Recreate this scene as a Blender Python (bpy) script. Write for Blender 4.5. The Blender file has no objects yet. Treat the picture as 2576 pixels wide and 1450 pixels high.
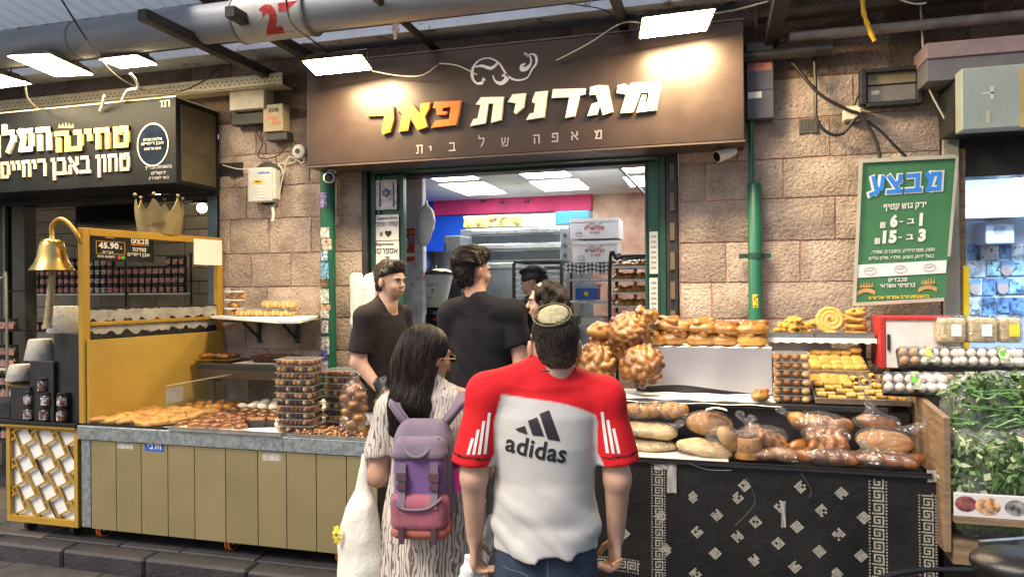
import bpy,bmesh,math,random
import numpy as np
from mathutils import Vector,Matrix,Euler
from mathutils.bvhtree import BVHTree
random.seed(7);RNG=np.random.default_rng(7)
SC=bpy.context.scene
COL=SC.collection
R=math.radians

# ---------------------------------------------------------------- camera (the stone wall is the plane y = 0, the street is z = 0)
YAW=R(15.64);CA,SA=math.cos(YAW),math.sin(YAW)
CAM=(1.402,-5.007,1.78);FPX=1797.0;ROLL=R(0.45)
cd=bpy.data.cameras.new('camera');cam=bpy.data.objects.new('camera',cd);COL.objects.link(cam)
cd.sensor_width=36;cd.lens=36*FPX/2576;cd.clip_start=0.05;cd.clip_end=500
cam.matrix_world=Matrix.Translation(CAM) @ Matrix.Rotation(YAW,4,'Z') @ Matrix.Rotation(R(90),4,'X') @ Matrix.Rotation(-ROLL,4,'Z')
SC.camera=cam

# ---------------------------------------------------------------- sky, sun, exposure
w=bpy.data.worlds.new('World');SC.world=w;w.use_nodes=True
nt=w.node_tree;nt.nodes.clear()
sky=nt.nodes.new('ShaderNodeTexSky');sky.sky_type='NISHITA';sky.sun_disc=False
SUN_EL,SUN_AZ=R(52),R(215)          # azimuth the light comes from, clockwise from +Y
sky.sun_elevation=SUN_EL;sky.sun_rotation=SUN_AZ;sky.dust_density=4.0;sky.air_density=1.2;sky.ozone_density=1.0
bg=nt.nodes.new('ShaderNodeBackground');bg.inputs[1].default_value=0.058
wo=nt.nodes.new('ShaderNodeOutputWorld')
nt.links.new(sky.outputs[0],bg.inputs[0]);nt.links.new(bg.outputs[0],wo.inputs[0])
sd=bpy.data.lights.new('sun','SUN');sd.energy=1.25;sd.angle=R(20);sd.color=(1.0,0.88,0.75)
so=bpy.data.objects.new('sun',sd);COL.objects.link(so)
so.rotation_euler=Vector((math.sin(SUN_AZ)*math.cos(SUN_EL),math.cos(SUN_AZ)*math.cos(SUN_EL),math.sin(SUN_EL))).to_track_quat('Z','Y').to_euler()
SC.view_settings.view_transform='Standard';SC.view_settings.look='None'
SC.view_settings.exposure=1.56;SC.view_settings.gamma=1.0
SC.render.engine='CYCLES'
SC.cycles.max_bounces=7;SC.cycles.transparent_max_bounces=14;SC.cycles.diffuse_bounces=3;SC.cycles.glossy_bounces=3
SC.cycles.sample_clamp_indirect=6.0
SC.cycles.use_denoising=True

# ---------------------------------------------------------------- pixel rays of the 2576 x 1450 view, used only to measure the place
def ray(u,v):
    dx=(u-1288)/FPX;dy=(725-v)/FPX
    x=dx*math.cos(ROLL)+dy*math.sin(ROLL);y=-dx*math.sin(ROLL)+dy*math.cos(ROLL)
    return (-SA+CA*x,CA+SA*x,y)
def py(u,v,y):
    r=ray(u,v);l=(y-CAM[1])/r[1];return Vector([CAM[i]+l*r[i] for i in range(3)])
def pz(u,v,z):
    r=ray(u,v);l=(z-CAM[2])/r[2];return Vector([CAM[i]+l*r[i] for i in range(3)])
def px(u,v,x):
    r=ray(u,v);l=(x-CAM[0])/r[0];return Vector([CAM[i]+l*r[i] for i in range(3)])
def pd(u,v,D):
    r=ray(u,v);return Vector([CAM[i]+D*r[i] for i in range(3)])

# ---------------------------------------------------------------- materials
MATS={}
def _n(nt,t,**kw):
    n=nt.nodes.new(t)
    for k,v in kw.items():
        if k in n.inputs:n.inputs[k].default_value=v
        else:setattr(n,k,v)
    return n
def mat(name,col,rough=0.6,metal=0.0,var=0.12,vscale=9.0,bump=0.0,bscale=60.0,rnd=0.0,col2=None,stretch=(1,1,1),spec=0.5,
        emit=None,estr=0.0,alpha=1.0,coat=0.0,sss=0.0,attr=None,rvar=0.1,detail=5.0,trans=0.0,aniso=0.0,dark=None,sheen=0.0):
    """procedural surface: base colour broken by two noises, rough and bump variation"""
    if name in MATS:return MATS[name]
    m=bpy.data.materials.new(name);MATS[name]=m;m.use_nodes=True
    nt=m.node_tree;b=nt.nodes['Principled BSDF'];L=nt.links
    b.inputs['Metallic'].default_value=metal;b.inputs['Roughness'].default_value=rough
    b.inputs['Specular IOR Level'].default_value=spec
    if coat:b.inputs['Coat Weight'].default_value=coat;b.inputs['Coat Roughness'].default_value=0.15
    if sss:b.inputs['Subsurface Weight'].default_value=sss;b.inputs['Subsurface Radius'].default_value=(0.012,0.005,0.003);b.inputs['Subsurface Scale'].default_value=0.6
    if trans:b.inputs['Transmission Weight'].default_value=trans
    if aniso:b.inputs['Anisotropic'].default_value=aniso
    if sheen:b.inputs['Sheen Weight'].default_value=sheen
    b.inputs['Alpha'].default_value=alpha
    tc=_n(nt,'ShaderNodeTexCoord');mp=_n(nt,'ShaderNodeMapping');mp.inputs['Scale'].default_value=stretch
    oi=_n(nt,'ShaderNodeObjectInfo');cb=_n(nt,'ShaderNodeVectorMath',operation='MULTIPLY_ADD')
    L.new(oi.outputs['Random'],cb.inputs[0]);cb.inputs[1].default_value=(31.7,17.3,23.1);L.new(tc.outputs['Object'],cb.inputs[2])
    L.new(cb.outputs[0],mp.inputs[0])
    n1=_n(nt,'ShaderNodeTexNoise',Scale=vscale,Detail=detail,Roughness=0.6);L.new(mp.outputs[0],n1.inputs['Vector'])
    c=Vector(col[:3])
    ramp=_n(nt,'ShaderNodeValToRGB');e=ramp.color_ramp.elements
    c2=Vector(col2[:3]) if col2 is not None else c
    e[0].position=0.32;e[1].position=0.68
    e[0].color=(*[max(0,x*(1-var)) for x in c],1);e[1].color=(*[min(1,x*(1+var)) for x in c2],1)
    L.new(n1.outputs['Fac'],ramp.inputs[0]);out=ramp.outputs[0]
    if attr:
        a=_n(nt,'ShaderNodeAttribute',attribute_name=attr);mx=_n(nt,'ShaderNodeMix',data_type='RGBA',blend_type='MULTIPLY')
        mx.inputs[0].default_value=1.0;L.new(a.outputs['Color'],mx.inputs[6]);L.new(out,mx.inputs[7]);out=mx.outputs[2]
    if dark:   # dirt specks / pits of their own: (scale, threshold, colour)
        n3=_n(nt,'ShaderNodeTexNoise',Scale=dark[0],Detail=3.0,Roughness=0.7);L.new(mp.outputs[0],n3.inputs['Vector'])
        r3=_n(nt,'ShaderNodeValToRGB');r3.color_ramp.elements[0].position=dark[1];r3.color_ramp.elements[1].position=dark[1]+0.09
        L.new(n3.outputs['Fac'],r3.inputs[0]);mx=_n(nt,'ShaderNodeMix',data_type='RGBA');L.new(r3.outputs[0],mx.inputs[0])
        mx.inputs[6].default_value=(*dark[2],1);L.new(out,mx.inputs[7]);out=mx.outputs[2]
    if rnd:
        h=_n(nt,'ShaderNodeHueSaturation');mr=_n(nt,'ShaderNodeMapRange');L.new(oi.outputs['Random'],mr.inputs[0])
        mr.inputs[3].default_value=1-rnd;mr.inputs[4].default_value=1+rnd;L.new(mr.outputs[0],h.inputs['Value']);L.new(out,h.inputs['Color']);out=h.outputs[0]
    L.new(out,b.inputs['Base Color'])
    rr=_n(nt,'ShaderNodeMapRange');rr.inputs[3].default_value=max(0.02,rough-rvar);rr.inputs[4].default_value=min(1,rough+rvar)
    L.new(n1.outputs['Fac'],rr.inputs[0]);L.new(rr.outputs[0],b.inputs['Roughness'])
    if bump:
        n2=_n(nt,'ShaderNodeTexNoise',Scale=bscale,Detail=4.0,Roughness=0.65);L.new(mp.outputs[0],n2.inputs['Vector'])
        bp=_n(nt,'ShaderNodeBump');bp.inputs['Strength'].default_value=min(1,bump);bp.inputs['Distance'].default_value=0.02*max(1,bump)
        L.new(n2.outputs['Fac'],bp.inputs['Height']);L.new(bp.outputs[0],b.inputs['Normal'])
    if emit:b.inputs['Emission Color'].default_value=(*emit,1);b.inputs['Emission Strength'].default_value=estr
    return m
def film(name,tint=(0.95,0.97,1.0),gloss=0.22,rough=0.08,bump=0.8,bscale=28.0,haze=0.04):
    """thin clear plastic: mostly transparent, crinkled gloss on top"""
    if name in MATS:return MATS[name]
    m=bpy.data.materials.new(name);MATS[name]=m;m.use_nodes=True;nt=m.node_tree;nt.nodes.clear();L=nt.links
    o=_n(nt,'ShaderNodeOutputMaterial');tr=_n(nt,'ShaderNodeBsdfTransparent');tr.inputs[0].default_value=(*tint,1)
    gl=_n(nt,'ShaderNodeBsdfGlossy');gl.inputs['Roughness'].default_value=rough;df=_n(nt,'ShaderNodeBsdfDiffuse');df.inputs[0].default_value=(0.8,0.82,0.85,1)
    tc=_n(nt,'ShaderNodeTexCoord');oi=_n(nt,'ShaderNodeObjectInfo');cb=_n(nt,'ShaderNodeVectorMath',operation='MULTIPLY_ADD')
    L.new(oi.outputs['Random'],cb.inputs[0]);cb.inputs[1].default_value=(31,17,23);L.new(tc.outputs['Object'],cb.inputs[2])
    n=_n(nt,'ShaderNodeTexNoise',Scale=bscale,Detail=2.0,Distortion=1.5);L.new(cb.outputs[0],n.inputs['Vector'])
    bp=_n(nt,'ShaderNodeBump');bp.inputs['Strength'].default_value=bump;bp.inputs['Distance'].default_value=0.05;L.new(n.outputs['Fac'],bp.inputs['Height'])
    L.new(bp.outputs[0],gl.inputs['Normal'])
    fr=_n(nt,'ShaderNodeLayerWeight');fr.inputs[0].default_value=gloss;L.new(bp.outputs[0],fr.inputs['Normal'])
    m1=_n(nt,'ShaderNodeMixShader');m1.inputs[0].default_value=haze;L.new(tr.outputs[0],m1.inputs[1]);L.new(df.outputs[0],m1.inputs[2])
    fm=_n(nt,'ShaderNodeMath',operation='MULTIPLY_ADD');L.new(fr.outputs['Fresnel'],fm.inputs[0]);fm.inputs[1].default_value=0.55;fm.inputs[2].default_value=0.05 if bump>.5 else 0.0
    m2=_n(nt,'ShaderNodeMixShader');L.new(fm.outputs[0],m2.inputs[0]);L.new(m1.outputs[0],m2.inputs[1]);L.new(gl.outputs[0],m2.inputs[2])
    L.new(m2.outputs[0],o.inputs[0]);return m
def lightmat(name,col,s):
    if name in MATS:return MATS[name]
    m=bpy.data.materials.new(name);MATS[name]=m;m.use_nodes=True;nt=m.node_tree;nt.nodes.clear()
    o=_n(nt,'ShaderNodeOutputMaterial');e=_n(nt,'ShaderNodeEmission');e.inputs[0].default_value=(*col,1);e.inputs[1].default_value=s
    nt.links.new(e.outputs[0],o.inputs[0]);return m

# ---------------------------------------------------------------- objects
def wloc(o):
    v=Vector((0,0,0))
    while o is not None:v += o.location;o=o.parent
    return v
def tag(o,label=None,cat=None,group=None,kind=None):
    if label:o['label']=label
    if cat:o['category']=cat
    if group:o['group']=group
    if kind:o['kind']=kind
    return o
def thing(name,label,cat,loc=(0,0,0),group=None,rz=0.0):
    o=bpy.data.objects.new(name,None);COL.objects.link(o);o.location=loc;o.rotation_euler.z=rz;o.empty_display_size=0.1
    return tag(o,label,cat,group)
def link(name,me,parent=None,loc=None):
    o=bpy.data.objects.new(name,me);COL.objects.link(o)
    if parent is not None:o.parent=parent
    if loc is not None:o.location=loc
    return o
def dup(root,loc=None,rz=None,label=None,group=None,scale=None):
    r=root.copy();COL.objects.link(r)
    if loc is not None:r.location=loc
    if rz is not None:r.rotation_euler.z=rz
    if scale is not None:r.scale=scale if hasattr(scale,'__len__') else (scale,)*3
    if label:r['label']=label
    if group:r['group']=group
    for ch in list(root.children):
        c=ch.copy();COL.objects.link(c);c.parent=r
        for g in list(ch.children):
            d=g.copy();COL.objects.link(d);d.parent=c
    return r
class MB:
    """collects simple shapes in world coordinates; build() links them as one mesh object"""
    def __init__(s):s.v=[];s.f=[];s.mi=[];s.cur=0
    def m(s,i):s.cur=i;return s
    def add(s,vs,fs):
        b=len(s.v);s.v += [tuple(p) for p in vs];s.f += [tuple(b+i for i in f) for f in fs];s.mi += [s.cur]*len(fs);return s
    def box(s,a,b,M=None):
        x0,y0,z0=[min(a[i],b[i]) for i in range(3)];x1,y1,z1=[max(a[i],b[i]) for i in range(3)]
        vs=[Vector(p) for p in ((x0,y0,z0),(x1,y0,z0),(x1,y1,z0),(x0,y1,z0),(x0,y0,z1),(x1,y0,z1),(x1,y1,z1),(x0,y1,z1))]
        if M is not None:vs=[M @ p for p in vs]
        return s.add(vs,[(0,3,2,1),(4,5,6,7),(0,1,5,4),(1,2,6,5),(2,3,7,6),(3,0,4,7)])
    def cbox(s,c,d,M=None):return s.box([c[i]-d[i]/2 for i in range(3)],[c[i]+d[i]/2 for i in range(3)],M)
    def hexa(s,bot,top):
        return s.add(list(bot)+list(top),[(0,3,2,1),(4,5,6,7),(0,1,5,4),(1,2,6,5),(2,3,7,6),(3,0,4,7)])
    def beam(s,a,b,w,h=None,up=(0,0,1)):
        a,b=Vector(a),Vector(b);h=h or w;d=(b-a).normalized();u=Vector(up)
        if abs(d.dot(u))>0.98:u=Vector((0,1,0))
        x=d.cross(u).normalized()*w/2;y=x.cross(d).normalized()*h/2
        return s.hexa([a-x-y,a+x-y,a+x+y,a-x+y],[b-x-y,b+x-y,b+x+y,b-x+y])
    def tube(s,pts,r,n=8,cap=True):
        pts=[Vector(p) for p in pts];rs=r if hasattr(r,'__len__') else [r]*len(pts);rings=[];prev=None
        for i,p in enumerate(pts):
            d=(pts[min(i+1,len(pts)-1)]-pts[max(i-1,0)]).normalized()
            u=prev if prev is not None else (Vector((0,0,1)) if abs(d.z)<0.9 else Vector((1,0,0)))
            x=d.cross(u).normalized() if d.cross(u).length>1e-6 else Vector((1,0,0));y=x.cross(d).normalized();prev=y
            rings.append([p+(x*math.cos(t)+y*math.sin(t))*rs[i] for t in [2*math.pi*k/n for k in range(n)]])
        vs=[q for rg in rings for q in rg];fs=[]
        for i in range(len(pts)-1):
            for k in range(n):a=i*n+k;b=i*n+(k+1) % n;fs.append((a,a+n,b+n,b))
        if cap:fs.append(tuple(range(n)));fs.append(tuple(reversed(range((len(pts)-1)*n,len(pts)*n))))
        return s.add(vs,fs)
    def lathe(s,prof,c=(0,0,0),n=20,M=None,closed=True):
        c=Vector(c);vs=[]
        for r,z in prof:
            for k in range(n):
                t=2*math.pi*k/n;p=Vector((r*math.cos(t),r*math.sin(t),z));vs.append(c+(M @ p if M is not None else p))
        fs=[]
        for i in range(len(prof)-1):
            for k in range(n):a=i*n+k;b=i*n+(k+1) % n;fs.append((a,b,b+n,a+n))
        if closed:fs.append(tuple(reversed(range(n))));fs.append(tuple(range((len(prof)-1)*n,len(prof)*n)))
        return s.add(vs,fs)
    def ball(s,c,r,n=12,m=8,M=None):
        c=Vector(c);r=r if hasattr(r,'__len__') else (r,r,r)
        vs=[];fs=[]
        for i in range(1,m):
            p=math.pi*i/m
            for k in range(n):
                t=2*math.pi*k/n;q=Vector((r[0]*math.sin(p)*math.cos(t),r[1]*math.sin(p)*math.sin(t),r[2]*math.cos(p)));vs.append(c+(M @ q if M is not None else q))
        for i in range(m-2):
            for k in range(n):a=i*n+k;b=i*n+(k+1) % n;fs.append((a,a+n,b+n,b))
        t1=Vector((0,0,r[2]));t0=-t1
        if M is not None:t1=M @ t1;t0=M @ t0
        vs += [c+t1,c+t0];T=len(vs)-2
        for k in range(n):fs.append((T,k,(k+1) % n));fs.append((T+1,(m-2)*n+(k+1) % n,(m-2)*n+k))
        return s.add(vs,fs)
    def poly(s,pts,th,axis='y'):
        """extrude a polygon lying in the plane across axis (pts are 3D), thickness vector th"""
        pts=[Vector(p) for p in pts];t=Vector(th);n=len(pts)
        vs=pts+[p+t for p in pts]
        fs=[tuple(range(n)),tuple(reversed(range(n,2*n)))]+[(i,(i+1) % n+n if False else i+n,(i+1) % n+n,(i+1) % n) for i in range(n)]
        return s.add(vs,fs)
    def grid(s,fn,nu,nv):
        vs=[fn(i/nu,j/nv) for j in range(nv+1) for i in range(nu+1)]
        fs=[(j*(nu+1)+i,j*(nu+1)+i+1,(j+1)*(nu+1)+i+1,(j+1)*(nu+1)+i) for j in range(nv) for i in range(nu)]
        return s.add(vs,fs)
    def mesh(s,mats,off=(0,0,0),smooth=False):
        me=bpy.data.meshes.new('mesh');o=Vector(off)
        me.from_pydata([tuple(Vector(p)-o) for p in s.v],[],s.f)
        for mm in (mats if isinstance(mats,(list,tuple)) else [mats]):me.materials.append(mm)
        me.polygons.foreach_set('material_index',s.mi)
        if smooth:me.polygons.foreach_set('use_smooth',[True]*len(s.f))
        me.update();return me
    def build(s,name,mats,parent=None,smooth=False,bevel=0.0,seg=2,fix=False,angle=35):
        me=s.mesh(mats,wloc(parent) if parent is not None else (0,0,0),smooth)
        if fix or s.f and True:
            bm=bmesh.new();bm.from_mesh(me);bmesh.ops.recalc_face_normals(bm,faces=bm.faces);bm.to_mesh(me);bm.free()
        o=link(name,me,parent)
        if bevel:
            b=o.modifiers.new('bevel','BEVEL');b.width=bevel;b.segments=seg;b.limit_method='ANGLE';b.angle_limit=R(angle)
        if smooth == 2 or (bevel and smooth):
            pass
        if smooth:
            me.set_sharp_from_angle(angle=R(50))
        return o

# ---------------------------------------------------------------- lettering
_fc=bpy.data.curves.new('lettering','FONT');_fo=bpy.data.objects.new('lettering',_fc);COL.objects.link(_fo)
HEB={'א':('0,1 8,0','7.5,10 7.5,6.2 4.5,4.8','.5,0 .5,4.2 3.3,5.8'),'ב':('.8,10 6.8,10 6.8,0','0,0 8.5,0'),'ג':('1,10 4.2,10 5,0','4.6,3.8 .5,0'),'ד':('0,10 8,10','6.2,10 6.2,0'),'ה':('0,10 7.2,10 7.2,0','1.2,6.2 1.2,0'),'ו':('0,10 2,10 2,0',),'ז':('0,10 4,10','2.2,10 2.2,0'),'ח':('0,10 7.5,10 7.5,0','1.2,10 1.2,0'),'ט':('1,10 1,0 8,0 8,10 5,10 4.2,8',),'י':('0,10 2,10 2,5.5',),'כ':('.5,10 7,10 7,0 .5,0',),'ך':('0,10 7,10 7,-3.5',),'ל':('1,13.5 1,10 7.2,10 7.2,6 4,0',),'מ':('3.6,0 8,0 8,10 3.6,10 1,0','0,10 2.2,6.5'),'ם':('.8,10 7.8,10 7.8,0 .8,0 .8,10',),'נ':('1.5,10 4.5,10 4.5,0 0,0',),'ן':('0,10 2,10 2,-3.5',),'ס':('0,10 7.5,10 7.5,3 5.4,0 3.2,0 1,3 1,10',),'ע':('1,10 3.5,1.5','7.2,10 6.8,3.4 4,.4 0,-1'),'פ':('3.6,5.5 1,5.5 1,10 7.2,10 7.2,0 .5,0',),'ף':('3.6,5.5 1,5.5 1,10 7.2,10 7.2,-3.5',),'צ':('0,10 6.5,1','7.2,10 7.2,7 4.4,4.8','0,0 7.6,0'),'ץ':('1,10 3.5,3 3.5,-3.5','7,10 7,7 3.7,4'),'ק':('0,10 7.2,10 7.2,5 5,0','1.2,6.2 1.2,-3.5'),'ר':('0,10 6.8,10 6.8,0',),'ש':('.5,10 1.5,0 8,0 9.5,10','5,10 5,5.5 1.8,2'),'ת':('0,10 7.8,10 7.8,0','2.2,10 2.2,0 0,0'),'₪':('0,0 0,10 5,10 5,3','2.6,7 2.6,0 8,0 8,10'),'-':('0,5 3,5',),'!':('0,10 0,4','0,.6 0,0'),',':('.6,.5 0,-1.5',),'״':('0,10 0,8','2.5,10 2.5,8'),'"':('0,10 0,8','2.5,10 2.5,8')}
HEB['א']=('0,10 8,0',)+HEB['א'][1:]
def heb_mesh(s,bold):
    t=1.5+bold*26;x=0;V=[];F=[];q=0
    for ch in reversed(s):
        if ch not in HEB:x += 4;continue
        mx=0
        for st in HEB[ch]:
            P=[tuple(float(c) for c in p.split(',')) for p in st.split()]
            for a,b in zip(P,P[1:]):
                d=np.array(b)-a;L=np.hypot(*d)+1e-9;d=d/L;n=np.array((-d[1],d[0]))*t/2;a_,b_=np.array(a)-d*t/2,np.array(b)+d*t/2;k=len(V)
                V += [(x+p[0]+t/2,p[1],(q % 4)*.0004) for p in (a_-n,b_-n,b_+n,a_+n)];F.append((k,k+1,k+2,k+3));mx=max(mx,a[0],b[0]);q += 1
        x += mx+t+1.5
    return np.array(V,float) if V else np.zeros((0,3)),F
def text_mesh(s,width=None,height=None,bold=0.0,extrude=0.003,he=False,shear=0.0,squash=1.0,res=3):
    if any(c in HEB and c not in '-!,"' for c in s):
        co,fs=heb_mesh(s,bold);z=co[:,2].copy();lo,hi=co.min(0),co.max(0);co=co-lo;W,H=hi[0]-lo[0],hi[1]-lo[1];k=(width/W) if width else height/H;ky=(height/H) if height else k
        co[:,0] *= k;co[:,1] *= ky;co[:,2]=z*.25;return co,fs
    _fc.body=s;_fc.offset=bold;_fc.extrude=0.0;_fc.shear=shear;_fc.resolution_u=res;_fc.size=1.0;_fc.align_x='LEFT'
    _fc.space_character=1.0+bold*2
    dg=bpy.context.evaluated_depsgraph_get();dg.update()
    me=bpy.data.meshes.new_from_object(_fo.evaluated_get(dg))
    n=len(me.vertices)
    if n == 0:return np.zeros((0,3)),[]
    co=np.zeros(n*3);me.vertices.foreach_get('co',co);co=co.reshape(-1,3)
    lo,hi=co.min(0),co.max(0);co -= lo;W,H=hi[0]-lo[0],max(hi[1]-lo[1],1e-6)
    k=(width/W) if width else (height/H)*squash
    ky=(height/H) if height else k
    co[:,0] *= k;co[:,1] *= ky;co[:,2]=0
    fs=[tuple(p.vertices) for p in me.polygons];bpy.data.meshes.remove(me)
    return co,fs
def put_text(name,s,origin,ex,ez,m,parent,width=None,height=None,bold=0.0,depth=0.003,he=False,center=False,shear=0.0):
    """letters standing on the plane through origin spanned by ex (reading direction) and ez (up)"""
    co,fs=text_mesh(s,width,height,bold,0,he,shear)
    if len(co) == 0:return None
    ex=Vector(ex).normalized();ez=Vector(ez).normalized();n=ex.cross(ez);o=Vector(origin)
    if center:o=o-ex*(co[:,0].max()/2)
    b=MB();base=[o+ex*p[0]+ez*p[1]+n*p[2] for p in co]
    edges={}
    for f in fs:
        for i in range(len(f)):e=(f[i],f[(i+1) % len(f)]);edges[e]=edges.get(e,0)+1
    N=len(base);vs=[p+n*depth for p in base]+base
    sides=[(a,b2,b2+N,a+N) for (a,b2) in edges if (b2,a) not in edges]
    b.add(vs,list(fs)+sides)
    me=b.mesh(m,wloc(parent) if parent is not None else (0,0,0));return link(name,me,parent)
X,Y,Z=Vector((1,0,0)),Vector((0,1,0)),Vector((0,0,1))

# ---------------------------------------------------------------- implicit surfaces (one continuous skin for bodies, clothes, loaves)
class SDF:
    def __init__(s,lo,hi,h):
        s.lo=np.array(lo,float);s.h=h;s.n=np.ceil((np.array(hi)-s.lo)/h).astype(int)+1
        s.d=np.full(s.n,0.06,np.float32)
    def _blk(s,lo,hi):
        a=np.clip(np.floor((np.array(lo)-s.lo)/s.h).astype(int),0,s.n);b=np.clip(np.ceil((np.array(hi)-s.lo)/s.h).astype(int)+1,0,s.n)
        if (b <= a).any():return None
        g=[s.lo[i]+np.arange(a[i],b[i])*s.h for i in range(3)]
        return (slice(a[0],b[0]),slice(a[1],b[1]),slice(a[2],b[2])),np.meshgrid(*g,indexing='ij',sparse=True)
    def _mix(s,sl,d,k,sub=False):
        o=s.d[sl];d=d.astype(np.float32)
        if sub:s.d[sl]=np.maximum(o,-d);return
        if k <= 0:s.d[sl]=np.minimum(o,d)
        else:hh=np.maximum(k-np.abs(o-d),0)/k;s.d[sl]=np.minimum(o,d)-hh*hh*k*0.25
    def cap(s,a,b,ra,rb=None,k=0.02,flat=(1,1,1),sub=False):
        """tapered capsule, optionally flattened along axes (flat < 1 squeezes)"""
        rb=ra if rb is None else rb;a=np.array(a,float);b=np.array(b,float);m=max(ra,rb)+0.06
        r=s._blk(np.minimum(a,b)-m,np.maximum(a,b)+m)
        if r is None:return s
        sl,(x,y,z)=r;ab=b-a;L2=max((ab**2).sum(),1e-9)
        t=np.clip(((x-a[0])*ab[0]+(y-a[1])*ab[1]+(z-a[2])*ab[2])/L2,0,1)
        d=np.sqrt(((x-a[0]-t*ab[0])/flat[0])**2+((y-a[1]-t*ab[1])/flat[1])**2+((z-a[2]-t*ab[2])/flat[2])**2)
        s._mix(sl,(d-(ra+(rb-ra)*t))*min(flat),k,sub);return s
    def ell(s,c,r,k=0.02,rot=None,sub=False):
        c=np.array(c,float);r=np.array(r,float);m=r.max()+0.06
        q=s._blk(c-m,c+m)
        if q is None:return s
        sl,(x,y,z)=q;x,y,z=x-c[0],y-c[1],z-c[2]
        if rot is not None:
            M=np.array(rot.to_3x3().transposed());x,y,z=(M[0][0]*x+M[0][1]*y+M[0][2]*z,M[1][0]*x+M[1][1]*y+M[1][2]*z,M[2][0]*x+M[2][1]*y+M[2][2]*z)
        k0=np.sqrt((x/r[0])**2+(y/r[1])**2+(z/r[2])**2);k1=np.sqrt((x/r[0]**2)**2+(y/r[1]**2)**2+(z/r[2]**2)**2)+1e-6
        s._mix(sl,k0*(k0-1)/k1,k,sub);return s
    def rings(s,prof,k=0.02,top=True):
        """stack of ellipses: prof = [(z, cx, cy, rx, ry), ...] rising"""
        P=np.array(prof,float);m=P[:,3:].max()+0.05
        q=s._blk((P[:,1].min()-m,P[:,2].min()-m,P[0,0]-0.04),(P[:,1].max()+m,P[:,2].max()+m,P[-1,0]+0.04))
        if q is None:return s
        sl,(x,y,z)=q;zz=z.ravel()
        # smooth profile by cubic-like resampling
        f=[np.interp(zz,P[:,0],P[:,i]).reshape(1,1,-1) for i in range(1,5)]
        X_,Y_=(x-f[0])/f[2],(y-f[1])/f[3];e=np.sqrt(X_**2+Y_**2)+1e-6
        d=(e-1)*e/np.sqrt((X_/f[2])**2+(Y_/f[3])**2+1e-9)
        dz=np.maximum(P[0,0]-z,z-P[-1,0]);s._mix(sl,np.maximum(d,dz),k);return s
    def cut(s,fn):
        """keep only where fn(x,y,z) <= 0"""
        g=np.meshgrid(*[s.lo[i]+np.arange(s.n[i])*s.h for i in range(3)],indexing='ij',sparse=True);s.d=np.maximum(s.d,fn(*g).astype(np.float32));return s
    def warp(s,fn):
        g=np.meshgrid(*[s.lo[i]+np.arange(s.n[i])*s.h for i in range(3)],indexing='ij',sparse=True)
        s.d=s.d+np.where(np.abs(s.d)<0.05,fn(*g),0).astype(np.float32);return s
    def surface(s):
        """naive surface nets"""
        D=s.d;D=np.pad(D,1,constant_values=0.06);S=D<0;n=np.array(D.shape)-1
        c=np.zeros(n,np.int8)
        for i in (0,1):
            for j in (0,1):
                for k in (0,1):c += S[i:n[0]+i,j:n[1]+j,k:n[2]+k]
        act=(c>0) & (c<8);I=np.argwhere(act);idx=np.full(n,-1,np.int64);idx[act]=np.arange(len(I))
        acc=np.zeros((len(I),3));cnt=np.zeros(len(I));i0,j0,k0=I.T
        cs=[(0,0,0),(1,0,0),(0,1,0),(1,1,0),(0,0,1),(1,0,1),(0,1,1),(1,1,1)]
        val=[D[i0+a,j0+b,k0+e] for a,b,e in cs]
        for p in range(8):
            for q in range(p+1,8):
                if sum(abs(cs[p][t]-cs[q][t]) for t in range(3)) != 1:continue
                vp,vq=val[p],val[q];m=(vp<0) != (vq<0);t=np.where(m,vp/np.where(vp == vq,1,vp-vq),0)
                for ax in range(3):acc[:,ax] += np.where(m,cs[p][ax]+t*(cs[q][ax]-cs[p][ax]),0)
                cnt += m
        V=(I+acc/cnt[:,None]-1)*s.h+s.lo;F=[]
        for ax in range(3):
            sh=[0,0,0];sh[ax]=1
            A=S[:n[0],:n[1],:n[2]];B=S[sh[0]:n[0]+sh[0],sh[1]:n[1]+sh[1],sh[2]:n[2]+sh[2]]
            for flip in (0,1):
                E=np.argwhere((A & ~B) if not flip else (~A & B));b,cx=(ax+1) % 3,(ax+2) % 3
                E=E[(E[:,b]>0) & (E[:,cx]>0)]
                if not len(E):continue
                def at(db,dc):e=E.copy();e[:,b] -= db;e[:,cx] -= dc;return idx[e[:,0],e[:,1],e[:,2]]
                q=np.stack([at(1,1),at(0,1),at(0,0),at(1,0)],1)
                if flip:q=q[:,::-1]
                F.append(q)
        return V,np.concatenate(F)
    def mesh(s,mats,off=(0,0,0),colour=None,smooth_it=1):
        V,F=s.surface()
        for _ in range(smooth_it):      # light Laplacian pass evens the net
            acc=np.zeros_like(V);cnt=np.zeros(len(V))
            for a in range(4):
                for b in (1,3):np.add.at(acc,F[:,a],V[F[:,(a+b) % 4]]);np.add.at(cnt,F[:,a],1)
            V=V*0.5+0.5*acc/np.maximum(cnt,1)[:,None]
        me=bpy.data.meshes.new('mesh');me.vertices.add(len(V));me.vertices.foreach_set('co',(V-np.array(off)).astype(np.float32).ravel())
        me.loops.add(len(F)*4);me.loops.foreach_set('vertex_index',F.ravel().astype(np.int32));me.polygons.add(len(F))
        me.polygons.foreach_set('loop_start',np.arange(0,len(F)*4,4,dtype=np.int32));me.update(calc_edges=True)
        me.polygons.foreach_set('use_smooth',[True]*len(F))
        for m in (mats if isinstance(mats,(list,tuple)) else [mats]):me.materials.append(m)
        if colour is not None:
            ca=me.color_attributes.new('tint','FLOAT_COLOR','POINT');c=np.ones((len(V),4));c[:,:3]=colour(V);ca.data.foreach_set('color',c.astype(np.float32).ravel())
        me.validate();me.update();s.V,s.F=V,F;return me
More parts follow.
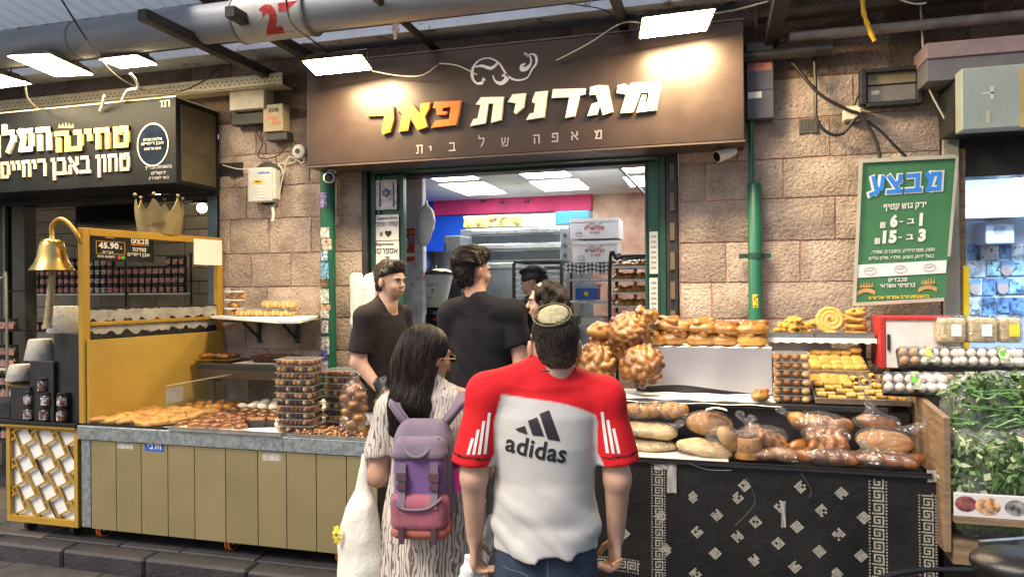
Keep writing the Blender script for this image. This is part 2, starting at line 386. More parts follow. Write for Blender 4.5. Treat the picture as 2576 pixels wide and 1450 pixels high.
def smooth01(x,a,b):
    t=np.clip((x-a)/(b-a),0,1);return t*t*(3-2*t)
def hash_noise(x,y,z,seed=0,f=1.0):
    """cheap sum-of-sines noise for folds and lumps"""
    r=np.random.default_rng(seed);o=0
    for i in range(5):
        w_=r.normal(size=3)*f*(1.35**i);ph=r.uniform(0,6.28);o=o+np.sin(w_[0]*x+w_[1]*y+w_[2]*z+ph)/(1.25**i)
    return o/3.4
# ================================================================ palette
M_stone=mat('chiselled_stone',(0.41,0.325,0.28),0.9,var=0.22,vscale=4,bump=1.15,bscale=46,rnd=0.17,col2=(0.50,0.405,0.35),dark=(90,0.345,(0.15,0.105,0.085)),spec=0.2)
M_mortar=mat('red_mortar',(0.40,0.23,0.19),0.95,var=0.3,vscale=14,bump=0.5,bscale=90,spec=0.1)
M_upstone=mat('shaded_stone',(0.17,0.125,0.10),0.9,var=0.35,vscale=4,bump=1.0,bscale=30,rnd=0.25,dark=(60,0.36,(0.07,0.055,0.05)),spec=0.2)  # M_upstone: roof shade on the upper wall put into a dark stone colour
M_pave=mat('dark_paving',(0.028,0.027,0.029),0.62,var=0.35,vscale=6,bump=0.5,bscale=45,rnd=0.2)
M_pave2=mat('brown_paving',(0.10,0.085,0.07),0.6,var=0.3,vscale=5,bump=0.4,bscale=50,rnd=0.2)
M_dark=mat('dark_steel',(0.035,0.035,0.035),0.5,0.4,var=0.3,bump=0.2)
M_black=mat('black_paint',(0.018,0.018,0.02),0.45,var=0.3,bump=0.1)
M_blackgl=mat('black_gloss',(0.012,0.012,0.013),0.12,var=0.3)
M_steel=mat('brushed_steel',(0.54,0.45,0.24),0.30,0.80,var=0.10,vscale=2,dark=(3.0,0.27,(.54,.45,.26)),rvar=0.06,aniso=.4)  # golden reflection of warm light put into the steel's base colour
M_galv=mat('galvanised_sheet',(0.34,0.38,0.39),0.42,0.75,var=0.28,vscale=38,rvar=0.12,detail=2)
M_gpaint=mat('green_paint',(0.012,0.105,0.065),0.35,var=0.18,vscale=4,bump=0.05,dark=(12,0.28,(0.06,0.07,0.05)))
M_gframe=mat('dark_green_frame',(0.014,0.06,0.045),0.4,var=0.25,vscale=5)
M_white=mat('white_paint',(0.75,0.75,0.74),0.5,var=0.05)
M_paper=mat('white_paper',(0.78,0.77,0.74),0.8,var=0.04,bump=0.15,bscale=12)
M_gold=mat('gold_paint',(0.46,0.27,0.035),0.42,0.25,var=0.10,vscale=3)
M_goldpanel=mat('ochre_panel',(0.50,0.33,0.065),0.5,0.1,var=0.10,vscale=2.5,bump=0.05,bscale=90)
M_brown=mat('brown_sign',(0.038,0.023,0.019),0.36,0.2,var=0.10,vscale=2,stretch=(3,3,3),bump=0.06,bscale=200)
M_galvblue=mat('pale_tin',(0.42,0.46,0.54),0.45,0.4,var=0.22,vscale=3,dark=(7,0.33,(0.16,0.11,0.08)))
M_ductm=mat('duct_plastic',(0.30,0.32,0.36),0.5,0.15,var=0.2,vscale=2.5,stretch=(0.5,3,3),bump=0.1,bscale=20)
M_cream=mat('cream_plastic',(0.62,0.56,0.42),0.5,var=0.1)
M_greyp=mat('grey_plastic',(0.45,0.47,0.47),0.5,var=0.08)
M_cable=mat('black_cable',(0.012,0.012,0.012),0.5)
M_wcable=mat('white_cable',(0.55,0.53,0.48),0.5)
M_wood=mat('worn_wood',(0.20,0.13,0.075),0.7,var=0.35,vscale=6,stretch=(1,1,7),bump=0.3,bscale=40)
M_glass=film('clear_glass',(0.93,0.96,0.95),0.12,0.02,bump=0.0,haze=0.02)
M_film=film('clear_bag',(0.985,0.99,0.99),0.24,0.04,bump=.8,bscale=14,haze=0.04)
M_tub=film('clear_tub',(0.97,0.98,0.98),0.16,0.08,bump=0.15,bscale=60,haze=0.05)

# ================================================================ ground
PLAT=0.12
b=MB();b.add([(-60,-60,0),(60,-60,0),(60,60,0),(-60,60,0)],[(0,1,2,3)])
tag(b.build('street',M_pave),'dark stone market street in front of the stalls',kind='structure')
b=MB();b.box((-12,-1.262,-0.2),(12,6,PLAT-0.012))
pavement=tag(b.build('pavement',M_pave),'raised dark stone pavement under the stalls',kind='structure')
# paving slabs of the raised platform and its kerb stones
x=-6.2;i=0
slab_mesh={}
def slab(parent,x0,x1,y0,y1,z0,z1,m,name='slab',bev=0.006):
    b=MB();g=0.004;b.box((x0+g,y0+g,z0),(x1-g,y1-g,z1+random.uniform(-0.003,0.003)));return b.build(name,m,parent,bevel=bev,seg=1)
while x<4.6:
    wd=random.uniform(0.62,0.9);slab(pavement,x,x+wd,-1.36,-1.20,-0.12,PLAT,M_pave,'kerb_stone',0.015)
    x += wd
for r in range(2):
    x=-6.2+0.2*r
    while x<4.4:
        wd=random.uniform(0.4,0.7);slab(pavement,x,x+wd,-1.20+r*0.45,-0.75+r*0.45,0.05,PLAT,M_pave2 if x<-3.0 else M_pave,'paving_slab');x += wd
street=bpy.data.objects['street']
for r,(ya,yb) in enumerate(((-1.60,-1.365),(-2.05,-1.61))):
    x=-5+0.31*r
    while x<4:
        wd=random.uniform(0.45,0.75);slab(street,x,x+wd,ya,yb,-0.05,0.012,M_pave,'street_slab');x += wd

# ================================================================ stone walls
ZC=[0.12,0.30,0.55,0.80,1.05,1.31,1.565,1.81,2.08,2.36,2.62,2.88,3.14,3.40,3.66,3.95,4.25]
def stone(parent,x0,x1,z0,z1,m,ybase=0.0,seed=0):
    g=0.005;rn=random.Random(seed*7919+int(x0*1000)+int(z0*733));nx=max(3,int((x1-x0)/0.11));nz=3
    x0 += g;x1 -= g;z0 += g;z1 -= g;b=MB()
    off=[[rn.uniform(-0.007,0.009) for _ in range(nx+1)] for _ in range(nz+1)]
    def fn(u,v):
        i,j=round(u*nx),round(v*nz);e=i in (0,nx) or j in (0,nz)
        return (x0+(x1-x0)*u+(rn.uniform(-.004,.004) if e else rn.uniform(-.012,.012)),ybase+(0.006 if e else-0.010+off[j][i]),z0+(z1-z0)*v+(rn.uniform(-.003,.003) if e else 0))
    b.grid(fn,nx,nz)
    ring=[(i,0) for i in range(nx+1)]+[(nx,j) for j in range(1,nz+1)]+[(i,nz) for i in range(nx-1,-1,-1)]+[(0,j) for j in range(nz-1,0,-1)]
    idx=[j*(nx+1)+i for i,j in ring];n0=len(b.v)
    b.v += [(b.v[k][0],ybase+0.05,b.v[k][2]) for k in idx]
    for k in range(len(idx)):b.f.append((idx[k],n0+k,n0+(k+1) % len(idx),idx[(k+1) % len(idx)]));b.mi.append(0)
    return b.build('stone',m,parent,smooth=True)
def wall(name,label,x0,x1,z0,z1,heads,m=M_stone,depth=0.30,seed=1,holes=()):
    t=thing(name,label,'wall',(0,0.02,0));b=MB();b.box((x0,0.012,z0),(x1,depth,z1));b.build('mortar',M_mortar,t)
    rn=random.Random(seed)
    for r in range(len(ZC)-1):
        a,c=ZC[r],ZC[r+1]
        if c <= z0+0.02 or a >= z1-0.02:continue
        a,c=max(a,z0),min(c,z1)
        hs=heads.get(ZC[r])
        if hs is None:
            hs=[];xx=x0+rn.uniform(0.2,0.5)
            while xx<x1-0.18:hs.append(xx);xx += rn.uniform(0.32,0.6)
        xs=[x0]+sorted(h for h in hs if x0+0.05<h<x1-0.05)+[x1]
        for k in range(len(xs)-1):
            skip=any(hx0<(xs[k]+xs[k+1])/2<hx1 and hz0<(a+c)/2<hz1 for hx0,hx1,hz0,hz1 in holes)
            if not skip:stone(t,xs[k],xs[k+1],a,c,m,0,seed)
    return t
U=lambda u,v=600:py(u,v,0).x
XL0,XL1=-2.50,-1.19        # pier between the two left shops
XR0,XR1=1.19,2.78          # pier right of the bakery door
wall('stone_wall','chiselled stone pier with red mortar joints behind the green sticker-covered pipe',XL0,XL1,0.12,3.14,
     {2.08:[U(578),U(676),U(782)],1.81:[U(630),U(730)],2.36:[U(620),U(705),U(850)],1.565:[U(580),U(670),U(835)],2.62:[U(590),U(695),U(780)]},seed=3)
wall('stone_wall','chiselled stone pier with red mortar joints between the bakery door and the green price banner',XR0,XR1,0.12,3.14,
     {2.36:[U(1775),U(1971)],2.08:[U(2102)],1.81:[U(1826),U(2013)],2.62:[U(1856),U(2089)],1.565:[U(1790),U(2150)],2.88:[U(1940),U(2150),U(2250)]},seed=5)
wall('upper_wall','upper stone wall above the shop signs, shade put into its colour',-5.2,5.4,3.14,4.25,{},m=M_upstone,seed=9)

# ================================================================ bakery doorway and room
fr=thing('door_frame','dark green steel frame round the bakery opening','door frame',(0,0,0))
DX0,DX1,DZ=-1.10,1.11,2.66
b=MB();b.box((XL1,-0.03,PLAT),(XL1+0.05,0.16,2.80));b.build('track',M_dark,fr,bevel=0.004)
b=MB();b.box((XL1+0.055,0.01,PLAT),(XL1+0.095,0.14,2.80));b.build('jamb',M_gframe,fr,bevel=0.004)
b=MB();b.box((XR0-0.085,-0.02,PLAT),(XR0-0.01,0.16,2.80));b.build('track',M_dark,fr,bevel=0.004)
b=MB();b.box((XR0-0.13,0.01,PLAT),(XR0-0.09,0.14,2.80));b.build('jamb',M_gframe,fr,bevel=0.004)
b=MB();b.box((XL1+0.096,-0.01,DZ+0.015),(XR0-0.131,0.12,2.80)).box((XL1+0.096,-0.03,DZ+0.07),(XR0-0.131,-0.0105,DZ+0.10));b.build('header',M_gframe,fr,bevel=0.004)
b=MB();b.box((XL1+0.096,0.121,DZ-0.005),(XR0-0.131,0.28,2.80));b.build('shutter_housing',M_black,fr,bevel=0.006)
b=MB()
for k in range(12):b.box((XR0-0.06,-0.032,0.3+k*0.2),(XR0-0.03,-0.021,0.42+k*0.2))
b.build('track_slots',mat('slot_brown',(.12,.09,.06),.6),fr)
# door leaves folded inside the opening
dl=thing('door_leaf','green metal door leaf carrying the coffee notices','door',(XL1+0.1,0.06,PLAT))
b=MB();b.box((-1.088,0.05,PLAT+0.01),(-0.865,0.085,DZ));b.build('leaf',M_gpaint,dl,bevel=0.004)
b=MB();b.box((-1.088,0.03,PLAT+0.01),(-1.06,0.049,DZ)).box((-0.893,0.03,PLAT+0.01),(-0.865,0.049,DZ)).box((-1.059,0.03,2.58),(-0.894,0.049,2.62));b.build('leaf_frame',M_gframe,dl,bevel=0.003)
dr=thing('door_leaf','green metal door leaf with two price lists at the right of the opening','door',(XR0-0.2,0.06,PLAT))
b=MB();b.box((0.955,0.05,PLAT+0.01),(1.058,0.085,DZ));b.build('leaf',M_gpaint,dr,bevel=0.004)
b=MB();b.box((0.955,0.03,PLAT+0.01),(0.972,0.049,DZ)).box((1.041,0.03,PLAT+0.01),(1.058,0.049,DZ));b.build('leaf_frame',M_gframe,dr,bevel=0.003)

RX0,RX1,RY,RZ=-2.02,1.55,3.0,2.83
room=thing('bakery_room','back room of the bakery with blue, crimson and mural painted walls','room',(0,0.3,PLAT))
M_blue=mat('blue_wall',(0.01,0.10,0.62),0.55,var=0.15,vscale=2)
M_crim=mat('crimson_wall',(0.55,0.03,0.12),0.6,var=0.25,vscale=4,bump=0.2,bscale=25)
M_mural=mat('mural_wall',(0.46,0.17,0.12),0.7,var=0.45,vscale=2.2,col2=(0.42,0.30,0.20))
M_ceil=mat('plaster_ceiling',(0.62,0.62,0.56),0.8,var=0.08,vscale=2,dark=(9,0.27,(0.2,0.18,0.16)))
b=MB();b.box((RX0,RY,PLAT),(-1.40,RY+0.1,2.655));b.build('blue_wall',M_blue,room)
b=MB();b.box((-1.399,RY,PLAT),(0.11,RY+0.1,2.655));b.build('grey_wall',mat('grey_tile_wall',(.16,.17,.18),.5,var=.2),room)
b=MB();b.box((-1.80,RY-0.05,2.655),(0.11,RY+0.1,RZ));b.build('crimson_band',M_crim,room,bevel=0.01)
b=MB();b.box((RX0,RY-0.02,2.655),(-1.802,RY+0.1,RZ));b.build('blue_panel',M_blue,room,bevel=0.01)
b=MB();b.box((0.112,RY,PLAT),(RX1,RY+0.1,RZ));b.build('mural_wall',M_mural,room)
b=MB();b.box((RX1,0.3,PLAT),(RX1+0.1,RY,RZ));b.build('side_wall',M_mural,room)
b=MB();b.box((RX0-0.1,0.3,PLAT),(RX0,RY,RZ));b.build('side_wall',M_blue,room)
b=MB();b.box((RX0,0.3,RZ),(RX1,RY+0.1,RZ+0.08));b.build('ceiling',M_ceil,room)
b=MB();b.box((RX0,0.29,PLAT-0.005),(RX1,RY,PLAT+0.004));b.build('floor',mat('floor_tile',(0.25,0.23,0.2),0.4,var=0.2),room)
# dappled white wall stub left of the opening
M_dapple=mat('dappled_wall',(0.62,0.62,0.66),0.6,var=0.25,vscale=7,col2=(0.72,0.70,0.74),dark=(5,0.30,(0.45,0.18,0.3)))
b=MB();b.box((-1.20,0.42,PLAT),(py(1064,600,.42).x,0.50,RZ-0.003));b.build('partition',M_dapple,room,bevel=0.012)
# butterflies painted on the crimson band
for u,v in ((1215,506),(1325,507),(1262,509)):
    p=py(u,v,RY-0.056);s_=0.026
    b=MB().m(0);b.poly([p,p+X*s_+Z*s_*1.3,p+X*s_*1.3,p+X*s_*0.8-Z*s_*0.9],(0,0.005,0));b.poly([p,p-X*s_+Z*s_*0.8,p-X*s_*1.3-Z*0.1*s_,p-X*s_*0.6-Z*s_*0.9],(0,0.005,0))
    b.build('butterfly',M_black,room)
M_panelw=lightmat('ceiling_panel_white',(0.93,0.97,1.0),9.0);M_panely=lightmat('ceiling_panel_yellow',(1.0,0.93,0.45),6.0)
def ceil_panel(quad,m,label):
    P=[pz(u,v,RZ-0.012) for u,v in quad];x0=sum(p.x for p in P)/4;y0=sum(p.y for p in P)/4
    hx=(max(p.x for p in P)-min(p.x for p in P))/2*0.88;hy=(max(p.y for p in P)-min(p.y for p in P))/2
    t=thing('ceiling_light',label,'light',(x0,y0,RZ),'ceiling panels inside the bakery')
    b=MB();b.box((x0-hx-0.02,y0-hy-0.02,RZ-0.014),(x0+hx+0.02,y0+hy+0.02,RZ-0.002));b.build('frame',M_white,t)
    b=MB();b.box((x0-hx,y0-hy,RZ-0.022),(x0+hx,y0+hy,RZ-0.0145));b.build('diffuser',m,t)
ceil_panel([(1290,425),(1410,420),(1440,440),(1320,447)],M_panelw,'rear-row-middle white ceiling panel nearest the crimson band centre, above the oven')
ceil_panel([(1115,462),(1225,460),(1268,484),(1160,487)],M_panelw,'white ceiling panel just above the tall man in the black T-shirt, left of centre')
ceil_panel([(1335,457),(1450,450),(1487,472),(1365,478)],M_panelw,'white ceiling panel over the white cartons, right of centre')
ceil_panel([(1068,440),(1175,436),(1208,446),(1100,454)],M_panely,'yellowish ceiling panel at the left of the bakery ceiling')
ceil_panel([(1548,412),(1626,408),(1655,424),(1580,432)],M_panelw,'white ceiling panel nearest the upper right corner of the door opening')
ceil_panel([(1568,447),(1640,443),(1668,460),(1595,468)],M_panelw,'white ceiling panel crossed by the hanging black cable')

# ================================================================ main sign
SY=-0.30
sg=thing('shop_sign','long brown bakery sign box with white and orange raised Hebrew letters','sign',(0.05,SY,2.70))
b=MB();b.box((-1.487,SY,2.70),(1.606,0.0,3.45));b.build('panel',M_brown,sg,bevel=0.006)
b=MB();b.box((-1.49,SY-0.004,3.451),(1.609,0.004,3.462)).box((-1.49,SY-0.004,2.688),(1.609,0.004,2.699));b.build('edge_trim',mat('trim',(0.11,0.08,0.07),0.5,0.5),sg)
M_letter=mat('ivory_letter',(0.72,0.69,0.60),0.5,var=0.04);M_or=mat('orange_letter',(0.85,0.13,0.01),0.4,var=0.1);M_or2=mat('amber_letter',(0.90,0.24,0.01),0.4,var=0.1);M_or3=mat('yellow_letter',(0.90,0.50,0.01),0.4)
M_greyl=mat('faded_grey_letter',(0.27,0.23,0.26),0.6,var=0.2)
M_scroll=mat('scroll_print',(0.60,0.58,0.66),0.5)
def sp(u,v,y=SY):return py(u,v,y)
# letters traced in the sign plane: a hand-cut slab face, each as its own board
GLY={  # polygons in view pixels of the photograph's letter faces
 'mem':[[(1555,218),(1574,213),(1580,220),(1592,211),(1662,208),(1660,232),(1651,279),(1602,285),(1616,242),(1626,241),(1622,262),(1630,260),(1634,234),(1612,236),(1594,284),(1562,287),(1576,240),(1553,236)]],
 'gimel':[[(1486,222),(1507,217),(1530,218),(1543,283),(1518,292),(1511,268),(1503,290),(1479,294),(1490,264),(1507,259),(1500,240),(1485,242)]],
 'dalet':[[(1393,227),(1474,225),(1473,240),(1460,243),(1447,294),(1424,299),(1434,247),(1390,249)]],
 'nun':[[(1349,234),(1380,231),(1378,245),(1370,297),(1326,304),(1335,288),(1345,286),(1349,262),(1342,261),(1341,255)]],
 'yod':[[(1292,240),(1325,237),(1320,272),(1300,289),(1295,285),(1300,262),(1280,259)]],
 'tav':[[(1213,247),(1270,246),(1263,304),(1238,311),(1244,263),(1232,263),(1224,312),(1186,319),(1194,302),(1204,300),(1212,266),(1200,265)]],
 'pe':[[(1097,258),(1162,256),(1158,283),(1150,316),(1088,323),(1099,305),(1133,302),(1138,270),(1117,274),(1115,282),(1128,283),(1125,290),(1103,291),(1100,275),(1092,273)]],
 'alef':[[(1021,262),(1041,264),(1060,288),(1062,263),(1085,260),(1083,275),(1072,295),(1079,321),(1054,329),(1036,299),(1030,330),(1007,333),(1016,290),(1010,282),(1003,282)]],
 'resh':[[(938,271),(993,270),(994,300),(985,333),(967,339),(965,330),(972,293),(928,294)]],
}
for nm,mm in (('mem',M_letter),('gimel',M_letter),('dalet',M_letter),('nun',M_letter),('yod',M_letter),('tav',M_letter),('pe',M_or),('alef',M_or2),('resh',M_or3)):
    for pl in GLY[nm]:
        P=[sp(u,v) for u,v in pl];b=MB();b.poly([p+Vector((0,-0.028,0)) for p in P],(0,0.012,0))
        o=b.build('letter',mm,sg);
        c=sum(P,Vector())/len(P);b=MB();b.poly([c+(p-c)*1.03+Vector((0,-0.0155,0)) for p in P],(0,0.015,0));b.build('letter_back',mat('letter_edge',(0.30,0.25,0.18),0.5),sg)
for ch,u,v in (('מ',1506,342),('א',1447,345),('פ',1399,349),('ה',1352,353),('ש',1272,360),('ל',1215,362),('ב',1140,372),('י',1090,371),('ת',1058,378)):
    p=sp(u-11,v+9);put_text('letter',ch,p-Y*0.001,X+Z*0.0,Z,M_greyl,sg,height=0.085 if ch == 'ל' else (0.035 if ch == 'י' else 0.062),bold=0.012,depth=0.002)
# scroll ornament: tapering strokes
def stroke(pts,wd,m,parent,y=SY,n=26,depth=0.0025):
    P=[np.array(sp(u,v,y)) for u,v in pts];b=MB();L_=[];k=len(P)
    def cr(t):
        i=min(int(t),k-2);f=t-i;p0,p1,p2,p3=P[max(i-1,0)],P[i],P[i+1],P[min(i+2,k-1)]
        return 0.5*((2*p1)+(p2-p0)*f+(2*p0-5*p1+4*p2-p3)*f*f+(3*p1-p0-3*p2+p3)*f**3)
    C_=[cr(i*(k-1)/n) for i in range(n+1)];W_=[np.interp(i/n,np.linspace(0,1,len(wd)),wd) for i in range(n+1)]
    for i in range(n+1):
        d=C_[min(i+1,n)]-C_[max(i-1,0)];d=d/(np.linalg.norm(d)+1e-9);nn=np.array((-d[2],0,d[0]));L_.append((C_[i]+nn*W_[i],C_[i]-nn*W_[i]))
    off=np.array((0,-depth,0))
    vs=[tuple(a+off) for a,c in L_]+[tuple(c+off) for a,c in L_]
    b.add(vs,[(i,i+1,i+n+2,i+n+1) for i in range(n)]);return b.build('ornament',m,parent)
W=0.0105
stroke([(1215,208),(1200,210),(1189,196),(1190,172),(1206,152),(1232,147),(1256,160),(1276,190),(1300,202),(1326,196),(1338,176),(1349,160),(1348,142),(1336,136),(1327,144)],[.012,.006,.011,.007,.004,.006,.007,.006,.004,.007,.009,.005,.004],M_scroll,sg,n=60)
stroke([(1192,170),(1212,166),(1235,172),(1252,160)],[.003,.009,.011,.008],M_scroll,sg)
stroke([(1215,209),(1216,199),(1221,203)],[.004,.009,.004],M_scroll,sg,n=10)
stroke([(1240,190),(1246,204),(1260,210),(1274,200),(1272,190),(1262,191)],[.003,.006,.013,.017,.013,.004],M_scroll,sg)
stroke([(1317,137),(1332,140),(1336,158),(1326,172),(1314,174),(1313,166),(1322,160)],[.004,.005,.006,.014,.017,.012,.004],M_scroll,sg)
stroke([(1322,140),(1318,135),(1324,134)],[.006,.004,.003],M_scroll,sg,n=8)

# ================================================================ left shop sign
ls=thing('shop_sign','black tahini shop sign box with cream Hebrew lettering and round emblem','sign',(-3.6,-0.5,2.6))
M_bsign=mat('black_sign',(0.010,0.012,0.016),0.55,var=0.3,vscale=3,bump=0.08,bscale=30,spec=0.2)
b=MB();b.box((-6.0,-0.5,2.594),(-2.482,-0.02,3.24));b.build('panel',M_bsign,ls,bevel=0.005)
b=MB();b.box((-2.481,-0.45,2.62),(-2.476,-0.06,3.2)).box((-2.4755,-0.40,2.85),(-2.472,-0.14,3.08));b.build('side_plate',mat('bronze_side',(0.10,0.08,0.055),0.6,0.3,var=0.2),ls,bevel=0.002)
b=MB();b.box((-6.0,-0.506,3.241),(-2.478,-0.01,3.25));b.build('edge_trim',M_cream,ls)
M_cl=mat('cream_letter',(0.60,0.44,0.17),0.5);M_wl=mat('warm_white_letter',(0.58,0.51,0.42),0.5)
def sgt(s,u0,u1,v0,v1,m,y,parent,he=True,bold=0.03,depth=0.012,name='letters',shear=0.0):
    """lettering filling the pixel box u0..u1 x v0..v1 on plane y"""
    a=py(u0,v1,y);c=py(u1,v0,y);b2=py(u1,v1,y)
    return put_text(name,s,(a.x,y-0.0005,(a.z+b2.z)/2),X,Z,m,parent,width=c.x-a.x,height=c.z-b2.z,bold=bold,depth=depth,he=he)
sgt('טחינה',142,328,322,378,M_cl,-0.5,ls,bold=0.055,depth=0.02)
sgt('טחון באבן ריחיים',5,328,393,452,M_wl,-0.5,ls,bold=0.035,depth=0.012)
sgt('המל',10,132,308,385,M_wl,-0.5,ls,bold=0.05,depth=0.02,shear=-0.25)
sgt('ך',-40,2,330,398,M_wl,-0.5,ls,bold=0.05,depth=0.02,shear=-0.25)
b=MB()
for k in range(5):
    p=py(147+k*7.5,322,-0.503);b.poly([p,p+X*0.03,p+X*(0.015+0.004*(k-2))+Z*(0.045-0.006*abs(k-2))],(0,0.003,0))
b.build('crown',M_cl,ls)
c0=py(385,364,-0.5);b=MB();ra,rz_=0.145,0.165
for k in range(48):
    t0,t1=k*math.tau/48,(k+1)*math.tau/48
    P=[c0+Vector((math.cos(t)*ra*q,-0.004,math.sin(t)*rz_*q)) for t,q in ((t0,1),(t1,1),(t1,.94),(t0,.94))];b.add(P,[(0,1,2,3)])
b.build('emblem_ring',M_white,ls)
b=MB();b.add([c0+Vector((math.cos(t)*ra*.93,-0.003,math.sin(t)*rz_*.93)) for t in [k*math.tau/40 for k in range(40)]],[tuple(range(40))]);b.build('emblem',mat('emblem_blue',(0.008,0.016,0.03),0.12,0.3,var=0.6,vscale=8),ls)
for q,(t_,wd) in enumerate((('מלכות הכרם',0.17),('אבן ריחיים',0.2),('טעם של פעם',0.15))):
    put_text('emblem_text',t_,c0+Vector((0,-0.0045,0.03-0.035*q)),X,Z,M_white,ls,width=wd,height=0.024,he=True,depth=0.001,center=True)
c1=py(405,440,-0.5)
for q,(t_,wd) in enumerate((('בהשגחת הבד"ץ',0.24),('ירושלים',0.13),('כשר למהדרין',0.18))):
    put_text('seal_text',t_,c1+Vector((-0.02,-0.001,0.045-0.04*q)),X,Z,M_scroll,ls,width=wd,height=0.028,he=True,depth=0.001,center=True)
put_text('corner_mark','תו',py(403,270,-0.501),X,Z,M_wl,ls,width=0.09,height=0.05,he=True)

# ================================================================ flood lamps
M_flood=lightmat('flood_glow',(1.0,0.76,0.42),84.0);M_flood2=lightmat('flood_glow_dim',(1.0,0.78,0.45),34.0)
M_floodcase=mat('lamp_case',(0.16,0.14,0.12),0.5,0.5)
def flood(quad,D0,label,tilt,name='flood_lamp'):
    """rectangular LED flood on a bracket; quad = near-left, near-right, far-right, far-left pixels of the lit face"""
    P=[pd(u,v,d) for (u,v),d in zip(quad,D0)]
    c=sum(P,Vector())/4
    ex=((P[1]-P[0])+(P[2]-P[3])).normalized();ey=((P[3]-P[0])+(P[2]-P[1]));ey=(ey-ex*ey.dot(ex)).normalized();nz=ex.cross(ey)
    if nz.z<0:nz=-nz
    wx=((P[1]-P[0]).length+(P[2]-P[3]).length)/4;wy=((P[3]-P[0]).length+(P[2]-P[1]).length)/4
    Mx=Matrix((ex,ey,nz)).transposed()
    t=thing(name,label,'lamp',c,'flood lamps hung over the stalls')
    def q(x,y,z):return c+ex*x+ey*y+nz*z
    b=MB();b.add([q(-wx,-wy,0),q(wx,-wy,0),q(wx,wy,0),q(-wx,wy,0)],[(0,1,2,3)]);b.build('lit_face',M_flood if 'brown' in label else M_flood2,t)
    b=MB();e=0.012
    b.hexa([q(-wx-e,-wy-e,0.004),q(wx+e,-wy-e,0.004),q(wx+e,wy+e,0.004),q(-wx-e,wy+e,0.004)],[q(-wx*.86,-wy*.86,0.05),q(wx*.86,-wy*.86,0.05),q(wx*.86,wy*.86,0.05),q(-wx*.86,wy*.86,0.05)])
    b.build('housing',M_floodcase,t,bevel=0.004)
    b=MB();b.tube([q(-wx-.015,0,.02),q(-wx-.015,0,.09),q(wx+.015,0,.09),q(wx+.015,0,.02)],0.007,6);b.build('bracket',M_dark,t)
    b=MB()
    for k in range(7):xx=-wx*.7+k*wx*1.4/6;b.hexa([q(xx-.003,-wy*.7,.05),q(xx+.003,-wy*.7,.05),q(xx+.003,wy*.7,.05),q(xx-.003,wy*.7,.05)],[q(xx-.003,-wy*.7,.068),q(xx+.003,-wy*.7,.068),q(xx+.003,wy*.7,.068),q(xx-.003,wy*.7,.068)])
    b.build('cooling_fins',M_floodcase,t);return t,q
FL=[flood([(796,190),(936,174),(905,141),(762,155)],[5.0,4.97,4.72,4.75],'bright flood lamp above the left end of the brown bakery sign',0),
      flood([(1617,96),(1787,76),(1786,27),(1611,49)],[4.45,4.40,4.10,4.14],'bright flood lamp above the right end of the brown bakery sign',0),
      flood([(100,190),(195,188),(165,138),(62,145)],[5.34,5.30,4.9,4.94],'bright flood lamp above the middle of the black left sign',0),
      flood([(300,173),(392,163),(345,140),(255,150)],[5.22,5.16,4.95,5.0],'bright flood lamp above the round emblem of the black left sign',0),
      flood([(-45,222),(42,213),(5,178),(-90,190)],[5.58,5.5,5.16,5.24],'bright flood lamp cut by the left edge of the picture',0)]

# ================================================================ overhead: duct, rails, beams, trays, roof sheet
roof=thing('roof_canopy','tin canopy roof running above the signs','roof',(0,-0.6,4.3))
b=MB();b.box((-7,-1.0,4.27),(6,0.3,4.31));b.build('shade_deck',M_dark,roof)  # deck added over the wall to shade its top
b=MB();n=84;fz=lambda k:0.012*(k % 2)
for k in range(n):x0=-7.4+k*0.065;b.add([(x0,-2.6,4.02+fz(k)),(x0+0.065,-2.6,4.02+fz(k+1)),(x0+0.065,-0.86,3.745+fz(k+1)),(x0,-0.86,3.745+fz(k))],[(0,1,2,3)])
M_sheet=mat('roof_sheet',(0.26,0.32,0.42),0.6,0.0,var=0.25,vscale=2);_t=M_sheet.node_tree;_tr=_t.nodes.new('ShaderNodeBsdfTranslucent');_tr.inputs[0].default_value=(.5,.62,.8,1);_mx=_t.nodes.new('ShaderNodeMixShader');_mx.inputs[0].default_value=.3;_o=_t.nodes['Material Output'];_t.links.new(_t.nodes['Principled BSDF'].outputs[0],_mx.inputs[1]);_t.links.new(_tr.outputs[0],_mx.inputs[2]);_t.links.new(_mx.outputs[0],_o.inputs[0])
b.build('roof_sheet',M_sheet,roof);b=MB();b.box((-7.4,-.885,3.70),(-1.94,-.862,3.742));b.build('sheet_edge',M_galvblue,roof)
dz=3.66;dy=-0.95
dzc=3.56
duct=thing('duct','fat grey ventilation duct with the red painted number 27','duct',(-2,dy,dzc))
b=MB();b.tube([(-7,dy,dzc),(-1.55,dy,dzc)],0.125,28);b.build('pipe',M_ductm,duct,smooth=True)
b=MB();b.tube([(-1.549,dy,dzc),(-1.05,dy,dzc+.0)],0.150,28);b.build('socket',mat('duct_socket',(0.46,0.46,0.44),0.5,0.1,var=0.15),duct,smooth=True)
b=MB();b.tube([(-1.049,dy,dzc),(4.6,dy,dzc)],0.128,28);b.build('pipe',M_ductm,duct,smooth=True)
for xx in (-1.56,-1.045,-2.9,-4.2):
    b=MB();b.tube([(xx-.008,dy,dzc),(xx+.008,dy,dzc)],0.155 if xx>-2 else 0.129,28);b.build('collar',mat('duct_collar',(0.26,0.25,0.23),0.6,0.4),duct,smooth=True)
